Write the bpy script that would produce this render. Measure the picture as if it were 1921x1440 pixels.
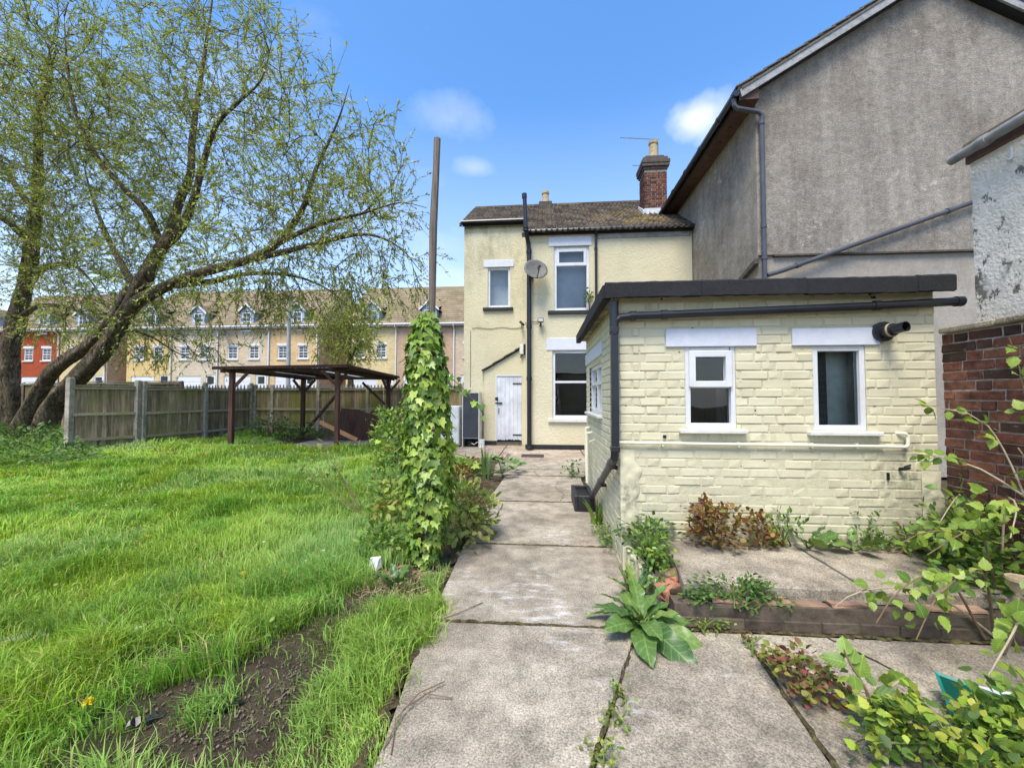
import bpy, math, random
import numpy as np
from mathutils import Vector, Matrix
random.seed(7); RNG = np.random.default_rng(11)
R = math.radians
sc = bpy.context.scene
for o in list(bpy.data.objects): bpy.data.objects.remove(o)
COL = sc.collection

# ------------------------------------------------------------------ camera
cam = bpy.data.cameras.new('camera'); camo = bpy.data.objects.new('camera', cam); COL.objects.link(camo)
cam.sensor_width = 36.0; cam.lens = 36 * 740 / 1921; cam.clip_start = .05; cam.clip_end = 2000
camo.location = (0, 0, 1.45); camo.rotation_euler = (R(91.86), 0, R(4.6)); sc.camera = camo

# ------------------------------------------------------------------ sky, sun, exposure
SUN_EL, SUN_AZ = R(62), R(200)          # azimuth clockwise from +Y: the sun stands behind the camera, a little to the left
world = bpy.data.worlds.new('World'); sc.world = world; world.use_nodes = True
wn = world.node_tree; wn.nodes.clear()
def wadd(t, **k):
    n = wn.nodes.new(t)
    for a, b in k.items(): setattr(n, a, b)
    return n
def wmath(op, a, b=None, c=None):
    n = wadd('ShaderNodeMath', operation=op)
    for i, v in enumerate((a, b, c)):
        if v is None: continue
        if isinstance(v, (int, float)): n.inputs[i].default_value = v
        else: wn.links.new(v, n.inputs[i])
    return n.outputs[0]
sky = wadd('ShaderNodeTexSky', sky_type='NISHITA', sun_disc=False, sun_elevation=SUN_EL, sun_rotation=SUN_AZ,
           altitude=0, air_density=1.0, dust_density=.9, ozone_density=3.0)
tc = wadd('ShaderNodeTexCoord'); sep = wadd('ShaderNodeSeparateXYZ'); wn.links.new(tc.outputs['Generated'], sep.inputs[0])
zz = wmath('MAXIMUM', sep.outputs['Z'], 0.02)
den = wmath('ADD', zz, .18)
comb = wadd('ShaderNodeCombineXYZ')
wn.links.new(wmath('DIVIDE', sep.outputs['X'], den), comb.inputs[0]); wn.links.new(wmath('DIVIDE', sep.outputs['Y'], den), comb.inputs[1])
comb.inputs[2].default_value = 3.7
nz = wadd('ShaderNodeTexNoise'); nz.inputs['Scale'].default_value = .75; nz.inputs['Detail'].default_value = 9; nz.inputs['Roughness'].default_value = .55
wn.links.new(comb.outputs[0], nz.inputs['Vector'])
cr = wadd('ShaderNodeValToRGB'); cr.color_ramp.elements[0].position = .52; cr.color_ramp.elements[1].position = .80
wn.links.new(nz.outputs['Fac'], cr.inputs[0])
# haze whitening towards the horizon
hz = wadd('ShaderNodeMapRange'); wn.links.new(sep.outputs['Z'], hz.inputs[0])
hz.inputs[1].default_value = .02; hz.inputs[2].default_value = .60; hz.inputs[3].default_value = .70; hz.inputs[4].default_value = 0.0
# two small cumulus heads low over the roofs
def puff(d, rad, soft, flat=1.0):
    v = Vector(d).normalized(); v.z *= flat
    dn = wadd('ShaderNodeVectorMath', operation='DISTANCE'); nrm = wadd('ShaderNodeVectorMath', operation='NORMALIZE')
    wob = wadd('ShaderNodeTexNoise'); wob.inputs['Scale'].default_value = 11; wob.inputs['Detail'].default_value = 10
    wn.links.new(tc.outputs['Generated'], nrm.inputs[0]); wn.links.new(nrm.outputs[0], wob.inputs['Vector'])
    sq = wadd('ShaderNodeVectorMath', operation='MULTIPLY'); sq.inputs[1].default_value = (1, 1, flat); wn.links.new(nrm.outputs[0], sq.inputs[0]); wn.links.new(sq.outputs[0], dn.inputs[0]); dn.inputs[1].default_value = v
    s = wmath('ADD', dn.outputs['Value'], wmath('MULTIPLY', wmath('SUBTRACT', wob.outputs['Fac'], .5), 1.0 * rad * 2))
    m = wadd('ShaderNodeMapRange'); wn.links.new(s, m.inputs[0])
    m.inputs[1].default_value = rad; m.inputs[2].default_value = rad * soft; m.inputs[3].default_value = 0; m.inputs[4].default_value = 1
    return m.outputs[0]
p1 = puff((0.395, 1.013, 0.705) , .062, .15, 1.35); p2 = puff((-0.234, 0.962, 0.701), .085, .0, 2.4); p3 = puff((-0.176, 0.971, 0.579), .05, .0, 2.6)
cl = wmath('MAXIMUM', wmath('MULTIPLY', cr.outputs[0], .75), wmath('MAXIMUM', wmath('MULTIPLY', p1, .85), wmath('MAXIMUM', wmath('MULTIPLY', p2, .3), wmath('MULTIPLY', p3, .3))))
SKY_S = .14
mx0 = wadd('ShaderNodeMix', data_type='RGBA'); wn.links.new(hz.outputs[0], mx0.inputs[0])
hs = wadd('ShaderNodeHueSaturation'); hs.inputs['Saturation'].default_value = 1.22; hs.inputs['Value'].default_value = 1.0
wn.links.new(sky.outputs[0], hs.inputs['Color']); wn.links.new(hs.outputs[0], mx0.inputs[6])
mx0.inputs[7].default_value = (2.9, 3.25, 3.75, 1)
mx = wadd('ShaderNodeMix', data_type='RGBA'); wn.links.new(cl, mx.inputs[0]); wn.links.new(mx0.outputs[2], mx.inputs[6])
mx.inputs[7].default_value = (3.4, 3.6, 3.85, 1)
bg = wadd('ShaderNodeBackground'); bg.inputs[1].default_value = SKY_S; wn.links.new(mx.outputs[2], bg.inputs[0])
wo = wadd('ShaderNodeOutputWorld'); wn.links.new(bg.outputs[0], wo.inputs[0])

sun = bpy.data.lights.new('sun', 'SUN'); sun.energy = 2.2; sun.angle = R(26); sun.color = (1, .93, .80)
suno = bpy.data.objects.new('sun', sun); COL.objects.link(suno); suno.location = (0, -5, 20)
sd = Vector((math.sin(SUN_AZ) * math.cos(SUN_EL), math.cos(SUN_AZ) * math.cos(SUN_EL), math.sin(SUN_EL)))
suno.rotation_euler = sd.to_track_quat('Z', 'Y').to_euler()

sc.view_settings.view_transform = 'Standard'; sc.view_settings.look = 'None'; sc.view_settings.gamma = 1
sc.view_settings.use_curve_mapping = False; sc.view_settings.exposure = 1.30
sc.render.engine = 'CYCLES'; sc.cycles.use_denoising = True
try: sc.cycles.denoiser = 'OPENIMAGEDENOISE'
except Exception: pass
sc.cycles.max_bounces = 6; sc.cycles.diffuse_bounces = 3; sc.cycles.transparent_max_bounces = 12; sc.cycles.use_adaptive_sampling = True
sc.cycles.adaptive_threshold = .02

# ------------------------------------------------------------------ mesh helpers
WLOC = {}
def link(o, parent=None):
    COL.objects.link(o)
    if parent is not None: o.parent = parent
    return o
def tag(o, label=None, cat=None, group=None, kind=None):
    if label: o['label'] = label
    if cat: o['category'] = cat
    if group: o['group'] = group
    if kind: o['kind'] = kind
    return o
def thing(name, label, cat, loc=(0, 0, 0), group=None, kind=None):
    o = bpy.data.objects.new(name, None); o.empty_display_size = .1; link(o); o.location = loc; WLOC[o.name] = Vector(loc)
    return tag(o, label, cat, group, kind)
def put(name, me, parent=None, loc=None, rot=None, scale=None):
    """an object holding mesh data at a world location under a parent (parents are never rotated)"""
    o = bpy.data.objects.new(name, me); link(o, parent)
    base = WLOC.get(parent.name, Vector((0, 0, 0))) if parent is not None else Vector((0, 0, 0))
    w = Vector(loc) if loc is not None else base
    o.location = w - base; WLOC[o.name] = w
    if rot is not None: o.rotation_euler = rot
    if scale is not None: o.scale = scale
    return o

class MB:
    def __init__(s): s.v = []; s.f = []; s.m = []; s.cur = 0
    def quad(s, a, b, c, d):
        i = len(s.v); s.v += [a, b, c, d]; s.f.append((i, i + 1, i + 2, i + 3))
    def poly(s, pts):
        i = len(s.v); s.v += list(pts); s.f.append(tuple(range(i, i + len(pts))))
    def box(s, x0, x1, y0, y1, z0, z1):
        i = len(s.v)
        s.v += [(x0, y0, z0), (x1, y0, z0), (x1, y1, z0), (x0, y1, z0), (x0, y0, z1), (x1, y0, z1), (x1, y1, z1), (x0, y1, z1)]
        s.f += [(i, i + 3, i + 2, i + 1), (i + 4, i + 5, i + 6, i + 7), (i, i + 1, i + 5, i + 4), (i + 1, i + 2, i + 6, i + 5), (i + 2, i + 3, i + 7, i + 6), (i + 3, i, i + 4, i + 7)]
        return s
    def bar(s, p, q, w, h, up=(0, 0, 1)):
        p = Vector(p); q = Vector(q); d = (q - p).normalized(); up = Vector(up)
        if abs(d.dot(up)) > .98: up = Vector((0, 1, 0))
        a = d.cross(up).normalized() * w / 2; b = a.cross(d).normalized() * h / 2
        i = len(s.v)
        for c in (p, q): s.v += [tuple(c - a - b), tuple(c + a - b), tuple(c + a + b), tuple(c - a + b)]
        s.f += [(i, i + 1, i + 2, i + 3), (i + 7, i + 6, i + 5, i + 4)] + [(i + k, i + 4 + k, i + 4 + (k + 1) % 4, i + (k + 1) % 4) for k in range(4)]
        return s
    def tube(s, pts, rad, n=8, cap=True):
        pts = [Vector(p) for p in pts]
        if not hasattr(rad, '__len__'): rad = [rad] * len(pts)
        prev = None; rings = []
        for k, p in enumerate(pts):
            d = (pts[min(k + 1, len(pts) - 1)] - pts[max(k - 1, 0)]).normalized()
            if prev is None:
                u = d.cross(Vector((0, 0, 1)))
                if u.length < .1: u = d.cross(Vector((1, 0, 0)))
            else: u = prev - d * prev.dot(d)
            u.normalize(); prev = u; w = d.cross(u); i = len(s.v); rings.append(i)
            for j in range(n):
                a = 2 * math.pi * j / n; s.v.append(tuple(p + (u * math.cos(a) + w * math.sin(a)) * rad[k]))
        for a, b in zip(rings, rings[1:]):
            for j in range(n): s.f.append((a + j, a + (j + 1) % n, b + (j + 1) % n, b + j))
        if cap: s.f.append(tuple(rings[0] + j for j in range(n))[::-1]); s.f.append(tuple(rings[-1] + j for j in range(n)))
        return s
    def prism(s, poly, axis, a0, a1):
        """extrude a 2-D polygon along axis 0,1,2; polygon coordinates are the other two axes in order"""
        def P(p, a):
            return (a, p[0], p[1]) if axis == 0 else ((p[0], a, p[1]) if axis == 1 else (p[0], p[1], a))
        n = len(poly); i = len(s.v); s.v += [P(p, a0) for p in poly] + [P(p, a1) for p in poly]
        s.f.append(tuple(range(i, i + n))); s.f.append(tuple(range(i + 2 * n - 1, i + n - 1, -1)))
        for k in range(n): s.f.append((i + k, i + n + k, i + n + (k + 1) % n, i + (k + 1) % n))
        return s
    def mesh(s, name, mat, off=(0, 0, 0), smooth=False, bevel=0):
        me = bpy.data.meshes.new(name)
        v = s.v if tuple(off) == (0, 0, 0) else [(a - off[0], b - off[1], c - off[2]) for a, b, c in s.v]
        me.from_pydata(v, [], s.f); me.update()
        import bmesh
        bm = bmesh.new(); bm.from_mesh(me)
        if bevel: bmesh.ops.remove_doubles(bm, verts=bm.verts, dist=1e-5)
        bmesh.ops.recalc_face_normals(bm, faces=bm.faces)
        if bevel: bmesh.ops.bevel(bm, geom=bm.edges[:], offset=bevel, segments=1, affect='EDGES', profile=.5)
        bm.to_mesh(me); bm.free()
        if mat: me.materials.append(mat)
        if smooth: me.polygons.foreach_set('use_smooth', [True] * len(me.polygons))
        return me
    def build(s, name, mat, parent=None, smooth=False, bevel=0, loc=None):
        base = Vector(loc) if loc is not None else (WLOC.get(parent.name, Vector((0, 0, 0))) if parent is not None else Vector((0, 0, 0)))
        return put(name, s.mesh(name, mat, tuple(base), smooth, bevel), parent, base)

def np_mesh(name, V, F, mat, colors=None, smooth=False, sharp_flat=True):
    """V (n,3), F (m,k) arrays"""
    V = np.asarray(V, np.float32); F = np.asarray(F, np.int32); m, k = F.shape
    me = bpy.data.meshes.new(name); me.vertices.add(len(V)); me.vertices.foreach_set('co', V.ravel())
    me.loops.add(m * k); me.loops.foreach_set('vertex_index', F.ravel())
    me.polygons.add(m); me.polygons.foreach_set('loop_start', np.arange(0, m * k, k, dtype=np.int32))
    try: me.polygons.foreach_set('loop_total', np.full(m, k, np.int32))
    except Exception: pass
    if smooth: me.polygons.foreach_set('use_smooth', np.ones(m, bool))
    me.update(calc_edges=True); me.validate()
    if colors is not None:
        at = me.attributes.new('Col', 'FLOAT_COLOR', 'POINT'); c = np.ones((len(V), 4), np.float32); c[:, :3] = colors
        at.data.foreach_set('color', c.ravel())
    if mat: me.materials.append(mat)
    return me

def vnoise(x, y, seed=0):
    """smooth 2-D value noise, 0..1"""
    x = np.asarray(x, float); y = np.asarray(y, float)
    xi = np.floor(x).astype(np.int64); yi = np.floor(y).astype(np.int64); fx = x - xi; fy = y - yi
    fx = fx * fx * (3 - 2 * fx); fy = fy * fy * (3 - 2 * fy)
    def h(a, b):
        n = (a * 374761393 + b * 668265263 + seed * 974634777) & 0x7fffffff
        n = ((n ^ (n >> 13)) * 1274126177) & 0x7fffffff
        return ((n ^ (n >> 16)) & 0xffff) / 65535.
    return (h(xi, yi) * (1 - fx) + h(xi + 1, yi) * fx) * (1 - fy) + (h(xi, yi + 1) * (1 - fx) + h(xi + 1, yi + 1) * fx) * fy

# ------------------------------------------------------------------ material helpers
class NT:
    def __init__(s, name):
        s.m = bpy.data.materials.new(name); s.m.use_nodes = True; s.t = s.m.node_tree; s.b = s.t.nodes['Principled BSDF']; s.o = s.t.nodes['Material Output']
        s.P = s.add('ShaderNodeNewGeometry').outputs['Position']
    def add(s, t, **k):
        n = s.t.nodes.new(t)
        for a, b in k.items(): setattr(n, a, b)
        return n
    def ln(s, a, b): s.t.links.new(a, b)
    def put(s, sock, v):
        if isinstance(v, (int, float)): sock.default_value = v
        elif isinstance(v, tuple): sock.default_value = v if len(v) == 4 else v + (1,)
        else: s.ln(v, sock)
    def vec(s, sx, sy, sz, loc=(0, 0, 0)):
        n = s.add('ShaderNodeMapping'); n.inputs['Scale'].default_value = (sx, sy, sz); n.inputs['Location'].default_value = loc; s.ln(s.P, n.inputs[0]); return n.outputs[0]
    def noise(s, scale, detail=4, rough=.55, vec=None, dist=0):
        n = s.add('ShaderNodeTexNoise'); n.inputs['Scale'].default_value = scale; n.inputs['Detail'].default_value = detail
        n.inputs['Roughness'].default_value = rough; n.inputs['Distortion'].default_value = dist; s.ln(vec if vec is not None else s.P, n.inputs['Vector']); return n.outputs['Fac']
    def voro(s, scale, vec=None, feature='F1'):
        n = s.add('ShaderNodeTexVoronoi', feature=feature); n.inputs['Scale'].default_value = scale; s.ln(vec if vec is not None else s.P, n.inputs['Vector']); return n.outputs[0]
    def ramp(s, fac, *stops):
        n = s.add('ShaderNodeValToRGB'); e = n.color_ramp.elements
        while len(e) < len(stops): e.new(.5)
        for q, (p, c) in zip(e, stops):
            q.position = p; q.color = (c, c, c, 1) if isinstance(c, (int, float)) else tuple(c) + (1,)
        s.ln(fac, n.inputs[0]); return n.outputs[0]
    def mix(s, fac, a, b, mode='MIX'):
        n = s.add('ShaderNodeMix', data_type='RGBA', blend_type=mode); s.put(n.inputs[0], fac); s.put(n.inputs[6], a); s.put(n.inputs[7], b); return n.outputs[2]
    def math(s, op, a, b=0.):
        n = s.add('ShaderNodeMath', operation=op); s.put(n.inputs[0], a); s.put(n.inputs[1], b); return n.outputs[0]
    def rnd(s): return s.add('ShaderNodeObjectInfo').outputs['Random']
    def attr(s, name='Col'): return s.add('ShaderNodeAttribute', attribute_name=name).outputs['Color']
    def z(s, a, b):
        x = s.add('ShaderNodeSeparateXYZ'); s.ln(s.P, x.inputs[0]); n = s.add('ShaderNodeMapRange'); s.ln(x.outputs[2], n.inputs[0])
        n.inputs[1].default_value = a; n.inputs[2].default_value = b; return n.outputs[0]
    def bump(s, h, strength=.5, dist=.01, prev=None):
        n = s.add('ShaderNodeBump'); n.inputs['Strength'].default_value = strength; n.inputs['Distance'].default_value = dist; s.ln(h, n.inputs['Height'])
        if prev is not None: s.ln(prev, n.inputs['Normal'])
        return n.outputs[0]
    def done(s, col, rough=.85, normal=None, spec=.3, metal=0.):
        s.put(s.b.inputs['Base Color'], col); s.put(s.b.inputs['Roughness'], rough); s.b.inputs['Specular IOR Level'].default_value = spec; s.b.inputs['Metallic'].default_value = metal
        if normal is not None: s.ln(normal, s.b.inputs['Normal'])
        return s.m

def mul(c, k): return tuple(x * k for x in c)
def plain(name, c, rough=.5, var=.12, scale=9, bump=0, spec=.4, rnd=0., metal=0., dirt=None):
    n = NT(name); k = n.noise(scale, 5, .6)
    col = n.ramp(k, (.3, mul(c, 1 - var)), (.7, mul(c, 1 + var)))
    if rnd:
        col = n.mix(1.0, col, n.ramp(n.rnd(), (0, 1 - rnd), (1, 1 + rnd * .6)), 'MULTIPLY')
    if dirt:
        col = n.mix(n.ramp(n.noise(3.1, 6, .65), (.50, 0.), (.72, .75)), col, dirt)
    nm = n.bump(n.noise(scale * 6, 4), bump, .01) if bump else None
    return n.done(col, rough, nm, spec, metal)
M = {}
# ------------------------------------------------------------------ materials
def m_painted_brick():
    n = NT('painted_brick'); c = (.63, .58, .405)
    base = n.ramp(n.noise(2.3, 6, .6), (.30, (.57, .525, .355)), (.55, c), (.8, (.65, .61, .45)))
    base = n.mix(.9, base, n.ramp(n.rnd(), (0, .91), (1, 1.05)), 'MULTIPLY')
    low = n.math('MULTIPLY', n.ramp(n.z(1.15, .15), (0, 0.), (1, 1.)), n.ramp(n.noise(4.5, 7, .7), (.38, 0.), (.66, .85)))
    base = n.mix(low, base, (.40, .375, .25))
    stain = n.math('MULTIPLY', n.ramp(n.z(.95, .2), (0, 0.), (1, 1.)), n.ramp(n.noise(6, 9, .78), (.53, 0.), (.64, .85)))
    base = n.mix(stain, base, (.16, .145, .10))
    base = n.mix(n.ramp(n.noise(26, 3, .5, n.vec(1, 1, .55)), (.76, 0.), (.78, .8)), base, (.13, .115, .085))
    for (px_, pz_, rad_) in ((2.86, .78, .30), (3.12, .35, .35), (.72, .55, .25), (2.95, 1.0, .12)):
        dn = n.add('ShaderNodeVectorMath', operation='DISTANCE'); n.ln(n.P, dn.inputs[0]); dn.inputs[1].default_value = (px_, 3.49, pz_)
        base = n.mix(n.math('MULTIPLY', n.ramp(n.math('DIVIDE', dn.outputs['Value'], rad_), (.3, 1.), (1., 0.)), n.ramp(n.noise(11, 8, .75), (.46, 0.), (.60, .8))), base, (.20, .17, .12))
    for z_ in (1.14, 2.28):
        base = n.mix(n.math('MULTIPLY', n.ramp(n.z(z_ - .28, z_), (0, 0.), (1, .8)), n.math('MULTIPLY', n.ramp(n.z(z_ + .01, z_), (0, 0.), (.2, 1.)), n.ramp(n.noise(9, 6, .7, n.vec(1, 1, .12)), (.52, 0.), (.70, .7)))), base, (.30, .27, .18))
    h = n.math('ADD', n.noise(14, 5, .6), n.math('MULTIPLY', n.noise(70, 4), .35))
    return n.done(base, .62, n.bump(h, .30, .010), .35)
def m_paint_mortar():
    n = NT('painted_mortar')
    base = n.ramp(n.noise(9, 6, .7), (.28, (.43, .39, .25)), (.45, (.55, .505, .345)), (.8, (.60, .56, .40)))
    base = n.mix(n.ramp(n.noise(13, 4, .6), (.69, 0.), (.71, 1.)), base, (.02, .018, .015))
    return n.done(base, .9, n.bump(n.noise(60, 5), .5, .01))
def m_cream_render():
    n = NT('cream_render')
    base = n.ramp(n.noise(.9, 6, .6), (.3, (.57, .515, .345)), (.7, (.65, .595, .425)))
    gr = n.math('MULTIPLY', n.ramp(n.z(3.2, 6.8), (0, .1), (1, 1.)), n.ramp(n.noise(1.6, 8, .68, n.vec(1, 1, .5)), (.46, 0.), (.68, .8)))
    x = n.add('ShaderNodeSeparateXYZ'); n.ln(n.P, x.inputs[0]); mr = n.add('ShaderNodeMapRange'); n.ln(x.outputs[0], mr.inputs[0])
    mr.inputs[1].default_value = -.6; mr.inputs[2].default_value = -.45; mr.inputs[3].default_value = 1; mr.inputs[4].default_value = .25
    base = n.mix(n.math('MULTIPLY', gr, mr.outputs[0]), base, (.20, .18, .095))
    base = n.mix(n.ramp(n.noise(4, 8, .7), (.60, 0.), (.75, .35)), base, (.38, .345, .21))
    h = n.math('ADD', n.noise(11, 6, .65, None, .6), n.math('MULTIPLY', n.voro(24), .5))
    return n.done(base, .88, n.bump(h, .42, .03), .2)
def m_grey_render():
    n = NT('grey_render')
    base = n.ramp(n.noise(.55, 7, .62), (.32, (.25, .215, .175)), (.52, (.355, .315, .262)), (.72, (.43, .385, .325)))
    st = n.ramp(n.noise(1.5, 7, .65, n.vec(2.6, 2.6, .28)), (.38, .74), (.62, 1.08))
    base = n.mix(.75, base, st, 'MULTIPLY')
    base = n.mix(1., base, n.ramp(n.noise(8, 7, .75), (.3, .66), (.7, 1.2)), 'MULTIPLY')
    base = n.mix(.8, base, n.ramp(n.noise(60, 3, .7), (.38, .72), (.64, 1.2)), 'MULTIPLY')
    li = n.math('MULTIPLY', n.ramp(n.noise(.7, 3), (.47, 0.), (.62, 1.)), n.ramp(n.noise(6, 6, .75), (.55, 0.), (.68, .75)))
    base = n.mix(li, base, (.60, .57, .52))
    base = n.mix(n.ramp(n.noise(3.3, 5, .8), (.66, 0.), (.74, .6)), base, (.62, .61, .57))
    h = n.math('ADD', n.noise(45, 5, .7), n.math('MULTIPLY', n.noise(7, 5), .8))
    return n.done(base, .95, n.bump(h, .8, .03), .15)
def m_pale_render():
    n = NT('pale_render')
    base = n.ramp(n.noise(1.4, 7, .65), (.3, (.28, .248, .207)), (.7, (.41, .37, .315)))
    base = n.mix(.6, base, n.ramp(n.noise(20, 6, .7), (.3, .75), (.7, 1.15)), 'MULTIPLY')
    return n.done(base, .95, n.bump(n.noise(35, 5, .7), .5, .02), .15)
def m_white_peel():
    n = NT('peeling_whitewash')
    base = n.ramp(n.noise(2.2, 7, .65), (.3, (.50, .465, .39)), (.6, (.72, .67, .575)))
    base = n.mix(n.ramp(n.noise(5, 8, .75, n.vec(1, 1, .6)), (.55, 0.), (.575, .95)), base, (.13, .115, .09))
    base = n.mix(n.ramp(n.noise(1.7, 4, .6), (.58, 0.), (.7, .6)), base, (.33, .31, .26))
    return n.done(base, .85, n.bump(n.math('ADD', n.noise(9, 6, .7), n.noise(40, 4)), .7, .02), .2)
def m_red_brick():
    n = NT('red_brick')
    base = n.ramp(n.rnd(), (0, (.05, .032, .026)), (.3, (.10, .045, .033)), (.65, (.155, .060, .040)), (1, (.22, .095, .060)))
    base = n.mix(1., base, n.ramp(n.noise(16, 7, .7), (.3, .45), (.7, 1.35)), 'MULTIPLY')
    base = n.mix(n.ramp(n.noise(5, 6, .7), (.52, 0.), (.68, .75)), base, (.035, .028, .026))
    base = n.mix(n.ramp(n.noise(30, 4, .6), (.66, 0.), (.74, .5)), base, (.42, .36, .29))
    return n.done(base, .92, n.bump(n.noise(60, 6, .7), .7, .012), .2)
def m_mortar():
    n = NT('lime_mortar')
    base = n.ramp(n.noise(18, 6, .7), (.3, (.16, .13, .11)), (.6, (.42, .36, .31)))
    return n.done(base, .95, n.bump(n.noise(90, 4), .6, .01), .1)
def m_concrete(name, a, b, c, white=.5):
    n = NT(name)
    base = n.ramp(n.noise(.9, 7, .62), (.33, a), (.52, b), (.70, c))
    base = n.mix(.85, base, n.ramp(n.rnd(), (0, .88), (1, 1.08)), 'MULTIPLY')
    base = n.mix(.95, base, n.ramp(n.noise(5, 9, .75), (.32, .50), (.60, 1.18)), 'MULTIPLY')
    base = n.mix(1., base, n.ramp(n.noise(105, 3, .65), (.36, .55), (.62, 1.28)), 'MULTIPLY')
    base = n.mix(n.ramp(n.voro(75), (.10, .6), (.17, 0.)), base, (.54, .50, .43))
    base = n.mix(n.ramp(n.voro(52, n.vec(1, 1, 1, (3, 7, 1))), (.07, .75), (.13, 0.)), base, (.06, .052, .042))
    base = n.mix(n.math('MULTIPLY', n.ramp(n.noise(1.1, 3, .5, n.vec(1, 1, 1, (5, 2, 0))), (.55, 0.), (.66, 1.)), n.ramp(n.noise(10, 7, .7, n.vec(.6, 1.6, 1)), (.50, 0.), (.66, white))), base, (.66, .66, .65))
    base = n.mix(n.ramp(n.noise(2.3, 5, .6, n.vec(1, 1, 1, (9, 1, 4))), (.58, 0.), (.74, .45)), base, (.10, .105, .055))
    h = n.math('ADD', n.noise(120, 4, .7), n.math('MULTIPLY', n.noise(14, 6, .6), 1.2))
    return n.done(base, .93, n.bump(h, .65, .012), .2)
def m_felt():
    n = NT('mineral_felt')
    base = n.ramp(n.noise(180, 3, .8), (.38, (.006, .006, .007)), (.68, (.045, .046, .05)))
    base = n.mix(.6, base, n.ramp(n.noise(5, 6, .7), (.3, .5), (.7, 1.4)), 'MULTIPLY')
    return n.done(base, .85, n.bump(n.noise(140, 4, .8), .8, .012), .35)
def m_tile():
    n = NT('roof_tile')
    base = n.ramp(n.rnd(), (0, (.05, .042, .036)), (.5, (.09, .073, .06)), (1, (.135, .11, .088)))
    base = n.mix(1., base, n.ramp(n.noise(9, 7, .7), (.3, .5), (.7, 1.4)), 'MULTIPLY')
    x = n.add('ShaderNodeVectorMath', operation='DISTANCE'); n.ln(n.P, x.inputs[0]); x.inputs[1].default_value = (2.6, 12.1, 6.9)
    near = n.ramp(n.math('MULTIPLY', x.outputs['Value'], .5), (.2, 1.), (.85, .12))
    base = n.mix(n.math('MULTIPLY', near, n.ramp(n.noise(3.5, 7, .7), (.47, 0.), (.62, .9))), base, (.24, .17, .035))
    base = n.mix(n.ramp(n.noise(22, 5, .7), (.62, 0.), (.72, .6)), base, (.25, .24, .2))
    return n.done(base, .93, n.bump(n.noise(40, 5, .7), .6, .015), .2)
def m_wood(name, a, b, rough=.8, moss=None, axis=2, rnd=.35, scale=7, mossy=(.47, .66)):
    n = NT(name); st = [1., 1., 1.]; st[axis] = .07
    g = n.noise(scale * 5, 6, .65, n.vec(*st), .3)
    base = n.ramp(g, (.32, a), (.68, b))
    base = n.mix(1., base, n.ramp(n.rnd(), (0, 1 - rnd), (1, 1 + rnd)), 'MULTIPLY')
    base = n.mix(.7, base, n.ramp(n.noise(2.2, 6, .7), (.3, .6), (.7, 1.25)), 'MULTIPLY')
    if moss:
        st2 = [1., 1., 1.]; st2[axis] = .45
        base = n.mix(n.ramp(n.noise(1.0, 5, .6, n.vec(*st2)), (mossy[0], 0.), (mossy[1], .85)), base, moss)
    return n.done(base, rough, n.bump(g, .5, .008), .2)
def m_bark():
    n = NT('willow_bark')
    v = n.vec(1, 1, .33)
    rid = n.noise(9, 8, .72, v, 1.6)
    base = n.ramp(rid, (.38, (.03, .022, .015)), (.52, (.16, .12, .08)), (.70, (.37, .285, .195)))
    base = n.mix(n.ramp(n.noise(1.7, 5, .6), (.5, 0.), (.72, .5)), base, (.095, .10, .045))
    return n.done(base, .95, n.bump(rid, 1., .09), .1)
def m_foliage(name='foliage', tr=.35, rough=.5, spec=.35):
    n = NT(name); c = n.attr()
    c = n.mix(.6, c, n.ramp(n.noise(30, 3, .6), (.3, .8), (.7, 1.2)), 'MULTIPLY')
    n.put(n.b.inputs['Base Color'], c); n.b.inputs['Roughness'].default_value = rough; n.b.inputs['Specular IOR Level'].default_value = spec
    t = n.add('ShaderNodeBsdfTranslucent'); n.ln(n.mix(1., c, (1.15, 1.1, .55), 'MULTIPLY'), t.inputs['Color'])
    mxs = n.add('ShaderNodeMixShader'); mxs.inputs[0].default_value = tr; n.ln(n.b.outputs[0], mxs.inputs[1]); n.ln(t.outputs[0], mxs.inputs[2]); n.ln(mxs.outputs[0], n.o.inputs[0])
    return n.m
def m_leaf(name, cols, tr=.3, rough=.42, rib=True):
    """leaf objects that share a mesh: colour by object random, pale midrib by local coordinates"""
    n = NT(name); k = len(cols)
    c = n.ramp(n.rnd(), *[(i / (k - 1), q) for i, q in enumerate(cols)])
    c = n.mix(.8, c, n.ramp(n.noise(45, 4, .6), (.3, .75), (.7, 1.2)), 'MULTIPLY')
    if rib:
        tcn = n.add('ShaderNodeTexCoord'); sx = n.add('ShaderNodeSeparateXYZ'); n.ln(tcn.outputs['Object'], sx.inputs[0])
        ab = n.math('ABSOLUTE', sx.outputs[0])
        c = n.mix(n.ramp(ab, (.006, .35), (.022, 0.)), c, mul(cols[-1], 1.6))
        wv = n.math('SINE', n.math('MULTIPLY', n.math('ADD', sx.outputs[1], n.math('MULTIPLY', ab, -.8)), 48.)); c = n.mix(n.ramp(wv, (.75, 0.), (1., .22)), c, mul(cols[-1], 1.7))
    n.put(n.b.inputs['Base Color'], c); n.b.inputs['Roughness'].default_value = rough; n.b.inputs['Specular IOR Level'].default_value = .4
    t = n.add('ShaderNodeBsdfTranslucent'); n.ln(n.mix(1., c, (1.15, 1.1, .5), 'MULTIPLY'), t.inputs['Color'])
    mxs = n.add('ShaderNodeMixShader'); mxs.inputs[0].default_value = tr; n.ln(n.b.outputs[0], mxs.inputs[1]); n.ln(t.outputs[0], mxs.inputs[2]); n.ln(mxs.outputs[0], n.o.inputs[0])
    return n.m
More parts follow.
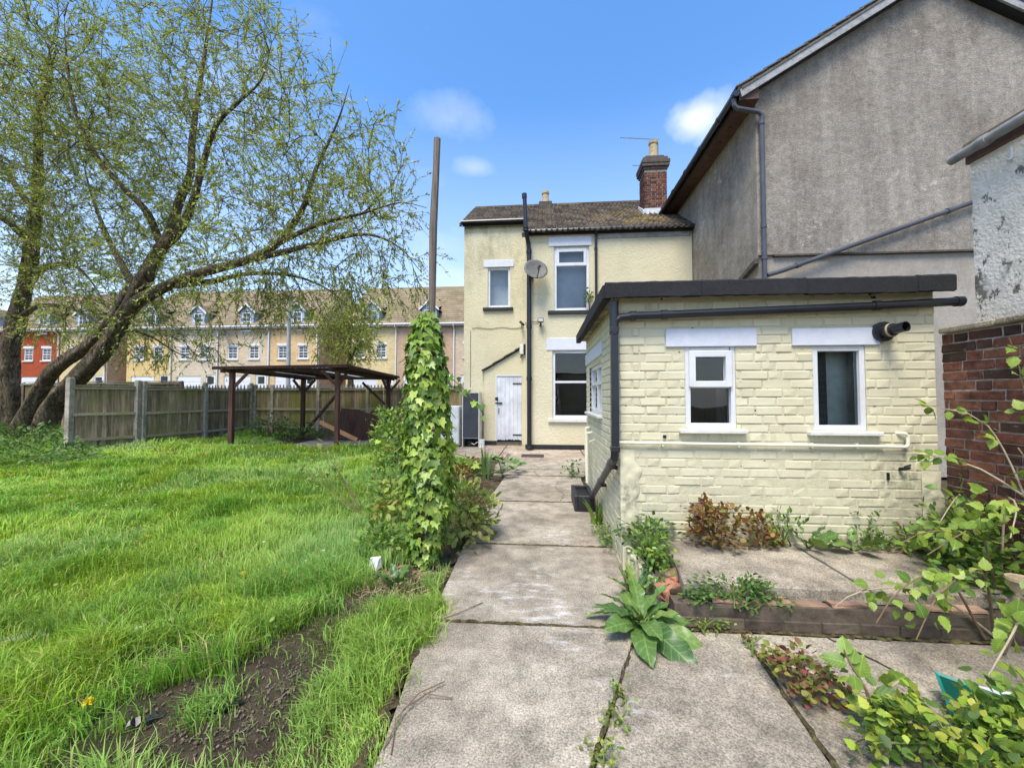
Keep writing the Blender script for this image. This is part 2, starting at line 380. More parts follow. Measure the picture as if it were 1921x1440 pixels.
def m_glass(name='window_glass', tint=(.9, .95, .95), boost=1.0):
    n = NT(name); n.t.nodes.remove(n.b)
    fr = n.add('ShaderNodeFresnel'); fr.inputs[0].default_value = 1.5
    tr = n.add('ShaderNodeBsdfTransparent'); tr.inputs[0].default_value = tint + (1,)
    gl = n.add('ShaderNodeBsdfGlossy'); gl.inputs['Roughness'].default_value = .015
    wv = n.bump(n.noise(2.0, 2), .12, .02); n.ln(wv, gl.inputs['Normal'])
    ms = n.add('ShaderNodeMixShader'); n.ln(n.math('MULTIPLY', fr.outputs[0], 2.0 * boost), ms.inputs[0]); n.ln(tr.outputs[0], ms.inputs[1]); n.ln(gl.outputs[0], ms.inputs[2]); n.ln(ms.outputs[0], n.o.inputs[0])
    return n.m
def m_soil():
    n = NT('soil')
    base = n.ramp(n.noise(6, 8, .72), (.3, (.045, .034, .023)), (.55, (.12, .09, .062)), (.75, (.23, .18, .125)))
    base = n.mix(n.ramp(n.noise(1.1, 5), (.45, 0.), (.62, .5)), base, (.06, .085, .022))
    return n.done(base, .97, n.bump(n.noise(25, 8, .75), 1., .05), .1)
def m_wall_far(name, c, sc_=1.0):
    n = NT(name); br = n.add('ShaderNodeTexBrick'); mp = n.add('ShaderNodeCombineXYZ'); s = n.add('ShaderNodeSeparateXYZ'); n.ln(n.P, s.inputs[0])
    n.ln(n.math('ADD', s.outputs[0], s.outputs[1]), mp.inputs[0]); n.ln(s.outputs[2], mp.inputs[1]); n.ln(mp.outputs[0], br.inputs['Vector'])
    br.inputs['Scale'].default_value = 1.; br.inputs['Brick Width'].default_value = .225; br.inputs['Row Height'].default_value = .075; br.inputs['Mortar Size'].default_value = .006
    br.inputs['Color1'].default_value = mul(c, .86) + (1,); br.inputs['Color2'].default_value = mul(c, 1.1) + (1,); br.inputs['Mortar'].default_value = mul(c, .85) + (1,)
    col = n.mix(.7, br.outputs[0], n.ramp(n.noise(.8, 6, .6), (.3, .8), (.7, 1.12)), 'MULTIPLY')
    return n.done(col, .9, None, .2)
def m_roof_far():
    n = NT('concrete_tiles_far'); s = n.add('ShaderNodeSeparateXYZ'); n.ln(n.P, s.inputs[0])
    rows = n.math('FRACT', n.math('MULTIPLY', s.outputs[2], 4.2)); ro = n.math('FLOOR', n.math('MULTIPLY', s.outputs[2], 4.2))
    cols = n.math('FRACT', n.math('ADD', n.math('MULTIPLY', n.math('ADD', s.outputs[0], s.outputs[1]), 3.2), n.math('MULTIPLY', ro, .5)))
    base = n.ramp(n.noise(1.2, 7, .65), (.3, (.15, .115, .075)), (.6, (.27, .21, .135)), (.8, (.32, .245, .155)))
    base = n.mix(n.ramp(n.noise(.5, 5), (.48, 0.), (.7, .6)), base, (.13, .125, .05))
    base = n.mix(1., base, n.ramp(rows, (0, .45), (.22, .75), (.3, 1.05), (1, 1.)), 'MULTIPLY')
    base = n.mix(1., base, n.ramp(cols, (0, .7), (.12, 1.), (1, 1.)), 'MULTIPLY')
    return n.done(base, .92, n.bump(rows, .6, .04), .2)

M.update(brick=m_painted_brick(), mortar=m_paint_mortar(), cream=m_cream_render(), grey=m_grey_render(), pale=m_pale_render(), peel=m_white_peel(),
  red=m_red_brick(), lime=m_mortar(), felt=m_felt(), tile=m_tile(), bark=m_bark(), fol=m_foliage(), grass=m_foliage('grass_blades', .35, .55, .25), soil=m_soil(), glass=m_glass(),
  conc=m_concrete('path_concrete', (.24, .203, .155), (.37, .32, .25), (.47, .415, .33), .7), conc2=m_concrete('patio_concrete', (.215, .182, .138), (.345, .298, .232), (.45, .395, .31), .85),
  yard=m_concrete('yard_concrete', (.27, .215, .165), (.40, .33, .255), (.48, .41, .32), .4),
  cope=m_concrete('coping_stone', (.22, .19, .13), (.36, .31, .23), (.46, .41, .31), .3),
  upvc=plain('white_upvc', (.64, .65, .67), .35, .05, 6, dirt=(.55, .54, .50)), upvcfar=plain('white_upvc_far', (.66, .67, .69), .4, .04, 3),
  lintel=plain('lintel_paint', (.60, .62, .68), .6, .06, 12, .25), sillw=plain('sill_paint', (.64, .64, .61), .5, .06, 14, .15, dirt=(.5, .47, .38)), black=plain('black_paint', (.018, .018, .02), .45, .3, 10, .1),
  pipe=plain('black_plastic', (.016, .017, .021), .32, .25, 4, spec=.5), gpipe=plain('grey_plastic', (.06, .062, .075), .4, .25, 4, spec=.5), oldgut=plain('weathered_gutter', (.23, .225, .215), .6, .3, 12),
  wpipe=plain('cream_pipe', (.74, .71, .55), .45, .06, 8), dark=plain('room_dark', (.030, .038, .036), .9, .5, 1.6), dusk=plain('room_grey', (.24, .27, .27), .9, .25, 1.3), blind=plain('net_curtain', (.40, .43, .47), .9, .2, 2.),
  soffit=plain('brown_soffit', (.085, .045, .032), .7, .3, 8), woodrot=m_wood('rough_soffit', (.12, .09, .055), (.40, .33, .21), .9, None, 1), barge=plain('grey_barge', (.30, .30, .30), .7, .25, 10, .4, dirt=(.12, .11, .10)), felt2=plain('undercloak', (.12, .11, .10), .9, .3, 12, .4),
  door=m_wood('door_paint', (.56, .58, .64), (.66, .68, .74), .55, None, 2, .03), iron=plain('black_iron', (.013, .013, .013), .55, .3, 20),
  lead=plain('lead_flashing', (.55, .56, .58), .55, .25, 9, .4), pot=plain('buff_pot', (.42, .33, .19), .85, .2, 14, .3, dirt=(.14, .12, .09)), stone=plain('corbel', (.085, .072, .06), .95, .4, 14, .6),
  dish=plain('dish_grey', (.13, .125, .11), .55, .25, 14, dirt=(.09, .085, .07)), alu=plain('aluminium', (.32, .33, .35), .4, .1, 9, metal=.6), flash=plain('chrome', (.5, .5, .5), .3, .1),
  fence=m_wood('fence_board', (.14, .098, .058), (.42, .32, .20), .9, (.18, .17, .035), 2, .35, 5), rail=m_wood('fence_rail', (.20, .165, .115), (.46, .40, .29), .9, (.24, .25, .10), 0, .15), cpost=m_concrete('concrete_post', (.30, .265, .20), (.44, .39, .30), (.50, .45, .36), .1),
  shed=m_wood('stained_timber', (.035, .022, .016), (.11, .066, .045), .7, None, 2, .2), redwood=m_wood('red_stained_post', (.07, .034, .024), (.18, .09, .065), .7, None, 2, .15), corr=plain('roof_sheet', (.10, .085, .08), .6, .4, 5, .2), polyc=plain('clear_sheet', (.42, .41, .42), .35, .15, 5),
  plank=m_wood('new_plank', (.40, .19, .08), (.58, .31, .15), .7, None, 0, .1), ladder=m_wood('pale_frame', (.36, .22, .12), (.52, .36, .21), .7, None, 2, .1), brownb=m_wood('brown_sheet', (.05, .022, .016), (.12, .055, .038), .55, None, 2, .25),
  post=m_wood('weathered_post', (.075, .06, .05), (.25, .205, .165), .9, None, 2, .1, 7), fridge=plain('fridge_white', (.62, .61, .55), .45, .08, 5, dirt=(.42, .40, .34)), fback=plain('fridge_back', (.040, .045, .055), .55, .2, 4),
  tin=plain('paint_tin', (.66, .66, .64), .45, .25, 12), palis=plain('steel_pale', (.16, .165, .17), .5, .15, 9), eng=plain('engineering_brick', (.11, .082, .06), .75, .45, 14, .4, rnd=.35, dirt=(.10, .095, .055)), pinkb=plain('worn_brick', (.29, .185, .125), .95, .35, 12, .5, rnd=.3),
  terra=plain('broken_brick', (.33, .145, .09), .95, .35, 16, .5), stem=plain('plant_stem', (.16, .11, .06), .8, .3, 20), gstem=plain('green_stem', (.11, .15, .035), .7, .3, 20), palestem=plain('pale_stem', (.36, .29, .2), .8, .25, 20),
  teal=plain('teal_plastic', (.012, .16, .13), .35, .25, 5), whitep=plain('white_plastic', (.68, .68, .66), .45, .15, 6, dirt=(.4, .38, .33)), lampc=plain('galvanised', (.34, .36, .37), .5, .1, 5), greyslat=plain('grey_plastic_strip', (.19, .20, .20), .5, .15, 8), drain=plain('rusty_cover', (.05, .035, .028), .9, .4, 18, .5),
  trough=plain('black_trough', (.020, .021, .024), .5, .35, 8, .15), straw=plain('straw', (.40, .27, .17), .95, .35, 30), blackfilm=plain('black_film', (.012, .012, .014), .35, .3, 8))
WALLS = dict(red=m_wall_far('terrace_red', (.36, .075, .03)), yellow=m_wall_far('terrace_yellow', (.64, .47, .21)), paley=m_wall_far('terrace_pale_yellow', (.66, .53, .29)), cream=m_wall_far('terrace_cream', (.58, .49, .36)),
  tan=m_wall_far('terrace_tan', (.58, .47, .33)), orange=m_wall_far('terrace_orange', (.64, .45, .24)), pink=m_wall_far('terrace_pink', (.52, .36, .24)), brown=m_wall_far('terrace_end_brown', (.60, .43, .28)))
M['rooffar'] = m_roof_far(); M['dormer'] = plain('dormer_cheek', (.30, .38, .47), .6, .08, 3)

M['drape'] = plain('dim_drape', (.05, .062, .058), .9, .3, 3)

def m_clear():
    n = NT('clear_sheet'); n.put(n.b.inputs['Base Color'], (.6, .59, .57)); n.b.inputs['Roughness'].default_value = .4
    t = n.add('ShaderNodeBsdfTranslucent'); t.inputs[0].default_value = (.62, .61, .6, 1); ms = n.add('ShaderNodeMixShader'); ms.inputs[0].default_value = .7; n.ln(n.b.outputs[0], ms.inputs[1]); n.ln(t.outputs[0], ms.inputs[2]); n.ln(ms.outputs[0], n.o.inputs[0]); return n.m
M['polyc'] = m_clear()

def m_moss():
    n = NT('joint_moss'); b = n.ramp(n.noise(30, 6, .7), (.3, (.03, .022, .014)), (.5, (.09, .07, .04)), (.68, (.16, .17, .04)))
    return n.done(b, .95, n.bump(n.noise(60, 5, .7), .9, .02), .1)
M['moss'] = m_moss(); M['crack'] = plain('crack', (.035, .028, .02), .95, .3, 20)

M['w2reflect'] = plain('pane_reflection', (.36, .41, .38), .9, .5, 2.5)  # pale backing for the right-hand pane, its reflection painted in as colour
# ------------------------------------------------------------------ framing helpers
class FR:
    """a wall frame: u along the wall, v up, d into the wall; face 'Y' looks to -Y, face 'X' looks to -X, 'E' looks to +X"""
    def __init__(s, face, off): s.face = face; s.off = off
    def P(s, u, v, d):
        return (u, s.off + d, v) if s.face == 'Y' else ((s.off + d, u, v) if s.face == 'X' else (s.off - d, u, v))
    def box(s, mb, u0, u1, v0, v1, d0, d1):
        a = s.P(u0, v0, d0); b = s.P(u1, v1, d1)
        mb.box(min(a[0], b[0]), max(a[0], b[0]), min(a[1], b[1]), max(a[1], b[1]), min(a[2], b[2]), max(a[2], b[2]))
    def wall(s, mb, u0, u1, v0, v1, holes=(), depth=.12):
        us = sorted({u0, u1, *[h[0] for h in holes], *[h[1] for h in holes]}); vs = sorted({v0, v1, *[h[2] for h in holes], *[h[3] for h in holes]})
        for a, b in zip(us, us[1:]):
            for c, d in zip(vs, vs[1:]):
                if any(h[0] <= a and b <= h[1] and h[2] <= c and d <= h[3] for h in holes): continue
                mb.quad(s.P(a, c, 0), s.P(b, c, 0), s.P(b, d, 0), s.P(a, d, 0))
        for a, b, c, d in holes:
            mb.quad(s.P(a, c, 0), s.P(a, d, 0), s.P(a, d, depth), s.P(a, c, depth)); mb.quad(s.P(b, c, 0), s.P(b, d, 0), s.P(b, d, depth), s.P(b, c, depth))
            mb.quad(s.P(a, d, 0), s.P(b, d, 0), s.P(b, d, depth), s.P(a, d, depth)); mb.quad(s.P(a, c, 0), s.P(b, c, 0), s.P(b, c, depth), s.P(a, c, depth))
def ringbox(fr, mb, u0, u1, v0, v1, w, d0, d1):
    fr.box(mb, u0, u0 + w, v0, v1, d0, d1); fr.box(mb, u1 - w, u1, v0, v1, d0, d1)
    fr.box(mb, u0 + w, u1 - w, v0, v0 + w, d0, d1); fr.box(mb, u0 + w, u1 - w, v1 - w, v1, d0, d1)
def window(parent, fr, u0, u1, v0, v1, splits=(), vsplits=(), fw=.045, d0=.03, d1=.09, mat='upvc', back='dark', room=.6, sash=(), bars=0, bevel=.004, glass='glass'):
    """window > frame bars in the mesh itself; sashes, panes and the room behind are sub-parts"""
    mb = MB(); ringbox(fr, mb, u0, u1, v0, v1, fw, d0, d1)
    vs = [v0 + fw] + list(splits) + [v1 - fw]; us = [u0 + fw] + list(vsplits) + [u1 - fw]
    for q in splits: fr.box(mb, u0 + fw, u1 - fw, q - fw * .4, q + fw * .4, d0 + .001, d1)
    for q in vsplits: fr.box(mb, q - fw * .4, q + fw * .4, v0 + fw, v1 - fw, d0 + .002, d1)
    w = mb.build('window', M[mat], parent, bevel=bevel); k = 0
    for a, b in zip(us, us[1:]):
        for c, d in zip(vs, vs[1:]):
            a_, b_, c_, d_ = a, b, c, d
            if k in sash:
                m2 = MB(); ringbox(fr, m2, a - .012, b + .012, c - .012, d + .012, fw * 1.15, d0 - .022, d0 + .03); m2.build('sash', M[mat], w, bevel=bevel); a_ += fw; b_ -= fw; c_ += fw; d_ -= fw
            if bars:
                m3 = MB(); mid = (a + b) / 2; fr.box(m3, mid - bars / 2, mid + bars / 2, c, d, d0 + .004, d0 + .03); vm = (c + d) / 2; fr.box(m3, a, b, vm - bars / 2, vm + bars / 2, d0 + .005, d0 + .03); m3.build('glazing_bar', M[mat], w)
            p = MB(); dd = d0 + (.012 if k in sash else .03); p.quad(fr.P(a_, c_, dd), fr.P(b_, c_, dd), fr.P(b_, d_, dd), fr.P(a_, d_, dd)); p.build('pane', M[glass], w); k += 1
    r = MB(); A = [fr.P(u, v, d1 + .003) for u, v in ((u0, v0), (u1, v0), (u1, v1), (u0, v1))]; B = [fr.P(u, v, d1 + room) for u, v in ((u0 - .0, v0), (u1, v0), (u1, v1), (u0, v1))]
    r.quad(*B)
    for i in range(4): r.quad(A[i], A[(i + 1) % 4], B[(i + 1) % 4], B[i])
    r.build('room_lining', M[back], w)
    return w
def slabbox(parent, name, fr, mat, u0, u1, v0, v1, d0, d1, bevel=.006):
    m = MB(); fr.box(m, u0, u1, v0, v1, d0, d1); return m.build(name, M[mat], parent, bevel=bevel)

# brick mesh store: (length, depth, height) boxes with worn bevelled edges, several variants of each
_BR = {}
def brick_mesh(L, D, Hh, mat, k, amp=.0025, bev=.006, face='Y'):
    key = (round(L, 3), round(D, 3), round(Hh, 3), mat, k, face)
    if key in _BR: return _BR[key]
    r = random.Random(hash(key) & 0xffff); m = MB(); m.box(0, L, 0, D, 0, Hh)
    if face == 'X': m.v = [(y, x, z) for x, y, z in m.v]
    me = m.mesh('brick', M[mat], bevel=bev)
    for v in me.vertices:
        v.co.x += r.uniform(-amp, amp); v.co.y += r.uniform(-amp, amp); v.co.z += r.uniform(-amp, amp)
    _BR[key] = me; return me
def flemish(u0, u1, row, S=.215, Hd=.1025, j=.010, rr=random):
    """brick spans for one course"""
    out = []; u = u0; k = row % 2
    if k: seq = [Hd, .05]; out_first = True
    else: seq = []
    q = 0
    while u < u1 - .02:
        if q < len(seq): L = seq[q]
        else: L = S if (q - len(seq)) % 2 == 0 else (Hd if rr.random() < .75 else S)
        e = min(u + L, u1)
        if u1 - e < .035: e = u1
        out.append((u, e)); u = e + j; q += 1
    return out
def cut_spans(spans, z0, z1, holes, minlen=.03):
    """drop or trim bricks at openings"""
    res = []
    for a, b in spans:
        segs = [(a, b)]
        for h in holes:
            if z1 > h[2] + .012 and z0 < h[3] - .012:
                n = []
                for s, e in segs:
                    if e <= h[0] or s >= h[1]: n.append((s, e)); continue
                    if s < h[0]: n.append((s, h[0]))
                    if e > h[1]: n.append((h[1], e))
                segs = n
        res += [s for s in segs if s[1] - s[0] > minlen]
    return res
def snap(L): return round(L / .0125) * .0125

# ------------------------------------------------------------------ ground, path, yard, patio
g = MB(); g.quad((-400, -60, -.06), (400, -60, -.06), (400, 700, -.06), (-400, 700, -.06)); tag(g.build('ground', M['soil']), kind='structure')
nx, ny = 150, 110
gx = np.linspace(-26, -.62, nx); gy = np.linspace(.2, 17, ny); X, Y = np.meshgrid(gx, gy)
def lawn_z(x, y):
    x = np.asarray(x, float); y = np.asarray(y, float)
    edge = np.clip((-.72 - x) / .5, 0, 1)
    out = (x > -3.6) & (y > 9.2) | (x > -8.1) & (x < -4.9) & (y > 10.8) & (y < 14)
    return np.where(out, -.05, 0) - .035 + np.where(out, .15, 1) * edge * (.03 + .05 * vnoise(x * .9, y * .9, 3) + .03 * vnoise(x * 3, y * 3, 4)) 
V = np.stack([X, Y, lawn_z(X, Y)], -1).reshape(-1, 3); idx = np.arange(nx * ny).reshape(ny, nx)
Fq = np.stack([idx[:-1, :-1], idx[:-1, 1:], idx[1:, 1:], idx[1:, :-1]], -1).reshape(-1, 4)
tag(put('lawn', np_mesh('lawn', V, Fq, M['soil'], smooth=True)), kind='structure')

def slab_obj(parent, poly, top, th, mat, name='slab', tilt=.004, inset=.011, rough=.014, n=14):
    """a cast slab: polygon outline with slightly broken edges and a chamfer"""
    r = random.Random(int(abs(poly[0][0] * 971 + poly[0][1] * 331) * 100)); c = Vector((sum(p[0] for p in poly) / len(poly), sum(p[1] for p in poly) / len(poly), 0))
    pts = []
    for i, p in enumerate(poly):
        q = poly[(i + 1) % len(poly)]
        for k in range(n):
            t = k / n; x = p[0] + (q[0] - p[0]) * t; y = p[1] + (q[1] - p[1]) * t; d = Vector((c.x - x, c.y - y, 0)).normalized() * (inset + r.random() * rough * (.35 if k else .1)); pts.append((x + d.x, y + d.y))
    tx, ty = r.uniform(-tilt, tilt), r.uniform(-tilt, tilt); zt = lambda x, y: top + (x - c.x) * tx + (y - c.y) * ty
    m = MB(); N = len(pts); ch = .008
    inn = [(x + (c.x - x) / max(.2, math.hypot(c.x - x, c.y - y)) * ch, y + (c.y - y) / max(.2, math.hypot(c.x - x, c.y - y)) * ch) for x, y in pts]
    m.v = [(x, y, zt(x, y)) for x, y in inn] + [(x, y, zt(x, y) - ch) for x, y in pts] + [(x, y, top - th) for x, y in pts]
    m.f = [tuple(range(N))] + [(N + i, N + (i + 1) % N, (i + 1) % N, i) for i in range(N)] + [(2 * N + i, 2 * N + (i + 1) % N, N + (i + 1) % N, N + i) for i in range(N)]
    return m.build(name, M[mat], parent)
path = thing('path', None, None, (0, 2, 0), kind='structure')
for poly in ([(-.70, -.6), (-.05, -.6), (.18, 1.61), (.58, 2.57), (-.76, 2.57), (-.68, 1.6)],
             [(-.76, 2.57), (.60, 2.57), (.70, 3.92), (-.80, 3.92)], [(-.80, 3.92), (.70, 3.92), (.665, 5.53), (-.80, 5.53)],
             [(-.80, 5.53), (.665, 5.53), (.665, 7.31), (-.72, 7.31)], [(-.95, 7.31), (.9, 7.31), (.9, 9.0), (-1.1, 9.0)]):
    slab_obj(path, poly, 0, .06, 'conc')
for poly in ([(-.05, -.6), (1.05, -.6), (1.14, 1.69), (1.21, 2.60), (.58, 2.60), (.18, 1.61)], [(1.05, -.6), (2.6, -.6), (2.75, 2.60), (1.21, 2.60), (1.14, 1.69)], [(2.6, -.6), (4, -.6), (4, 2.6), (2.75, 2.6)]):
    slab_obj(path, poly, -.006, .05, 'conc2')
def ribbon(parent, name, pts, w, mat, z=.003, seed=1, lump=.004):
    """an irregular low ridge of soil and moss, or a crack, following a line on the paving"""
    rr = random.Random(seed); sp = []
    for p, q in zip(pts, pts[1:]):
        n_ = max(2, int(math.hypot(q[0] - p[0], q[1] - p[1]) / .035))
        for k in range(n_): t = k / n_; sp.append((p[0] + (q[0] - p[0]) * t, p[1] + (q[1] - p[1]) * t))
    sp.append(pts[-1]); m = MB(); n_ = len(sp)
    for k, (x, y) in enumerate(sp):
        a = sp[max(0, k - 1)]; b = sp[min(n_ - 1, k + 1)]; L = math.hypot(b[0] - a[0], b[1] - a[1]); nx_, ny_ = -(b[1] - a[1]) / L, (b[0] - a[0]) / L
        off = rr.uniform(-.25, .25) * w; ww = w * rr.uniform(.25, 1.0) * (.2 if k in (0, n_ - 1) else 1); zz_ = z + rr.uniform(0, lump)
        m.v += [(x + nx_ * (off - ww / 2), y + ny_ * (off - ww / 2), z - .006), (x + nx_ * off, y + ny_ * off, zz_), (x + nx_ * (off + ww / 2), y + ny_ * (off + ww / 2), z - .006)]
    for k in range(n_ - 1): q = 3 * k; m.f += [(q, q + 1, q + 4, q + 3), (q + 1, q + 2, q + 5, q + 4)]
    return m.build(name, M[mat], parent)
for i, (pts, w) in enumerate(([[(-.76, 2.57), (-.2, 2.57), (.58, 2.57)], .035], [[(-.8, 3.92), (.68, 3.92)], .03], [[(-.8, 5.53), (.66, 5.53)], .035], [[(-.8, 7.31), (.85, 7.31)], .05], [[(.10, 1.2), (.18, 1.61), (.58, 2.57)], .035], [[(1.12, 1.4), (1.14, 1.69), (1.21, 2.59)], .03], [[(.60, 2.595), (1.2, 2.60), (2.7, 2.60)], .05], [[(.64, 2.62), (.70, 3.4), (.69, 3.9), (.655, 5.1)], .07], [[(-.78, 1.2), (-.72, 1.65), (-.79, 2.6), (-.83, 3.9), (-.82, 5.4)], .10])):
    ribbon(path, 'joint_moss', pts, w, 'moss', .004, 40 + i, .007)
for i, pts in enumerate(([(.22, 5.55), (.30, 5.95), (.18, 6.4), (.25, 6.9)], [(-.12, 7.35), (-.20, 7.7), (-.10, 8.1), (-.22, 8.5)], [(-.5, 8.0), (.0, 7.95), (.6, 8.1)], [(1.9, 1.5), (1.75, 1.9), (1.85, 2.3), (1.7, 2.58)])):
    ribbon(path, 'crack', pts, .012, 'crack', .0035, 70 + i, .001)
yard = thing('yard', None, None, (0, 10, 0), kind='structure')
for poly in ([(-1.1, 9.0), (1.0, 9.0), (1.0, 11.0), (-.5, 11.0), (-1.1, 10.9)], [(1.0, 7.0), (4.0, 7.0), (4.0, 11.0), (1.0, 11.0)], [(-3.4, 9.4), (-1.1, 9.4), (-1.1, 12.2), (-3.4, 12.2)], [(-1.1, 10.9), (-.5, 11.0), (-.5, 12.2), (-1.1, 12.2)], [(-7.6, 10.9), (-5.3, 10.9), (-5.0, 13.9), (-7.9, 13.9)]):
    slab_obj(yard, poly, -.004, .05, 'yard')
dm = MB(); dm.box(-.55, .0, 9.55, 10.0, -.01, .006); tag(dm.build('drain_cover', M['drain'], None, bevel=.003), 'rusty dark drain cover set in the concrete yard', 'drain cover')

patio = thing('patio', None, None, (2, 3, 0), kind='structure')
slab_obj(patio, [(.90, 2.70), (2.05, 2.67), (2.05, 3.50), (1.0, 3.50)], .235, .075, 'conc2', rough=.02)
slab_obj(patio, [(2.055, 2.67), (3.21, 2.68), (3.21, 3.50), (2.055, 3.50)], .231, .075, 'conc2', rough=.02)
f = MB(); f.box(.84, 3.19, 2.72, 3.6, -.05, .155); f.build('fill', M['soil'], patio)
f = MB(); f.box(.82, 3.15, 2.613, 2.72, -.02, .147); f.build('mortar', M['eng'], patio)
tag(patio, kind='structure')
r = random.Random(3)
for row in range(2):
    x = .80 + (.11 if row else 0) + (.15 if row else 0)
    while x < 3.1:
        L = .215; me = brick_mesh(L, .1025, .065, 'eng', r.randrange(3), .003, .005)
        put('brick', me, patio, (x, 2.605 + r.uniform(-.007, .007) + row * .008, .002 + row * .072), (0, r.uniform(-.012, .012), r.uniform(-.02, .02))); x += L + .009
for k in (0, 1, 2, 3, 5, 6, 8):      # worn pink tops of the upper course
    x = 1.08 + k * .225
    me = brick_mesh(.2125, .095, .014, 'pinkb', k % 5, .007, .003); put('brick', me, patio, (x + r.uniform(-.02, .02), 2.624 + r.uniform(-.006, .008), .1495 + r.uniform(-.001, .005)), (r.uniform(-.03, .03), r.uniform(-.02, .02), r.uniform(-.05, .05)))
for x, y, a, mt in ((.80, 2.74, .5, 'terra'), (.90, 2.79, 1.2, 'terra'), (.83, 2.90, .2, 'pinkb')):
    me = brick_mesh(.15, .10, .07, mt, 7, .02, .012); o = put('broken_brick', me, None, (x, y, .085 if mt == 'terra' else .11), (.1, -.12, a))
    tag(o, {'.5': 'orange broken brick at the corner of the step below the dock leaves', '1.2': 'orange brick fragment wedged behind the front broken brick', '0.2': 'pinkish rubble brick lying at the head of the kerb'}[str(a) if str(a) != '0.5' else '.5'], 'brick', 'brick rubble at the step corner')
kb = MB()
for k in range(8):
    t0, t1 = k / 8, (k + 1) / 8 - .004; y0 = 3.50 - (3.50 - 2.90) * t0; y1 = 3.50 - (3.50 - 2.90) * t1; x0 = .668 + .12 * t0
    kb.box(x0 + r.uniform(-.008, .008), x0 + .075 + r.uniform(-.01, .01), y1, y0, -.02, .19 - .06 * t0 + r.uniform(-.012, .012))
tag(kb.build('kerb', M['mortar'], None, bevel=.008), kind='structure')

# ------------------------------------------------------------------ the single-storey brick extension
ext = thing('brick_extension', 'single-storey cream painted brick extension with flat black felt roof', 'extension', (1.9, 4.9, 0))
EY, EX0, EX1, EZ0, EZ1 = 3.49, .66, 3.20, .10, 2.30
fy = FR('Y', EY); fx = FR('X', EX0)
W1 = (1.21, 1.63, 1.18, 1.875); W2 = (2.25, 2.665, 1.17, 1.875); LN1 = (1.05, 1.80, 1.875, 2.035); LN2 = (2.085, 2.775, 1.875, 2.025)
WS = (4.60, 5.82, 1.24, 1.86); LNS = (4.50, 6.22, 1.93, 2.09)
fm = FR('Y', EY + .0055); m = MB(); fm.wall(m, EX0 + .006, EX1, EZ0 - .1, EZ1 + .1, [W1, W2], .11)
fs = FR('X', EX0 + .008); fs.wall(m, EY + .006, 6.20, -.05, EZ1 + .1, [WS], .11)
m.box(EX0 + .006, EX1, 6.19, 6.2, -.05, EZ1 + .1); m.box(EX1 - .01, EX1, EY + .01, 6.2, -.05, EZ1 + .1)
wall = m.build('wall', M['mortar'], ext)
rows = int((EZ1 - EZ0) / .075) + 1; cand = []; rr = random.Random(5)
for k in range(rows):
    z0 = EZ0 + k * .075; z1 = z0 + .066
    if z1 > 2.33: break
    for a, b in cut_spans(flemish(EX0, EX1, k, rr=rr), z0, z1, [W1, W2, LN1, LN2]): cand.append((a, b, z0))
cand.sort(key=lambda c: -c[2]); rest = MB()
for i, (a, b, z0) in enumerate(cand):
    L = b - a; flat = z0 < 1.0
    if i < 300:
        Ls = snap(L) if abs(snap(L) - L) < .004 else L
        put('brick', brick_mesh(Ls, .06, .066, 'brick', rr.randrange(4), .003, .0055), wall, (a, EY + rr.uniform(-.003, .003) + (.002 if flat else 0), z0 + rr.uniform(-.001, .001)))
    else:
        y = EY + rr.uniform(-.001, .003); rest.box(a, b, y, y + .05, z0, z0 + .066)
rest2 = MB()
for k in range(int(2.4 / .075)):
    z0 = -.05 + k * .075
    for a, b in cut_spans(flemish(EY + .063, 6.2, k, rr=rr), z0, z0 + .066, [WS, LNS]):
        x = EX0 + rr.uniform(-.003, .003); rest2.box(x, x + .05, a, b, z0, z0 + .066)
tag(rest.build('brick', M['brick'], wall, bevel=.007), kind='stuff'); tag(rest2.build('brick', M['brick'], wall, bevel=.006), kind='stuff')
# lumpy rendered repair at the lower corners
for cx, w, zt, nm in ((EX0 - .004, .16, 1.0, 0), (3.06, .14, .85, 1)):
    nu, nv = 10, 44; us = np.linspace(0, 1, nu); vs = np.linspace(0, 1, nv); U, Vv = np.meshgrid(us, vs)
    xx = cx + U * w * (.75 + .5 * vnoise(Vv * 9, Vv * 0 + nm * 7, 5)); zz_ = .18 + Vv * (zt - .18)
    dd = .003 + (.012 * vnoise(xx * 22, zz_ * 20, 8 + nm) + .010 * vnoise(xx * 60, zz_ * 55, 9 + nm)) * np.clip(np.minimum(U * 5 + .4 * (1 - nm), (1 - U) * 4), 0, 1) * np.clip((1 - Vv) * 6, 0, 1)
    V = np.stack([xx, EY - dd, zz_], -1).reshape(-1, 3); idx = np.arange(nu * nv).reshape(nv, nu)
    put('render_repair', np_mesh('render_repair', V, np.stack([idx[:-1, :-1], idx[:-1, 1:], idx[1:, 1:], idx[1:, :-1]], -1).reshape(-1, 4), M['brick'], smooth=True), ext)
    WLOC[bpy.context.scene.objects[-1].name] = Vector((0, 0, 0))
for o in [o for o in ext.children if o.name.startswith('render_repair')]: o.location = -WLOC[ext.name]
for LN, fr_ in ((LN1, fy), (LN2, fy), (LNS, fx)): slabbox(ext, 'lintel', fr_, 'lintel', LN[0], LN[1], LN[2] + .004, LN[3], -.012, .06, .004)
w1 = window(ext, fy, *W1, splits=(1.545,), fw=.045, d0=.012, d1=.07, sash=(1,), back='dark')
w2 = window(ext, fy, *W2, fw=.043, d0=.012, d1=.07, back='w2reflect', room=.14)  # lining set close behind the glass, coloured to stand in for a reflection
ws = window(ext, fx, *WS, splits=(1.62,), vsplits=(5.2,), fw=.045, d0=.03, d1=.09, back='dusk')
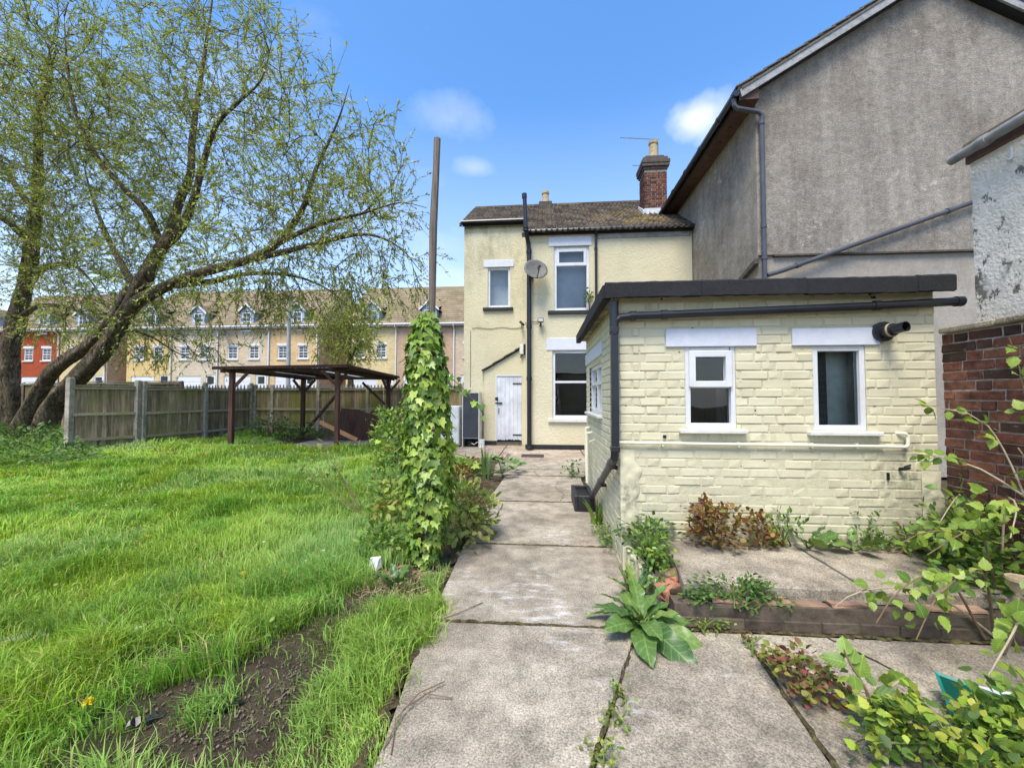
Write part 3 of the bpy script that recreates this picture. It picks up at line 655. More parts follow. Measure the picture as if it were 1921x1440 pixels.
for (u0, u1, v, fr_) in ((1.15, 1.70, 1.18, fy), (2.19, 2.75, 1.17, fy), (4.55, 5.95, 1.24, fx)):
    sl = MB(); fr_.box(sl, u0, u1, v - .04, v - .006, -.055, .06); sl.build('sill', M['sillw'], ext, bevel=.006)
# curtain glimpsed behind the right window
cu = MB()
for k in range(9): cu.tube([(2.30 + k * .016, 3.63 + .004 * (k % 2), 1.2), (2.295 + k * .016, 3.63 + .004 * (k % 2), 1.86)], .018, 8)
cu.build('curtain', M['drape'], w2)
cu = MB()
for k in range(6): cu.tube([(1.53 + k * .016, 3.63, 1.2), (1.53 + k * .016, 3.63, 1.52)], .010, 5)
cu.build('curtain', M['drape'], w1)
# flat roof: felt-covered edge in lengths, rough soffit boards, deck
for a, b, dz in ((.52, 1.30, .0), (1.303, 2.13, .002), (2.133, 2.96, -.002), (2.963, 3.24, .003)):
    fe = MB(); n_ = max(4, int((b - a) / .045)); rq = random.Random(int(a * 100)); prev = None
    for q in range(n_ + 1):
        x = a + (b - a) * q / n_; jz = lambda: rq.uniform(-.004, .004); ring = [(x, 3.345 + jz() * .6, 2.285 + dz + jz()), (x, 3.37, 2.281 + dz + jz()), (x, 3.42, 2.30), (x, 3.42, 2.41), (x, 3.362, 2.418 + dz + jz() * .7), (x, 3.344 + jz() * .6, 2.404 + dz + jz() * .6)]
        k0 = len(fe.v); fe.v += ring
        if prev is not None: fe.f += [(prev + t_, prev + (t_ + 1) % 6, k0 + (t_ + 1) % 6, k0 + t_) for t_ in range(6)]
        else: fe.f.append(tuple(range(k0, k0 + 6)))
        prev = k0
    fe.f.append(tuple(range(prev, prev + 6))); fe.build('fascia', M['felt'], ext)
for a, b, dz in ((3.42, 4.8, 0), (4.803, 6.22, .003)):
    fe = MB(); fe.box(.505 + dz, .58, a, b, 2.285, 2.412); fe.build('fascia', M['felt'], ext, bevel=.008)
dk = MB(); dk.box(.58, 3.23, 3.42, 6.22, 2.34, 2.40); dk.build('roof', M['felt'], ext)
for k in range(11):
    so = MB(); y0 = 3.44 + k * .25; so.box(.58, .66, y0, y0 + .235, 2.315 - (k % 3) * .006, 2.338); so.build('soffit_board', M['woodrot'], ext)
so = MB(); so.box(.58, 3.2, 3.42, 3.49, 2.318, 2.335); so.build('soffit_board', M['woodrot'], ext)
# waste pipe across the front, downpipe at the corner, diagonal shoe to the trough
dp = MB(); Yp = 3.415
dp.tube([(3.335, Yp, 2.215), (2.58, Yp, 2.185), (1.60, Yp, 2.16), (.75, Yp, 2.138), (.66, Yp + .005, 2.13), (.615, Yp + .01, 2.10), (.603, Yp + .012, 2.03)], .034, 12)
for x, z in ((3.315, 2.213), (2.70, 2.19), (1.02, 2.145), (.76, 2.138)): dp.tube([(x - .025, Yp, z), (x + .025, Yp, z + .001)], .041, 12)
dp.build('waste_pipe', M['pipe'], ext, smooth=False)
dp = MB(); dp.box(.572, .634, Yp - .02, Yp + .045, 1.0, 2.05); dp.tube([(.603, Yp + .012, 2.27), (.603, Yp + .012, 1.98)], .040, 12); dp.box(.566, .640, Yp - .026, Yp + .05, 2.0, 2.045); dp.box(.566, .640, Yp - .026, Yp + .05, .985, 1.03)
dp.tube([(.603, Yp + .012, 1.0), (.603, Yp + .03, .93), (.603, 3.6, .86)], .036, 12)
dp.build('downpipe', M['pipe'], ext, bevel=.004)
dp = MB(); dp.tube([(.603, 3.56, .88), (.601, 4.4, .50), (.60, 5.08, .19)], .033, 12); dp.tube([(.603, 3.58, .872), (.603, 3.66, .835)], .042, 12); dp.tube([(.601, 4.25, .568), (.601, 4.32, .537)], .040, 12); dp.build('drain_shoe', M['gpipe'], ext)
dp = MB(); dp.box(.60, .66, 4.26, 4.30, .50, .53); dp.box(.6, .66, 3.62, 3.66, .80, .83); dp.build('pipe_bracket', M['pipe'], ext)
wp = MB(); wp.tube([(.60, 3.462, 1.058), (1.5, 3.462, 1.052), (2.93, 3.462, 1.044)], .0125, 8); wp.tube([(2.925, 3.462, 1.044), (2.945, 3.462, 1.06), (2.945, 3.462, 1.13), (2.93, 3.462, 1.15), (2.90, 3.47, 1.152), (2.885, 3.50, 1.152)], .0135, 8)
for x in (1.0, 1.62, 2.2, 2.55): wp.box(x, x + .014, 3.455, 3.50, 1.03, 1.07)
wp.build('overflow_pipe', M['wpipe'], ext)
wp = MB(); wp.tube([(.60, 5.75, 1.0), (.60, 5.72, .62), (.60, 5.6, .25)], .02, 8); wp.tube([(.585, 5.5, .95), (.585, 5.45, .3)], .018, 8); wp.tube([(.60, 5.75, 1.0), (.67, 5.75, 1.01)], .02, 8); wp.tube([(.585, 5.5, .95), (.67, 5.5, .96)], .018, 8); wp.tube([(.6, 5.3, .85), (.67, 5.2, .9)], .012, 6); wp.build('waste_pipe', M['wpipe'], ext)
fl = MB(); fl.tube([(2.79, 3.49, 1.985), (2.79, 3.455, 1.985)], .082, 20); fl.build('flue_collar', M['pipe'], ext, bevel=.0)
fl = MB(); fl.tube([(2.795, 3.46, 1.985), (2.805, 3.39, 1.99)], .052, 16); fl.tube([(2.803, 3.40, 1.99), (2.823, 3.30, 2.0)], .040, 16, False); fl.tube([(2.803, 3.40, 1.99), (2.823, 3.30, 2.0)], .034, 16, False); fl.build('flue', M['pipe'], ext)
fl = MB(); fl.tube([(2.802, 3.415, 1.989), (2.805, 3.40, 1.99)], .056, 16); fl.build('flue_ring', M['pot'], ext)
tp = MB(); tp.tube([(2.90, 3.49, .86), (2.91, 3.45, .87), (2.935, 3.44, .885)], .014, 8); tp.tube([(2.90, 3.445, .885), (2.945, 3.445, .90)], .008, 6); tp.box(2.80, 2.815, 3.48, 3.495, .77, .83); tp.build('outdoor_tap', M['iron'], ext)
ve = MB(); ve.tube([(1.03, 3.492, 1.11), (1.03, 3.47, 1.11)], .014, 8); ve.build('pipe_stub', M['iron'], ext)

# black trough that takes the downpipe
t = thing('drain_trough', 'black concrete gully trough at the foot of the diagonal downpipe', 'trough', (.5, 5.35, 0))
tr = MB(); x0, x1, y0, y1, h = .385, .635, 5.08, 5.72, .20
tr.box(x0, x0 + .045, y0, y1, 0, h); tr.box(x1 - .045, x1, y0, y1, 0, h); tr.box(x0 + .045, x1 - .045, y0, y0 + .045, 0, h - .002); tr.box(x0 + .045, x1 - .045, y1 - .045, y1, 0, h - .002); tr.build('surround', M['trough'], t, bevel=.008)
tr = MB(); tr.box(x0 + .045, x1 - .045, y0 + .045, y1 - .045, .0, h - .05); tr.build('grate', M['iron'], t)

# ------------------------------------------------------------------ boundary wall of old red brick
rw = thing('boundary_wall', 'old soot-stained red brick garden wall with pale stone coping', 'wall', (3.3, 2.6, 0))
m = MB(); m.box(3.232, 3.42, 1.2, 3.465, -.05, 1.955); m.build('mortar', M['lime'], rw)
rr = random.Random(9)
for k in range(26):
    z0 = .0 + k * .0752
    for a, b in flemish(1.9 + rr.uniform(0, .05), 3.462, k + 1, rr=rr):
        L = b - a; Ls = snap(L) if abs(snap(L) - L) < .004 else L
        put('brick', brick_mesh(Ls, .09, .064, 'red', rr.randrange(4), .004, .006, 'X'), rw, (3.222 + rr.uniform(-.005, .005), a, z0))
y = 1.2
while y < 3.4:
    L = min(.62, 3.47 - y); me = MB(); me.box(0, .25, 0, L - .008, 0, .045); put('coping', me.mesh('coping', M['cope'], bevel=.01), rw, (3.19 + rr.uniform(-.006, .006), y, 1.958 + rr.uniform(0, .004))); y += L

# ------------------------------------------------------------------ whitewashed outbuilding at the right edge
wb = thing('white_outbuilding', 'whitewashed brick outbuilding with peeling paint above the red garden wall', 'outbuilding', (4.4, 2, 0))
nu, nv = 40, 34; U, Vv = np.meshgrid(np.linspace(1.0, 3.32, nu), np.linspace(1.0, 3.40, nv))
course = np.abs(np.mod(Vv, .075) - .037) < .030
xx = 3.36 - .012 * vnoise(U * 9, Vv * 14, 2) - .010 * vnoise(U * 3, Vv * 3, 6) + np.where(course, 0, .003)
idx = np.arange(nu * nv).reshape(nv, nu)
put('wall', np_mesh('wall', np.stack([xx, U, Vv], -1).reshape(-1, 3) - np.array(WLOC[wb.name]), np.stack([idx[:-1, :-1], idx[1:, :-1], idx[1:, 1:], idx[:-1, 1:]], -1).reshape(-1, 4), M['peel'], smooth=True), wb)
m = MB(); m.box(3.362, 6.5, 1.0, 3.319, -.05, 3.40); m.build('wall', M['peel'], wb)
rf = MB(); rf.prism([(3.30, 3.40), (6.6, 4.0), (6.6, 4.04), (3.30, 3.43)], 1, .9, 3.325); rf.build('roof', M['rooffar'], wb)
fb = MB(); fb.box(3.33, 3.357, .9, 3.34, 3.28, 3.42); fb.build('fascia', M['soffit'], wb)
gt = MB(); gt.tube([(3.255, 3.37, 3.335), (3.255, 2.6, 3.35), (3.255, 1.0, 3.38)], .036, 14); gt.tube([(3.255, 3.16, 3.34), (3.255, 3.10, 3.341)], .043, 14); gt.tube([(3.255, 2.62, 3.34), (3.255, 2.56, 3.341)], .043, 14); gt.build('gutter', M['oldgut'], wb)
gt = MB(); gt.tube([(3.36, 3.08, 2.42), (3.30, 3.08, 2.41)], .014, 8); gt.build('pipe_stub', M['oldgut'], wb)
gt = MB(); gt.tube([(3.352, 3.05, 3.26), (3.345, 3.05, 3.16), (3.32, 3.05, 3.14)], .01, 6); gt.build('hook', M['lead'], wb)
# ------------------------------------------------------------------ the cream rendered house
ho = thing('cream_house', 'two-storey cream rendered house with dark tiled roof across the yard', 'house', (.8, 12, 0))
HY, HL = 11.0, 12.0
f1 = FR('Y', HY); f2 = FR('Y', HL); f3 = FR('Y', 11.85)
UW = (.29, 1.27, 3.85, 5.66); LW = (.24, 1.95, .86, 2.74); SW = (-1.72, -1.02, 4.20, 5.45)
m = MB(); f1.wall(m, -.50, 4.045, .0, 6.08, [UW, LW], .13); m.build('wall', M['cream'], ho)
m = MB(); f2.wall(m, -2.46, -.50, .0, 6.85, [SW], .13)
m.quad((-.5, HY, 0), (-.5, 12.05, 0), (-.5, 12.05, 6.9), (-.5, HY, 6.08)); m.build('wall', M['cream'], ho)
m = MB(); m.quad((-2.46, HL, 0), (-2.46, 17, 0), (-2.46, 17, 6.85), (-2.46, HL, 6.85)); m.poly([(-2.46, HL, 6.85), (-2.46, 14.5, 8.5), (-2.46, 17, 6.85)]); m.quad((4.045, HY, 0), (4.045, 17, 0), (4.045, 17, 6), (4.045, HY, 6)); m.quad((-2.46, 17, 0), (4.045, 17, 0), (4.045, 17, 6.85), (-2.46, 17, 6.85)); m.build('wall', M['cream'], ho)
# plinths
for (a, b, fr_) in ((-.515, 4.0, f1), (-1.81, -1.42, f3), (-2.46, -1.83, f2)): slabbox(ho, 'plinth', fr_, 'black', a, b, -.02, .13, -.018, .05, .004)
# store: a lean-to with a plank door
m = MB(); D = (-1.43, -.66, .10, 2.10); f3.wall(m, -1.80, -.50, 0, 2.10, [D], .10)
m.poly([(-1.80, 11.85, 2.10), (-.50, 11.85, 2.10), (-.50, 11.85, 2.98), (-1.80, 11.85, 2.22)]); m.quad((-1.80, 11.85, 0), (-1.80, 12.02, 0), (-1.80, 12.02, 2.22), (-1.80, 11.85, 2.22)); m.build('store_wall', M['cream'], ho)
for k in range(4):
    t0 = k / 4; t1 = (k + 1.12) / 4; q = lambda t, dz: (-1.88 + 1.34 * t, 2.20 + .80 * t + dz)
    tm = MB(); a, b = q(t0, .045 - .0), q(t1, -.012 + .03); tm.bar((a[0], 11.80, a[1]), (b[0], 11.80, b[1]), .06, .028, (0, 0, 1)); tm.bar((a[0], 11.92, a[1]), (b[0], 11.92, b[1]), .2, .024, (0, 0, 1)); tm.build('verge_tile', M['stone'], ho)
door = MB(); f3.box(door, -1.45, -1.415, .10, 2.12, -.004, .09); f3.box(door, -1.415, -.66, 2.075, 2.118, -.003, .09); door = door.build('door', M['upvc'], ho)
for k in range(6):
    a = -1.412 + k * .125; b = a + .121; pl = MB(); n_ = 5; z0 = [.14 + .05 * random.random() for _ in range(n_ + 1)]
    pts = [(a + (b - a) * i / n_, z0[i]) for i in range(n_ + 1)] + [(b, 2.07), (a, 2.07)]
    pl.prism(pts, 1, 11.868 + (k % 2) * .002, 11.90); pl.build('plank', M['door'], door)
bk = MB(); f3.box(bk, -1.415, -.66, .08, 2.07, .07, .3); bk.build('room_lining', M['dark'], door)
for z_ in (1.83, .29): slabbox(door, 'hinge', f3, 'iron', -.93, -.66, z_, z_ + .035, .005, .02, .002)
for nm_, q in (('bolt', (-1.46, -1.25, 1.24, 1.28)), ('padlock', (-1.46, -1.38, 1.34, 1.44)), ('handle', (-1.36, -1.345, .92, 1.12))): slabbox(door, nm_, f3, 'iron', *q, -.012, .02, .002)
st = MB(); f3.box(st, -1.43, -.66, .05, .10, -.05, .1); st.build('threshold', M['stone'], ho)
# windows, lintels, sills
slabbox(ho, 'lintel', f1, 'lintel', .15, 1.34, 5.665, 5.93, -.02, .08); slabbox(ho, 'lintel', f1, 'lintel', .08, 2.1, 2.745, 3.08, -.02, .08); slabbox(ho, 'lintel', f2, 'lintel', -1.85, -.91, 5.455, 5.68, -.02, .08)
window(ho, f1, *UW, splits=(5.13,), fw=.075, d0=.05, d1=.12, sash=(1,), back='blind', room=.25)
lw_ = window(ho, f1, *LW, splits=(1.86,), fw=.075, d0=.05, d1=.12, back='dark', room=1.2)
window(ho, f2, *SW, fw=.07, d0=.05, d1=.12, back='blind', room=.25)
for (a, b, z, fr_, mt) in ((.12, 1.42, 3.845, f1, 'black'), (-1.86, -.93, 4.195, f2, 'black'), (.12, 2.05, .855, f1, 'sillw')): slabbox(ho, 'sill', fr_, mt, a, b, z - .10, z - .004, -.07, .08, .006)
tv = MB(); f1.box(tv, .62, 1.1, 2.66, 2.69, .03, .06); tv.build('trickle_vent', M['upvc'], lw_)
# eaves boards and gutters
for (a, b, fr_, z) in ((-.50, 4.05, f1, 5.98), (-2.50, -.50, f2, 6.76)):
    slabbox(ho, 'eaves_board', fr_, 'black', a, b, z, z + .12, -.08, .0, .004)
    gm = MB(); yy = (HY if fr_ is f1 else HL) - .14; gm.tube([(a - .03, yy, z + .08), (b, yy, z + .085)], .055, 10); gm.build('gutter', M['pipe'], ho)
slabbox(ho, 'fascia', f1, 'barge', 1.5, 4.02, 5.84, 5.965, -.03, .02, .003)
# roof: sheet below, single tiles above
SL = math.atan2(2.5, 3.7); E0 = Vector((0, 10.80, 6.03)); up_ = Vector((0, math.cos(SL), math.sin(SL))); nrm_ = Vector((0, -math.sin(SL), math.cos(SL)))
rs = MB(); A = E0 + nrm_ * -.05; B = A + up_ * 4.5
rs.quad((-.52, A.y, A.z), (4.06, A.y, A.z), (4.06, B.y, B.z), (-.52, B.y, B.z)); C_ = A + up_ * 1.27
rs.quad((-2.52, C_.y, C_.z), (-.52, C_.y, C_.z), (-.52, B.y, B.z), (-2.52, B.y, B.z)); rs.quad((-2.52, B.y, B.z), (4.06, B.y, B.z), (4.06, 18.2, 6.0), (-2.52, 18.2, 6.0))
roof = rs.build('roof', M['stone'], ho)
tmesh = []
for v in range(4):
    r = random.Random(v); nu = 13; wv = .297; ln = .40; V = []; F = []
    for j, (yy, dz) in enumerate(((0, -.040), (0, .0), (ln, -.035))):
        for i in range(nu):
            t = i / (nu - 1); prof = .045 * max(0, math.sin(2 * math.pi * t * 2 + .4)) + .008 * math.sin(2 * math.pi * t); V.append((t * wv, yy + r.uniform(-.003, .003), prof + dz + r.uniform(-.0015, .0015)))
    for j in range(2):
        for i in range(nu - 1): q = j * nu + i; F.append((q, q + 1, q + nu + 1, q + nu))
    tmesh.append(np_mesh('tile', V, F, M['tile'], smooth=False))
rr = random.Random(4)
for row in range(13):
    for c in range(23):
        x = -2.60 + c * .295 + rr.uniform(-.004, .004)
        s = row * .345
        if x < -.72 and s < 1.27: continue
        if x > 4.0: continue
        p = E0 + up_ * s + nrm_ * (.012 + rr.uniform(-.003, .004))
        put('tile', tmesh[rr.randrange(4)], roof, (x, p.y, p.z), (SL + R(1.2) + rr.uniform(-.012, .012), 0, rr.uniform(-.012, .012)))
for c in range(15):
    x = -2.55 + c * .44; rdm = MB(); rdm.tube([(x, 14.5, 8.50), (x + .43, 14.5, 8.502 + rr.uniform(-.004, .004))], .11, 10); rdm.build('ridge_tile', M['tile'], roof)
for k in range(9):   # verge mortar along the left gable
    p = E0 + up_ * (1.27 + k * .36); vm = MB(); vm.bar((-2.56, p.y, p.z - .02), (-2.56, p.y + .30, p.z - .02 + .30 * math.tan(SL)), .05, .05); vm.build('verge_mortar', M['stone'], roof)
# the tall brick chimney stack
CX0, CX1, CY0, CY1, CZ0, CZ1 = 3.19, 3.88, 12.55, 13.20, 6.9, 8.62
ch = MB(); ch.box(CX0 + .01, CX1 - .01, CY0 + .01, CY1, CZ0, CZ1); ch = ch.build('chimney', M['lime'], ho)
for k in range(int((CZ1 - CZ0) / .075)):
    z = CZ0 + k * .075
    if z < 7.2: continue
    for a, b in flemish(CX0, CX1, k, rr=rr): put('brick', brick_mesh(snap(b - a) if abs(snap(b - a) - (b - a)) < .004 else b - a, .08, .064, 'red', rr.randrange(4), .004, .005), ch, (a, CY0 + rr.uniform(-.004, .004), z))
    for a, b in flemish(CY0 + .082, CY1, k + 1, rr=rr): put('brick', brick_mesh(snap(b - a) if abs(snap(b - a) - (b - a)) < .004 else b - a, .08, .064, 'red', rr.randrange(4), .004, .005, 'X'), ch, (CX0 + rr.uniform(-.004, .004), a, z))
for k, (e, z0, z1) in enumerate(((.03, 8.62, 8.70), (.075, 8.70, 8.80), (.09, 8.80, 8.92), (.04, 8.92, 9.02), (-.06, 9.02, 9.12))):
    cb = MB(); cb.box(CX0 - e, CX1 + e, CY0 - e, CY1 + e, z0, z1 - .002); cb.build('corbel', M['stone'], ch, bevel=.014)
def lathe(mb, c, prof, n=14):
    i0 = len(mb.v)
    for r_, z in prof:
        for j in range(n): a = 2 * math.pi * j / n; mb.v.append((c[0] + r_ * math.cos(a), c[1] + r_ * math.sin(a), c[2] + z))
    for k in range(len(prof) - 1):
        for j in range(n): q = i0 + k * n; mb.f.append((q + j, q + (j + 1) % n, q + n + (j + 1) % n, q + n + j))
    return mb
pt = lathe(MB(), (3.56, 12.87, 9.1), [(.155, 0), (.145, .08), (.125, .5), (.15, .52), (.15, .60), (.13, .61), (.11, .60), (.10, .2)], 18); pt.build('chimney_pot', M['pot'], ch, smooth=False)
fl = MB(); fl.prism([(CX0 - .14, 7.02), (CX0 - .02, 7.36), (CX1 + .02, 7.36), (CX1 + .10, 7.02)], 1, CY0 - .055, CY0 - .02); fl.prism([(CY0 - .05, 7.05), (CY0 + .02, 7.36), (CY1, 7.75), (CY1, 7.3)], 0, CX0 - .05, CX0 - .018); fl.build('flashing', M['lead'], ch)
c2 = MB(); c2.box(-.16, .32, 14.35, 14.8, 8.4, 8.66); c2 = c2.build('chimney', M['stone'], ho, bevel=.02)
pt = lathe(MB(), (.08, 14.55, 8.66), [(.15, 0), (.13, .06), (.115, .32), (.14, .34), (.14, .42), (.12, .43), (.1, .42), (.09, .1)], 16); pt.build('chimney_pot', M['pot'], c2)
# soil stack, rainwater pipe
sp = MB(); sp.tube([(-.40, 10.90, .02), (-.40, 10.90, 5.60)], .062, 12); sp.tube([(-.40, 10.90, 5.55), (-.41, 10.86, 5.72), (-.47, 10.72, 5.92), (-.48, 10.66, 6.1), (-.51, 10.66, 6.92)], .058, 12)
for z in (1.9, 3.35, 5.45): sp.tube([(-.40, 10.90, z), (-.40, 10.90, z + .1)], .076, 12)
for z in (5.98, 6.06): sp.tube([(-.48, 10.66, z), (-.48, 10.66, z + .05)], .072, 12)
sp.tube([(-.515, 10.66, 6.9), (-.518, 10.66, 7.02)], .07, 12); sp.build('soil_stack', M['pipe'], ho)
sp = MB(); sp.box(-.60, -.40, 10.84, 11.0, 5.95, 6.02); sp.tube([(-.4, 10.88, .03), (-.35, 10.80, .0)], .085, 10); sp.build('pipe_collar', M['pipe'], ho)
sp = MB(); sp.tube([(1.45, 10.86, 6.04), (1.45, 10.93, 5.9), (1.45, 10.94, .1)], .036, 10)
for z in (5.5, 4.0, 3.4): sp.tube([(1.45, 10.94, z), (1.45, 10.94, z + .06)], .046, 10)
sp.build('downpipe', M['pipe'], ho)
cb = MB(); cb.tube([(-2.25, 11.99, 1.75), (-2.25, 11.99, 3.5)], .008, 5); pts = [(-2.2 + .2 * k, 11.985, 3.56 + .025 * math.sin(k * 1.7)) for k in range(9)]; cb.tube(pts, .007, 5); cb.tube([(-.52, 11.4, 3.55), (-.5, 10.97, 3.52), (-.16, 10.97, 3.55), (-.12, 10.97, 3.62)], .008, 5); cb.build('cable', M['stem'], ho)
# fittings on the house
d = thing('satellite_dish', 'round weathered grey satellite dish on the black soil pipe', 'satellite dish', (-.2, 10.9, 4.8))
dv = []; df = []; n_ = 28; ax = Vector((.28, -.9, .32)).normalized(); u_ = ax.cross(Vector((0, 0, 1))).normalized(); w_ = u_.cross(ax); cc = Vector((-.20, 10.62, 4.92)); rings = [(.0, -.05), (.1, -.046), (.2, -.03), (.28, -.008), (.33, .0), (.335, -.012), (.0, -.062)]
for r_, h in rings:
    for j in range(n_): a = 2 * math.pi * j / n_; p = cc + u_ * r_ * math.cos(a) * 1.0 + w_ * r_ * math.sin(a) * .92 + ax * h; dv.append(tuple(p))
dm_ = MB(); dm_.v = dv; dm_.f = [(k * n_ + j, k * n_ + (j + 1) % n_, (k + 1) * n_ + (j + 1) % n_, (k + 1) * n_ + j) for k in range(len(rings) - 1) for j in range(n_)]; dm_.build('reflector', M['dish'], d, smooth=True)
b = MB(); e = cc + ax * .33 - w_ * .16; b.tube([tuple(cc - w_ * .3 + ax * .0), tuple(e)], .012, 6); b.build('arm', M['iron'], d)
b = MB(); b.tube([tuple(e), tuple(e - ax * .12 + w_ * .03)], .032, 10); b.tube([tuple(e - ax * .02), tuple(e + Vector((-.05, 0, -.09)))], .02, 8); b.build('receiver', M['iron'], d)
b = MB(); b.tube([tuple(cc - ax * .06), (-.32, 10.86, 4.86), (-.36, 10.99, 4.86)], .02, 8); b.box(-.42, -.28, 10.96, 10.998, 4.76, 4.96); b.build('bracket', M['iron'], d)
d = thing('floodlight', 'small black floodlight on the cream wall beside the soil pipe', 'floodlight', (-.1, 10.95, 3.5))
b = MB(); b.box(-.16, .0, 10.80, 10.90, 3.50, 3.62); b.build('housing', M['iron'], d, bevel=.01); b = MB(); b.box(-.145, -.015, 10.792, 10.799, 3.515, 3.605); b.build('lens', M['flash'], d); b = MB(); b.box(-.10, -.06, 10.88, 10.998, 3.44, 3.5); b.box(-.11, -.05, 10.85, 10.95, 3.40, 3.44); b.build('bracket', M['iron'], d)
d = thing('security_camera', 'small dark security camera on the recessed cream wall above the store', 'camera', (-.66, 11.95, 3.6))
b = MB(); b.tube([(-.70, 11.90, 3.72), (-.60, 11.72, 3.60)], .04, 10); b.build('housing', M['iron'], d); b = MB(); b.tube([(-.66, 11.86, 3.68), (-.66, 11.99, 3.56)], .015, 6); b.build('bracket', M['iron'], d)
d = thing('alarm_box', 'white alarm box with black side at the top of the store roof', 'alarm box', (-.6, 11.9, 2.8))
b = MB(); b.box(-.72, -.60, 11.76, 11.84, 2.72, 3.02); b.build('cover', M['whitep'], d, bevel=.015); b = MB(); b.box(-.598, -.53, 11.76, 11.84, 2.72, 3.03); b.tube([(-.62, 11.8, 2.72), (-.70, 11.76, 2.62)], .02, 6); b.build('siren', M['iron'], d, bevel=.01)
def aerial(name, label, p0, p1, n, el, mast):
    d = thing(name, label, 'aerial', mast[0]); b = MB(); b.tube([p0, p1], .010, 6); b.build('boom', M['alu'], d)
    P0, P1 = Vector(p0), Vector(p1)
    for k in range(n):
        p = P0.lerp(P1, (k + .3) / n); e_ = MB(); e_.tube([tuple(p - Vector((.0, el * .5, el * .18))), tuple(p + Vector((0, el * .5, el * .18)))], .006, 5); e_.build('element', M['alu'], d)
    b = MB(); b.tube(mast, .014, 6); b.build('mast', M['alu'], d)
aerial('television_aerial', 'long thin television aerial beside the chimney pot, pointing left', (2.52, 12.9, 9.93), (3.75, 12.9, 9.80), 13, .22, [(3.72, 12.9, 9.02), (3.72, 12.9, 9.9)])
aerial('television_aerial', 'shorter lower television aerial sticking out from the chimney corbel', (2.95, 13.1, 9.10), (3.45, 13.1, 9.06), 6, .16, [(3.4, 13.1, 8.9), (3.4, 13.1, 9.08)])

# ------------------------------------------------------------------ the grey rendered gable house
gh = thing('grey_house', 'tall grey pebble-rendered gable house with brown soffit beside the extension', 'house', (7.2, 10, 0))
GX, GY, AX, AZ = 4.06, 7.74, 7.22, 9.20
zw = lambda x: AZ - .60 * abs(x - AX)
m = MB(); m.poly([(GX, GY, 4.13), (10.38, GY, 4.13), (10.38, GY, zw(10.38)), (AX, GY, AZ), (GX, GY, zw(GX))]); m.quad((GX, GY, 4.13), (10.38, GY, 4.13), (10.38, GY + .05, 4.11), (GX, GY + .05, 4.11)); m.build('wall', M['grey'], gh)
m = MB(); m.quad((GX, GY, 0), (GX, 17, 0), (GX, 17, zw(GX)), (GX, GY, zw(GX))); m.build('wall', M['grey'], gh)
m = MB(); m.quad((GX + .001, GY + .045, 0), (10.38, GY + .045, 0), (10.38, GY + .045, 4.2), (GX + .001, GY + .045, 4.2)); m.quad((10.38, GY, 0), (10.38, 17, 0), (10.38, 17, 7.2), (10.38, GY, 7.2)); m.build('wall', M['pale'], gh)
dr = MB(); dr.box(GX + .28, 10.38, GY - .022, GY + .04, 4.095, 4.128); dr.build('drip_bead', M['stone'], gh)
th = .60; rfm = MB()
for s in (-1, 1):
    e = AX + s * (3.16 + .40); rfm.prism([(AX, AZ + .14), (e, AZ + .14 - .6 * 3.56), (e, AZ + .22 - .6 * 3.56), (AX, AZ + .22)], 1, GY - .18, 17)
roofg = rfm.build('roof', M['rooffar'], gh)
rr = random.Random(12)
for k in range(15):      # the stepped ends of the tile courses along the left verge
    x = AX - 3.60 + k * .245; z = AZ + .225 - .6 * (AX - x); tb = MB(); tb.bar((x, GY - .10, z), (x + .30, GY - .10, z + .30 * .52), .26, .022); tb.build('verge_tile', M['felt2'], roofg)
for k in range(13):
    x = AX + 3.60 - k * .245; z = AZ + .225 - .6 * (x - AX); tb = MB(); tb.bar((x, GY - .10, z), (x - .30, GY - .10, z + .30 * .52), .26, .022); tb.build('verge_tile', M['felt2'], roofg)
for s in (-1, 1):
    bb = MB(); e = AX + s * 3.50; bb.prism([(AX, AZ - .03), (e, AZ - .03 - .6 * 3.5), (e + s * .03, AZ + .11 - .6 * 3.5), (AX, AZ + .11)], 1, GY - .20, GY - .165); bb.build('barge_board', M['barge'], gh)
    bb = MB(); bb.prism([(AX, AZ + .115), (e, AZ + .115 - .6 * 3.5), (e, AZ + .155 - .6 * 3.5), (AX, AZ + .155)], 1, GY - .215, GY - .15); bb.build('undercloak', M['felt2'], gh)
    bb = MB(); bb.prism([(AX, AZ - .02), (AX + s * 3.30, AZ - .02 - .6 * 3.3), (AX + s * 3.30, AZ - .0 - .6 * 3.3), (AX, AZ)], 1, GY - .163, GY - .002); bb.build('verge_soffit', M['black'], gh)
# boxed eaves on the left, soffit with round vents
sf = MB(); sf.box(3.72, GX - .002, GY - .16, 16, 7.045, 7.065); sf.build('soffit', M['soffit'], gh)
fa = MB(); fa.box(3.69, 3.718, GY - .16, 16, 7.03, 7.20); fa.build('fascia', M['black'], gh)
fa = MB(); fa.prism([(3.72, 7.07), (GX - .01, 7.07), (GX - .01, 7.27)], 1, GY - .15, GY - .11); fa.build('soffit_end', M['soffit'], gh)
for k in range(11):
    y_ = GY + .15 + k * .48; vv = MB(); vv.tube([(3.88, y_, 7.046), (3.88, y_, 7.040)], .036, 10); vv.build('soffit_vent', M['iron'], gh)
gt = MB(); gt.tube([(3.62, GY - .20, 7.15), (3.62, 12.45, 7.12)], .062, 12)
for k in range(5): gt.tube([(3.62, GY + .5 + k * .95, 7.145), (3.62, GY + .57 + k * .95, 7.145)], .071, 12)
gt.build('gutter', M['pipe'], gh)
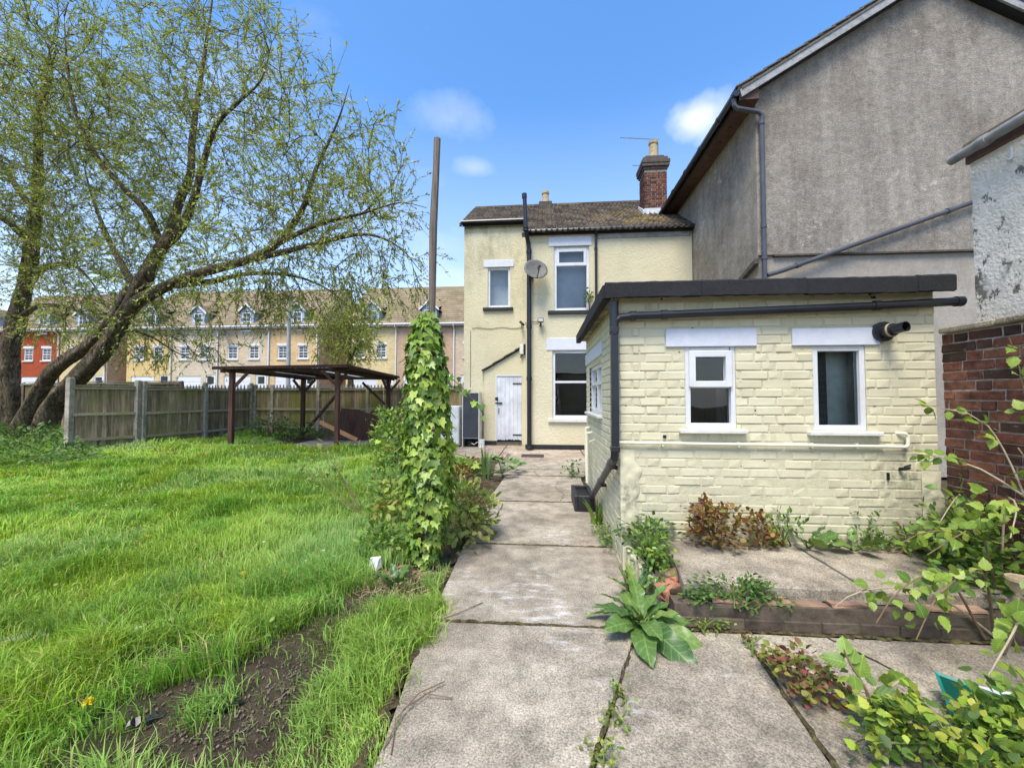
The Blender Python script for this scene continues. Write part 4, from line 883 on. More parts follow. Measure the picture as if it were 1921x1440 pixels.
dp = MB(); dp.tube([(3.62, GY - .1, 7.10), (3.63, GY - .1, 6.98), (3.68, GY - .1, 6.92), (4.06, GY - .1, 6.83), (4.13, GY - .09, 6.76), (4.13, GY - .07, 6.6), (4.13, GY - .07, 2.6)], .042, 12)
for z in (6.60, 4.62, 4.02): dp.tube([(4.13, GY - .07, z), (4.13, GY - .07, z + .06)], .052, 12)
dp.build('downpipe', M['gpipe'], gh)
dp = MB(); dp.tube([(4.17, GY - .08, 3.72), (4.45, GY - .08, 3.80), (7.9, GY - .08, 5.02)], .042, 10); dp.tube([(4.68, GY - .08, 3.88), (4.76, GY - .08, 3.91)], .054, 10); dp.tube([(7.30, GY - .08, 4.81), (7.38, GY - .08, 4.84)], .054, 10); dp.build('waste_pipe', M['gpipe'], gh)
lt = MB(); lt.prism([(7.70, 4.05), (9.4, 3.55), (9.4, 3.47), (7.70, 3.96)], 0, GX - .09, GX - .004); lt.build('flashing', M['stone'], gh)
lt = MB(); lt.prism([(7.5, 3.6), (8.6, 3.3), (8.6, 3.1), (7.5, 3.1)], 0, GX - .35, GX - .10); lt.build('coping', M['ladder'], gh)

# ------------------------------------------------------------------ the terrace beyond the fence
TY = 32.0
def terrace(x0, x1, wallmat, label, dormx, ends='', door=True, opened=False, dishx=None):
    t = thing('terraced_house', label, 'house', ((x0 + x1) / 2, TY, 0), 'terraced houses beyond the fence')
    fr = FR('Y', TY); w = x1 - x0; wins = [(x0 + w * .26 - .45, x0 + w * .26 + .45, 4.72, 5.80), (x0 + w * .68 - .45, x0 + w * .68 + .45, 4.72, 5.80)]
    gd = (x0 + w * .10, x0 + w * .62, .6, 3.25); dr_ = (x0 + w * .72, x0 + w * .92, .6, 3.35)
    dw = (dormx - .40, dormx + .40, 7.15, 7.47)
    m = MB(); fr.wall(m, x0 + .002, x1 - .002, -.2, 7.62, wins + [gd, dr_, dw], .12)
    for sde, xx_ in (('L', x0 + .002), ('R', x1 - .002)):
        if sde in ends: pass
    m.build('wall', M_W(wallmat), t)
    for sde, xx_ in (('L', x0), ('R', x1)):
        if sde in ends:
            e = MB(); e.poly([(xx_, TY + .002, -.2), (xx_, TY + 9, -.2), (xx_, TY + 9, 7.6), (xx_, TY + 4.5, 11.85), (xx_, TY + .002, 7.6)]); e.build('end_wall', WALLS['brown'], t)
    r_ = MB(); r_.prism([(TY - .35, 7.50), (TY + 4.5, 11.90), (TY + 9.3, 7.5), (TY + 9.3, 7.4), (TY + 4.5, 11.78), (TY - .35, 7.40)], 0, x0 - (.15 if 'L' in ends else 0), x1 + (.15 if 'R' in ends else 0)); r_ = r_.build('roof', M['rooffar'], t)
    # dormer with a gablet
    dm = MB(); dx0, dx1 = dormx - .62, dormx + .62; z0, z1 = 7.62, 8.75; y0 = TY - .02
    dm.poly([(dx0, y0, z0 - .12), (dormx - .40, y0, z0 - .12), (dormx - .40, y0, z1), (dormx, y0, z1 + .1), (dormx + .40, y0, z1), (dormx + .40, y0, z0 - .12), (dx1, y0, z0 - .12), (dx1, y0, z1), (dormx, y0, z1 + .62), (dx0, y0, z1)])
    dm.quad((dx0, y0, z0), (dx0, y0 + 2.0, z0 + 1.9), (dx0, y0 + 1.4, z1), (dx0, y0, z1)); dm.quad((dx1, y0, z0), (dx1, y0 + 2.0, z0 + 1.9), (dx1, y0 + 1.4, z1), (dx1, y0, z1)); dm = dm.build('dormer', M['dormer'], t)
    for s in (-1, 1):
        q = MB(); q.prism([(dormx, z1 + .70), (dormx + s * .85, z1 - .08), (dormx + s * .85, z1 - .0), (dormx, z1 + .78)], 1, y0 - .12, y0 + 2.1); q.build('dormer_roof', M['rooffar'], dm)
        q = MB(); q.prism([(dormx, z1 + .62), (dormx + s * .86, z1 - .16), (dormx + s * .86, z1 + .02), (dormx, z1 + .80)], 1, y0 - .17, y0 - .125); q.build('barge_board', M['upvcfar'], dm)
    q = MB(); q.box(dormx - .40, dormx + .40, TY + .002, TY + .11, 7.15, 7.153); 
    fr2 = FR('Y', TY - .03); window(t, fr2, dormx - .40, dormx + .40, 7.16, 8.74, splits=(7.95,), fw=.08, d0=.0, d1=.06, mat='upvcfar', back='dusk', room=.3, bevel=0, bars=.03)
    slabbox(t, 'sill', fr, 'upvcfar', dormx - .48, dormx + .48, 7.06, 7.145, -.10, .0, 0)
    for i, q in enumerate(wins):
        window(t, fr, *q, splits=((q[2] + q[3]) / 2,), fw=.08, d0=.03, d1=.09, mat='upvcfar', back='dusk', room=.35, bars=.035, bevel=0)
        slabbox(t, 'lintel', fr, 'upvcfar', q[0] - .08, q[1] + .08, q[3] + .01, q[3] + .22, -.03, .05, 0); slabbox(t, 'sill', fr, 'sillw', q[0] - .1, q[1] + .1, q[2] - .11, q[2] - .01, -.08, .05, 0)
        if opened and i == 1:
            o_ = MB(); o_.bar((q[0] + .05, TY - .02, q[2] + .55), (q[0] + .05, TY - .32, q[2] + .12), .06, .05); o_.bar((q[1] - .05, TY - .02, q[2] + .55), (q[1] - .05, TY - .32, q[2] + .12), .06, .05); o_.bar((q[0], TY - .32, q[2] + .12), (q[1], TY - .32, q[2] + .12), .06, .05); o_.bar((q[0], TY - .02, q[2] + .55), (q[1], TY - .02, q[2] + .55), .06, .05); o_.build('open_sash', M['upvcfar'], t)
    gdo = MB(); fr.box(gdo, gd[0], gd[1], gd[2], gd[3], .05, .1); gdo = gdo.build('garage_door', M['upvcfar'], t)
    for k in range(5): slabbox(gdo, 'door_panel', fr, 'upvcfar', gd[0] + .06, gd[1] - .06, gd[3] - .5 - k * .5, gd[3] - .06 - k * .5, .035, .05, 0)
    do = MB(); ringbox(fr, do, dr_[0], dr_[1], dr_[2], dr_[3], .1, .03, .1); do = do.build('door', M['upvcfar'], t); slabbox(do, 'door_panel', fr, 'upvcfar', dr_[0] + .1, dr_[1] - .1, dr_[2] + .1, 2.5, .06, .09, 0); slabbox(do, 'pane', fr, 'dark', dr_[0] + .18, dr_[1] - .18, 2.55, 3.2, .055, .09, 0)
    slabbox(t, 'eaves_board', fr, 'upvcfar', x0 + .01, x1 - .01, 7.30, 7.50, -.36, -.30, 0)
    g_ = MB(); g_.tube([(x0, TY - .43, 7.46), (x1 - .01, TY - .43, 7.46)], .07, 8); g_.build('gutter', M['upvcfar'], t)
    p_ = MB(); p_.tube([(x1 - .12, TY - .42, 7.42), (x1 - .12, TY - .40, 7.3), (x1 - .12, TY - .09, 7.05), (x1 - .12, TY - .09, .5)], .06, 8); p_.build('downpipe', M['upvcfar'], t)
    if dishx: 
        q = lathe(MB(), (0, 0, 0), [(0, .02), (.2, .05), (.36, .14), (.37, .12), (0, -.01)], 16); q.v = [(dishx + x, TY - .35 - z, 6.75 + y) for x, y, z in q.v]; q.build('satellite_dish', M['dish'], t)
    return t
def M_W(k): return WALLS[k]
terrace(-52.0, -47.63, 'red', 'red brick terraced house at the left edge behind the upright trunk', -50.2)
terrace(-47.63, -43.33, 'red', 'bright red brick terraced house seen between the willow trunks', -45.1)
terrace(-43.33, -38.7, 'paley', 'pale yellow terraced house behind the leaning trunks, next to the red brick one', -41.2, 'R')
terrace(-36.8, -32.42, 'yellow', 'deep yellow terraced house just right of the leaning trunks', -34.5, 'L')
terrace(-32.42, -28.06, 'cream', 'cream terraced house with one tilted-open window, next to the deep yellow one', -30.1, opened=True)
terrace(-28.06, -23.38, 'tan', 'tan terraced house with a dish under its gutter, left of the lamp post', -25.6, dishx=-27.2)
terrace(-23.38, -19.06, 'orange', 'orange brick end-of-terrace house behind the tall lamp post', -21.0, 'R', opened=False)
terrace(-16.64, -12.17, 'paley', 'pale yellow end-of-terrace house left of the ivy-covered post', -14.4, 'L')
terrace(-12.17, -7.25, 'pink', 'pinkish tan terraced house behind the ivy-covered post', -9.5, dishx=-8.6)
terrace(-7.25, -2.9, 'tan', 'tan terraced house mostly hidden behind the cream house', -5.0, 'R')
# ------------------------------------------------------------------ fences
def unit_board(mat, w=.1, t=.016, h=1.0):
    m = MB(); m.prism([(-w / 2, 0), (w / 2, 0), (w / 2, t * .6), (-w / 2, t)], 2, 0, h); return m.mesh('board', M[mat])
BOARD = unit_board('fence')
def fence_run(label, pts, top=1.78, postmat='cpost', pw=.11, ph=1.92, face=1, group='close-boarded fences round the lawn', skip_last=False):
    """posts, three rails per bay on the garden side, feather-edge boards behind"""
    rr = random.Random(int(abs(pts[0][0]) * 100)); c = pts[len(pts) // 2]; t = thing('board_fence', label, 'fence', (c[0], c[1], 0), group)
    for i, p in enumerate(pts):
        b = MB(); h = ph + rr.uniform(-.05, .06); b.box(p[0] - pw / 2, p[0] + pw / 2, p[1] - pw / 2, p[1] + pw / 2, -.1, h); b.box(p[0] - pw / 2 + .012, p[0] + pw / 2 - .012, p[1] - pw / 2 + .012, p[1] + pw / 2 - .012, h, h + .02); b.build('post', M[postmat], t, bevel=.008)
    for p, q in zip(pts, pts[1:]):
        P, Q = Vector((*p, 0)), Vector((*q, 0)); d = (Q - P).normalized(); n = Vector((d.y, -d.x, 0)) * face; L = (Q - P).length; tilt = rr.uniform(-.03, .03)
        for z in (.30, .98, top - .06):
            b = MB(); a0 = P + d * (pw * .45) + n * .03; a1 = Q - d * (pw * .45) + n * .03; b.bar((a0.x, a0.y, z + tilt), (a1.x, a1.y, z - tilt), .045, .075 if z < 1.5 else .05); b.build('rail', M['rail'], t)
        b = MB(); a0 = P + d * (pw * .4) - n * .0; a1 = Q - d * (pw * .4) - n * .0; b.bar((a0.x, a0.y, top + .01 + tilt), (a1.x, a1.y, top + .01 - tilt), .06, .028); b.build('capping', M['rail'], t)
        u = pw / 2 + .04; ang = math.atan2(d.y, d.x)
        while u < L - pw / 2:
            w = P + d * u - n * (.008 + rr.uniform(-.003, .003)); k = rr.uniform(-.012, .004)
            put('board', BOARD, t, (w.x, w.y, .03), (0, rr.uniform(-.006, .006), ang), (.98, 1, top - .04 + k)); u += .092
    return t
fence_run('mossy board fence panel meeting the foot of the leaning willow', [(-12.40, 9.40), (-11.8, 10.6)], 1.74, pw=.13)
fence_run('weathered board fence running back from the tall concrete post to the corner', [(-11.74, 10.72), (-11.25, 12.3), (-11.2, 14.30)], 1.74)
fence_run('mossy board fence along the back behind the timber shelter', [(-11.12, 14.42), (-10.42, 14.42), (-8.50, 14.32), (-6.55, 14.25), (-4.7, 14.2), (-2.9, 14.2)], 1.78)
fence_run('dark green board fence behind the willow trunks', [(-22.2, 14.1), (-20.2, 13.8), (-18.2, 13.5), (-16.2, 13.2), (-14.3, 12.9), (-12.5, 12.7)], 1.98, 'post', .09, 2.0)
# steel palisade peeping over the boards
pf = thing('palisade_fence', 'spiked steel palisade fence whose tips show above the boards', 'fence', (-14, 16, 0)); pm = MB(); pm.prism([(-.035, 0), (.035, 0), (.035, 2.02), (.018, 2.1), (.0, 2.04), (-.018, 2.1), (-.035, 2.02)], 1, 0, .004); pm = pm.mesh('pale', M['palis'])
for k in range(120):
    x = -20.5 + k * .15; put('pale', pm, pf, (x, 16.2 + .02 * math.sin(k), 0), None, (1.0, 1, .94 + .012 * random.random()))
b = MB(); b.box(-20.5, -2.6, 16.21, 16.25, 1.55, 1.60); b.box(-20.5, -2.6, 16.21, 16.25, .4, .45); b.build('rail', M['palis'], pf)
# lamp column in the street behind
lc = thing('lamp_post', 'tall grey street lamp post in front of the orange brick terrace', 'lamp post', (-14.95, 22, 0))
b = MB(); b.tube([(-14.95, 22, 0), (-14.95, 22, 3.0), (-14.98, 22, 7.6)], [.13, .12, .085], 12); b.build('column', M['lampc'], lc); b = MB(); b.tube([(-14.98, 22, 7.55), (-14.9, 21.7, 7.85), (-14.7, 21.0, 7.95)], .05, 8); b.build('arm', M['lampc'], lc); b = MB(); b.box(-14.8, -14.6, 20.5, 21.05, 7.9, 8.02); b.build('lamp_head', M['lampc'], lc, bevel=.03)

# ------------------------------------------------------------------ timber shelter
sh = thing('timber_shelter', 'dark stained timber shelter with flat sheet roof in front of the back fence', 'shelter', (-7.5, 12.2, 0))
PO = [(-9.05, 10.80), (-6.15, 11.35), (-8.50, 13.35), (-5.55, 13.75)]; TZ = [2.16, 2.22, 2.06, 2.06]
for (x, y), z, mt in zip(PO, TZ, ('redwood', 'redwood', 'shed', 'shed')): b = MB(); b.box(x - .06, x + .06, y - .06, y + .06, -.02, z); b.build('post', M[mt], sh, bevel=.006)
def P3(i, dx=0, dy=0, dz=0): return (PO[i][0] + dx, PO[i][1] + dy, TZ[i] + dz)
for i, j in ((0, 1), (2, 3), (0, 2), (1, 3)):
    a, c = Vector(P3(i, 0, 0, .05)), Vector(P3(j, 0, 0, .05)); d = (c - a).normalized(); b = MB(); b.bar(tuple(a - d * .32), tuple(c + d * .32), .05, .10); b.build('beam', M['shed'], sh)
for k in range(4):
    t_ = (k + .5) / 4; a = Vector(P3(0, 0, 0, .06)).lerp(Vector(P3(1, 0, 0, .06)), t_); c = Vector(P3(2, 0, 0, .06)).lerp(Vector(P3(3, 0, 0, .06)), t_); b = MB(); b.bar(tuple(a), tuple(c), .05, .08); b.build('rafter', M['shed'], sh)
for i, dx, dy in ((0, .42, .08), (1, -.42, -.08), (1, .08, .42), (2, -.35, -.05), (2, .40, .06), (3, -.05, -.42), (3, .40, .05)):
    b = MB(); x, y = PO[i]; b.bar((x, y, TZ[i] - .48), (x + dx, y + dy, TZ[i] + .0), .05, .08); b.build('brace', M['redwood'] if i < 2 else M['shed'], sh)
b = MB(); b.bar((-8.45, 13.28, .12), (-6.9, 12.9, 1.66), .05, .09); b.build('brace', M['shed'], sh); b = MB(); b.bar((-5.6, 13.65, 1.15), (-6.4, 13.5, 1.95), .05, .08); b.build('brace', M['shed'], sh)
q0, q1, q2, q3 = Vector((-9.42, 10.55, 2.25)), Vector((-5.75, 11.15, 2.34)), Vector((-5.25, 14.0, 2.14)), Vector((-8.85, 13.65, 2.14)); NS = 6
for k in range(NS):
    a0, a1 = q0.lerp(q1, k / NS), q0.lerp(q1, (k + 1.06) / NS); b0, b1 = q3.lerp(q2, k / NS), q3.lerp(q2, (k + 1.06) / NS); V = []; F = []; n = 15
    for i in range(n):
        t_ = i / (n - 1); z = .014 * math.sin(t_ * 2 * math.pi * 5) + .004 * (k % 2)
        for s_, A_, B_ in ((0, a0.lerp(a1, t_), b0.lerp(b1, t_)),):
            V += [(A_.x, A_.y, A_.z + z + .01), (B_.x, B_.y, B_.z + z + .01)]
    F = [(2 * i, 2 * i + 1, 2 * i + 3, 2 * i + 2) for i in range(n - 1)]
    m_ = MB(); m_.v = V; m_.f = F; m_.build('roof_sheet', M['polyc' if k in (1, 3, 4) else 'corr'], sh)
b = MB(); b.bar((-9.44, 10.52, 2.27), (-5.74, 11.13, 2.36), .02, .09); b.bar((-5.74, 11.13, 2.36), (-5.24, 14.0, 2.16), .02, .08); b.build('edge_trim', M['brownb'], sh)
# things stored below it
b = MB(); b.bar((-7.05, 11.95, .66), (-5.82, 11.95, .10), .03, .13); tag(b.build('plank', M['plank'], None, bevel=.004), 'bare orange timber plank leaning across the shelter post', 'plank')
b = MB(); b.prism([(-7.05, .0), (-6.15, .0), (-6.2, 1.02), (-6.85, 1.06)], 1, 12.9, 12.93); tag(b.build('brown_board', M['brownb']), 'tall dark brown sheet leaning behind the orange plank', 'board')
b = MB(); b.prism([(-6.35, .0), (-5.35, .0), (-5.5, .82), (-6.2, 1.0)], 1, 12.75, 12.78); tag(b.build('brown_board', M['brownb']), 'dark brown sheet leaning in front beside the pale frame', 'board')
t = thing('wooden_frame', 'pale wooden ladder-like frame leaning under the shelter', 'frame', (-5.9, 13.3, 0))
for x, dx in ((-6.12, .1), (-5.62, .0)): b = MB(); b.bar((x - dx * 0 - .05, 13.15, 0), (x, 13.55, 1.08), .05, .03); b.build('stile', M['ladder'], t)
for z in (.3, .55, .80, 1.05): b = MB(); y_ = 13.15 + .4 * z / 1.08; b.bar((-6.15, y_, z), (-5.62, y_, z), .03, .03); b.build('rung', M['ladder'], t)
b = MB()
for k in range(60):
    x, y = -8.2 + random.random() * 1.7, 12.6 + random.random() * .9; a = random.uniform(-.6, .6) ; l = random.uniform(.3, 1.0); b.tube([(x, y, .02 + random.random() * .12), (x + l * .5 * math.cos(a), y + l * .3 * math.sin(a), .06 + random.random() * .14), (x + l * math.cos(a), y + l * .6 * math.sin(a), .03)], .006, 4)
tag(b.build('brushwood', M['stem']), 'heap of cut brown twigs on the ground below the shelter', 'twigs')

# ------------------------------------------------------------------ fridge, freezer and tin by the house
t = thing('old_fridge', 'discarded fridge standing with its dark back panel to the yard', 'fridge', (-2.1, 11.6, 0)); x0, x1, y0, y1 = -2.36, -1.86, 11.30, 11.84
b = MB(); b.box(x0, x0 + .022, y0, y1, 0, 1.58); b.box(x1 - .022, x1, y0, y1, 0, 1.58); b.box(x0 + .022, x1 - .022, y0, y1, 1.555, 1.58); b.box(x0 + .022, x1 - .022, y1 - .06, y1, 0, 1.555); b.build('cabinet', M['fridge'], t, bevel=.004)
b = MB(); b.box(x0 + .024, x1 - .024, y0 + .012, y0 + .05, .27, 1.553); b.build('back_panel', M['fback'], t); b = MB(); b.box(x0 + .022, x1 - .022, y0 + .004, y0 + .03, .245, .268); b.build('trim', M['greyslat'], t)
b = MB(); b.box(x0 + .024, x1 - .024, y0 + .3, y0 + .34, .02, .245); b.build('compartment', M['iron'], t); b = MB(); b.tube([(-2.15, y0 + .2, .02), (-2.15, y0 + .2, .16), (-2.15, y0 + .2, .2)], [.1, .1, .05], 14); b.build('compressor', M['iron'], t); b = MB(); b.tube([(-2.1, y0 + .1, .1), (-2.0, y0 - .02, .08), (-1.92, y0 - .1, .14), (-1.88, y0 - .12, .16)], .01, 6); b.build('cable', M['whitep'], t)
t = thing('white_freezer', 'white upright freezer half hidden behind the ivy', 'freezer', (-2.75, 11.6, 0)); b = MB(); b.box(-3.0, -2.45, 11.35, 11.9, .02, 1.18); b.build('cabinet', M['whitep'], t, bevel=.012); b = MB(); b.box(-2.99, -2.46, 11.30, 11.348, .08, 1.17); b.build('door', M['whitep'], t, bevel=.01)
t = thing('paint_tin', 'small white paint tin beside the fridge', 'tin', (-1.78, 11.3, 0)); lathe(MB(), (-1.78, 11.30, 0), [(0, 0), (.085, 0), (.085, .005), (.08, .012), (.08, .2), (.086, .205), (.086, .22), (.07, .22), (.068, .205), (0, .205)], 18).build('can', M['tin'], t); b = MB(); b.tube([(-1.862, 11.3, .18), (-1.83, 11.24, .12), (-1.78, 11.215, .10), (-1.73, 11.24, .12), (-1.698, 11.3, .18)], .004, 5); b.build('handle', M['iron'], t)

# ------------------------------------------------------------------ timber posts
b = MB(); n = 14
for k in range(n):
    pass
pts = [(-1.03 + .09 * k / n + .006 * math.sin(k), 3.36 + .004 * math.cos(k * 2), -.05 + 3.78 * k / n) for k in range(n + 1)]; b.tube(pts, [.033 + .003 * math.sin(k * 1.3) for k in range(n + 1)], 8)
tag(b.build('timber_post', M['post']), 'tall bare weathered timber post rising out of the ivy', 'post')
b = MB(); b.box(-3.0, -2.9, 8.55, 8.65, -.05, 1.95); tag(b.build('timber_post', M['post'], None, bevel=.012), 'short square weathered post behind the left side of the ivy', 'post')

# ------------------------------------------------------------------ leaf machinery
def norm(a): return a / np.maximum(1e-6, np.linalg.norm(a, axis=-1, keepdims=True))
def T(v, f): return np.array(v, float), np.array(f, int)
T_KITE = T([(0, 0, 0), (-.23, .45, .05), (0, 1, -.03), (.23, .45, .05)], [(0, 2, 1), (0, 3, 2)])
T_NARROW = T([(0, 0, 0), (-.115, .4, .03), (0, 1, -.08), (.115, .4, .03)], [(0, 2, 1), (0, 3, 2)])
T_OVAL = T([(0, 0, 0), (-.25, .3, .06), (0, .36, 0), (.25, .3, .06), (-.22, .68, .03), (0, .7, -.02), (.22, .68, .03), (0, 1, -.1)], [(0, 2, 1), (0, 3, 2), (1, 2, 5), (1, 5, 4), (2, 3, 6), (2, 6, 5), (4, 5, 7), (5, 6, 7)])
_iv = [(0, .06, .0), (-.24, -.08, .05), (-.50, .10, .07), (-.36, .34, .04), (-.44, .58, .05), (-.19, .60, .03), (0, 1.02, -.07), (.19, .60, .03), (.44, .58, .05), (.36, .34, .04), (.50, .10, .07), (.24, -.08, .05)]
T_IVY = T(_iv + [(0, .34, -.03)], [(12, (k + 1) % 12, k) for k in range(12)])
_ro = [(.42 * math.sin(a) * (1 + .06 * math.sin(5 * a)), .48 - .48 * math.cos(a), .06 * abs(math.sin(a)) - .04 * math.cos(2 * a)) for a in np.linspace(0, 2 * math.pi, 12, endpoint=False)]
T_ROUND = T(_ro + [(0, .46, -.04)], [(12, k, (k + 1) % 12) for k in range(12)])
def toothed(n=9, w=.36):
    L = []; 
    for k in range(n + 1):
        t = k / n; ww = w * math.sin(math.pi * min(1, t ** .72)) * (1.0 + (.16 if k % 2 else -.06)); L.append((ww, t))
    v = [(0, 0, 0)] + [(-a, t, .10 * a) for a, t in L[1:-1]] + [(0, 1, -.1)] + [(a, t, .10 * a) for a, t in L[1:-1][::-1]]
    c = [(0, t * .98, -.03 * t) for t in (.25, .5, .75)]; N = len(v); v = v + c; f = []
    for k in range(N):
        a, b_ = v[k], v[(k + 1) % N]; tm = (a[1] + b_[1]) / 2; ci = N + (0 if tm < .37 else 1 if tm < .62 else 2); f.append((ci, (k + 1) % N, k))
    f += [(N, 0, 0)] if False else []
    # close the strips along the midrib
    def nearest(t): return 0 if t < .37 else 1 if t < .62 else 2
    for side in (range(0, N // 2), range(N // 2, N)):
        pr = None
        for k in side:
            ci = nearest((v[k][1] + v[(k + 1) % N][1]) / 2)
            if pr is not None and ci != pr: f.append((N + pr, N + ci, k))
            pr = ci
    return T(v, f)
T_TOOTH = toothed()
def frames(D, Nn):
    D = norm(D); S = norm(np.cross(D, Nn)); N2 = np.cross(S, D); return np.stack([S, D, N2], -1)
def leaf_cloud(P, D, Nn, size, tm, cols):
    V, F = tm; n = len(P); Rm = frames(D, Nn); loc = V[None] * np.asarray(size)[:, None, None]
    W = np.einsum('nij,nkj->nki', Rm, loc) + P[:, None]; FF = F[None] + (np.arange(n) * len(V))[:, None, None]
    return W.reshape(-1, 3), FF.reshape(-1, 3), np.repeat(cols, len(V), 0)
def merge(parts):
    Vs, Fs, Cs = [], [], []; o = 0
    for V, F, C in parts: Vs.append(V); Fs.append(F + o); Cs.append(C); o += len(V)
    return np.concatenate(Vs), np.concatenate(Fs), np.concatenate(Cs)
def pick(cols, n, var=.22):
    cols = np.array(cols); c = cols[RNG.integers(0, len(cols), n)]; return c * (1 + RNG.uniform(-var, var, (n, 1))) * (1 + RNG.uniform(-.08, .08, (n, 3)))
def cloud_obj(name, parts, mat, parent, kind=None):
    V, F, C = merge(parts); base = WLOC[parent.name] if parent is not None else Vector((0, 0, 0)); o = put(name, np_mesh(name, V - np.array(base), F, mat, C), parent); 
    if kind: o['kind'] = kind
    return o
def leaf_mesh(tm, mat, name='leaf', curl=0.):
    V, F = tm; V = V.copy(); V[:, 2] -= curl * V[:, 1] ** 2; return np_mesh(name, V, F, mat, smooth=True)
def leaf_objs(name, meshes, parent, P, D, Nn, size):
    Rm = frames(np.asarray(D, float), np.asarray(Nn, float))
    for i in range(len(P)): put(name, meshes[i % len(meshes)], parent, tuple(P[i]), Matrix(Rm[i].tolist()).to_euler(), (size[i],) * 3)
def shrub(name, label, cat, base, rad, h, nleaf, size, tm, cols, nstem=12, stemmat='stem', group=None, shape=.5, droop=.2, z0=.05, flowers=None, mat='fol', lean=(0, 0)):
    """stems from the base with leaves filling a dome-shaped volume in clumps"""
    t = thing(name, label, cat, base, group); base = np.array(base, float); rad = np.array(rad, float)
    ncl = max(6, nleaf // 14); th = RNG.uniform(0, 2 * np.pi, ncl); ph = RNG.uniform(0, 1, ncl); q = RNG.uniform(.25, 1, ncl) ** shape
    Cn = np.stack([np.cos(th) * q * rad[0] * np.sqrt(1 - ph ** 2 * .8), np.sin(th) * q * rad[1] * np.sqrt(1 - ph ** 2 * .8), z0 + (h - z0) * ph * (.5 + .5 * q)], -1); Cn[:, 0] += lean[0] * Cn[:, 2] / h; Cn[:, 1] += lean[1] * Cn[:, 2] / h
    ci = RNG.integers(0, ncl, nleaf); spread = size * 1.15; P = Cn[ci] + np.clip(RNG.normal(0, 1, (nleaf, 3)), -1.5, 1.5) * spread * [1, 1, .8]; P[:, 2] = np.maximum(P[:, 2], .015)
    out = norm(P * [1, 1, .4] + [0, 0, .15 * h]); D = norm(out + RNG.normal(0, .55, (nleaf, 3)) + [0, 0, -droop]); Nn = norm(out * .6 + [0, 0, .9] + RNG.normal(0, .35, (nleaf, 3)))
    cloud_obj('foliage', [leaf_cloud(P + base, D, Nn, size * RNG.uniform(.6, 1.3, nleaf), tm, pick(cols, nleaf))], M[mat], t)
    sm = MB()
    for k in range(min(nstem, ncl)):
        e = Cn[k]; a = base + RNG.normal(0, .03, 3) * [1, 1, 0]; mid = base + e * .5 + np.array([0, 0, .12 * h]) + RNG.normal(0, .03, 3); sm.tube([tuple(a), tuple(mid), tuple(base + e)], [.007, .005, .003], 5)
    sm.build('stem', M[stemmat], t)
    if flowers:
        fm, fs, fn = flowers
        for k in range(fn):
            e = base + Cn[k % ncl] * [1, 1, 1.02] + np.array([0, -.02, fs * .5]); f_ = MB()
            for j in range(5):
                a = j * 1.256; f_.poly([tuple(e), tuple(e + fs * np.array([math.cos(a - .5) * .6, math.sin(a - .5) * .6, .25])), tuple(e + fs * np.array([math.cos(a), math.sin(a), .4])), tuple(e + fs * np.array([math.cos(a + .5) * .6, math.sin(a + .5) * .6, .25]))])
            f_.build('flower', fm, t)
    return t
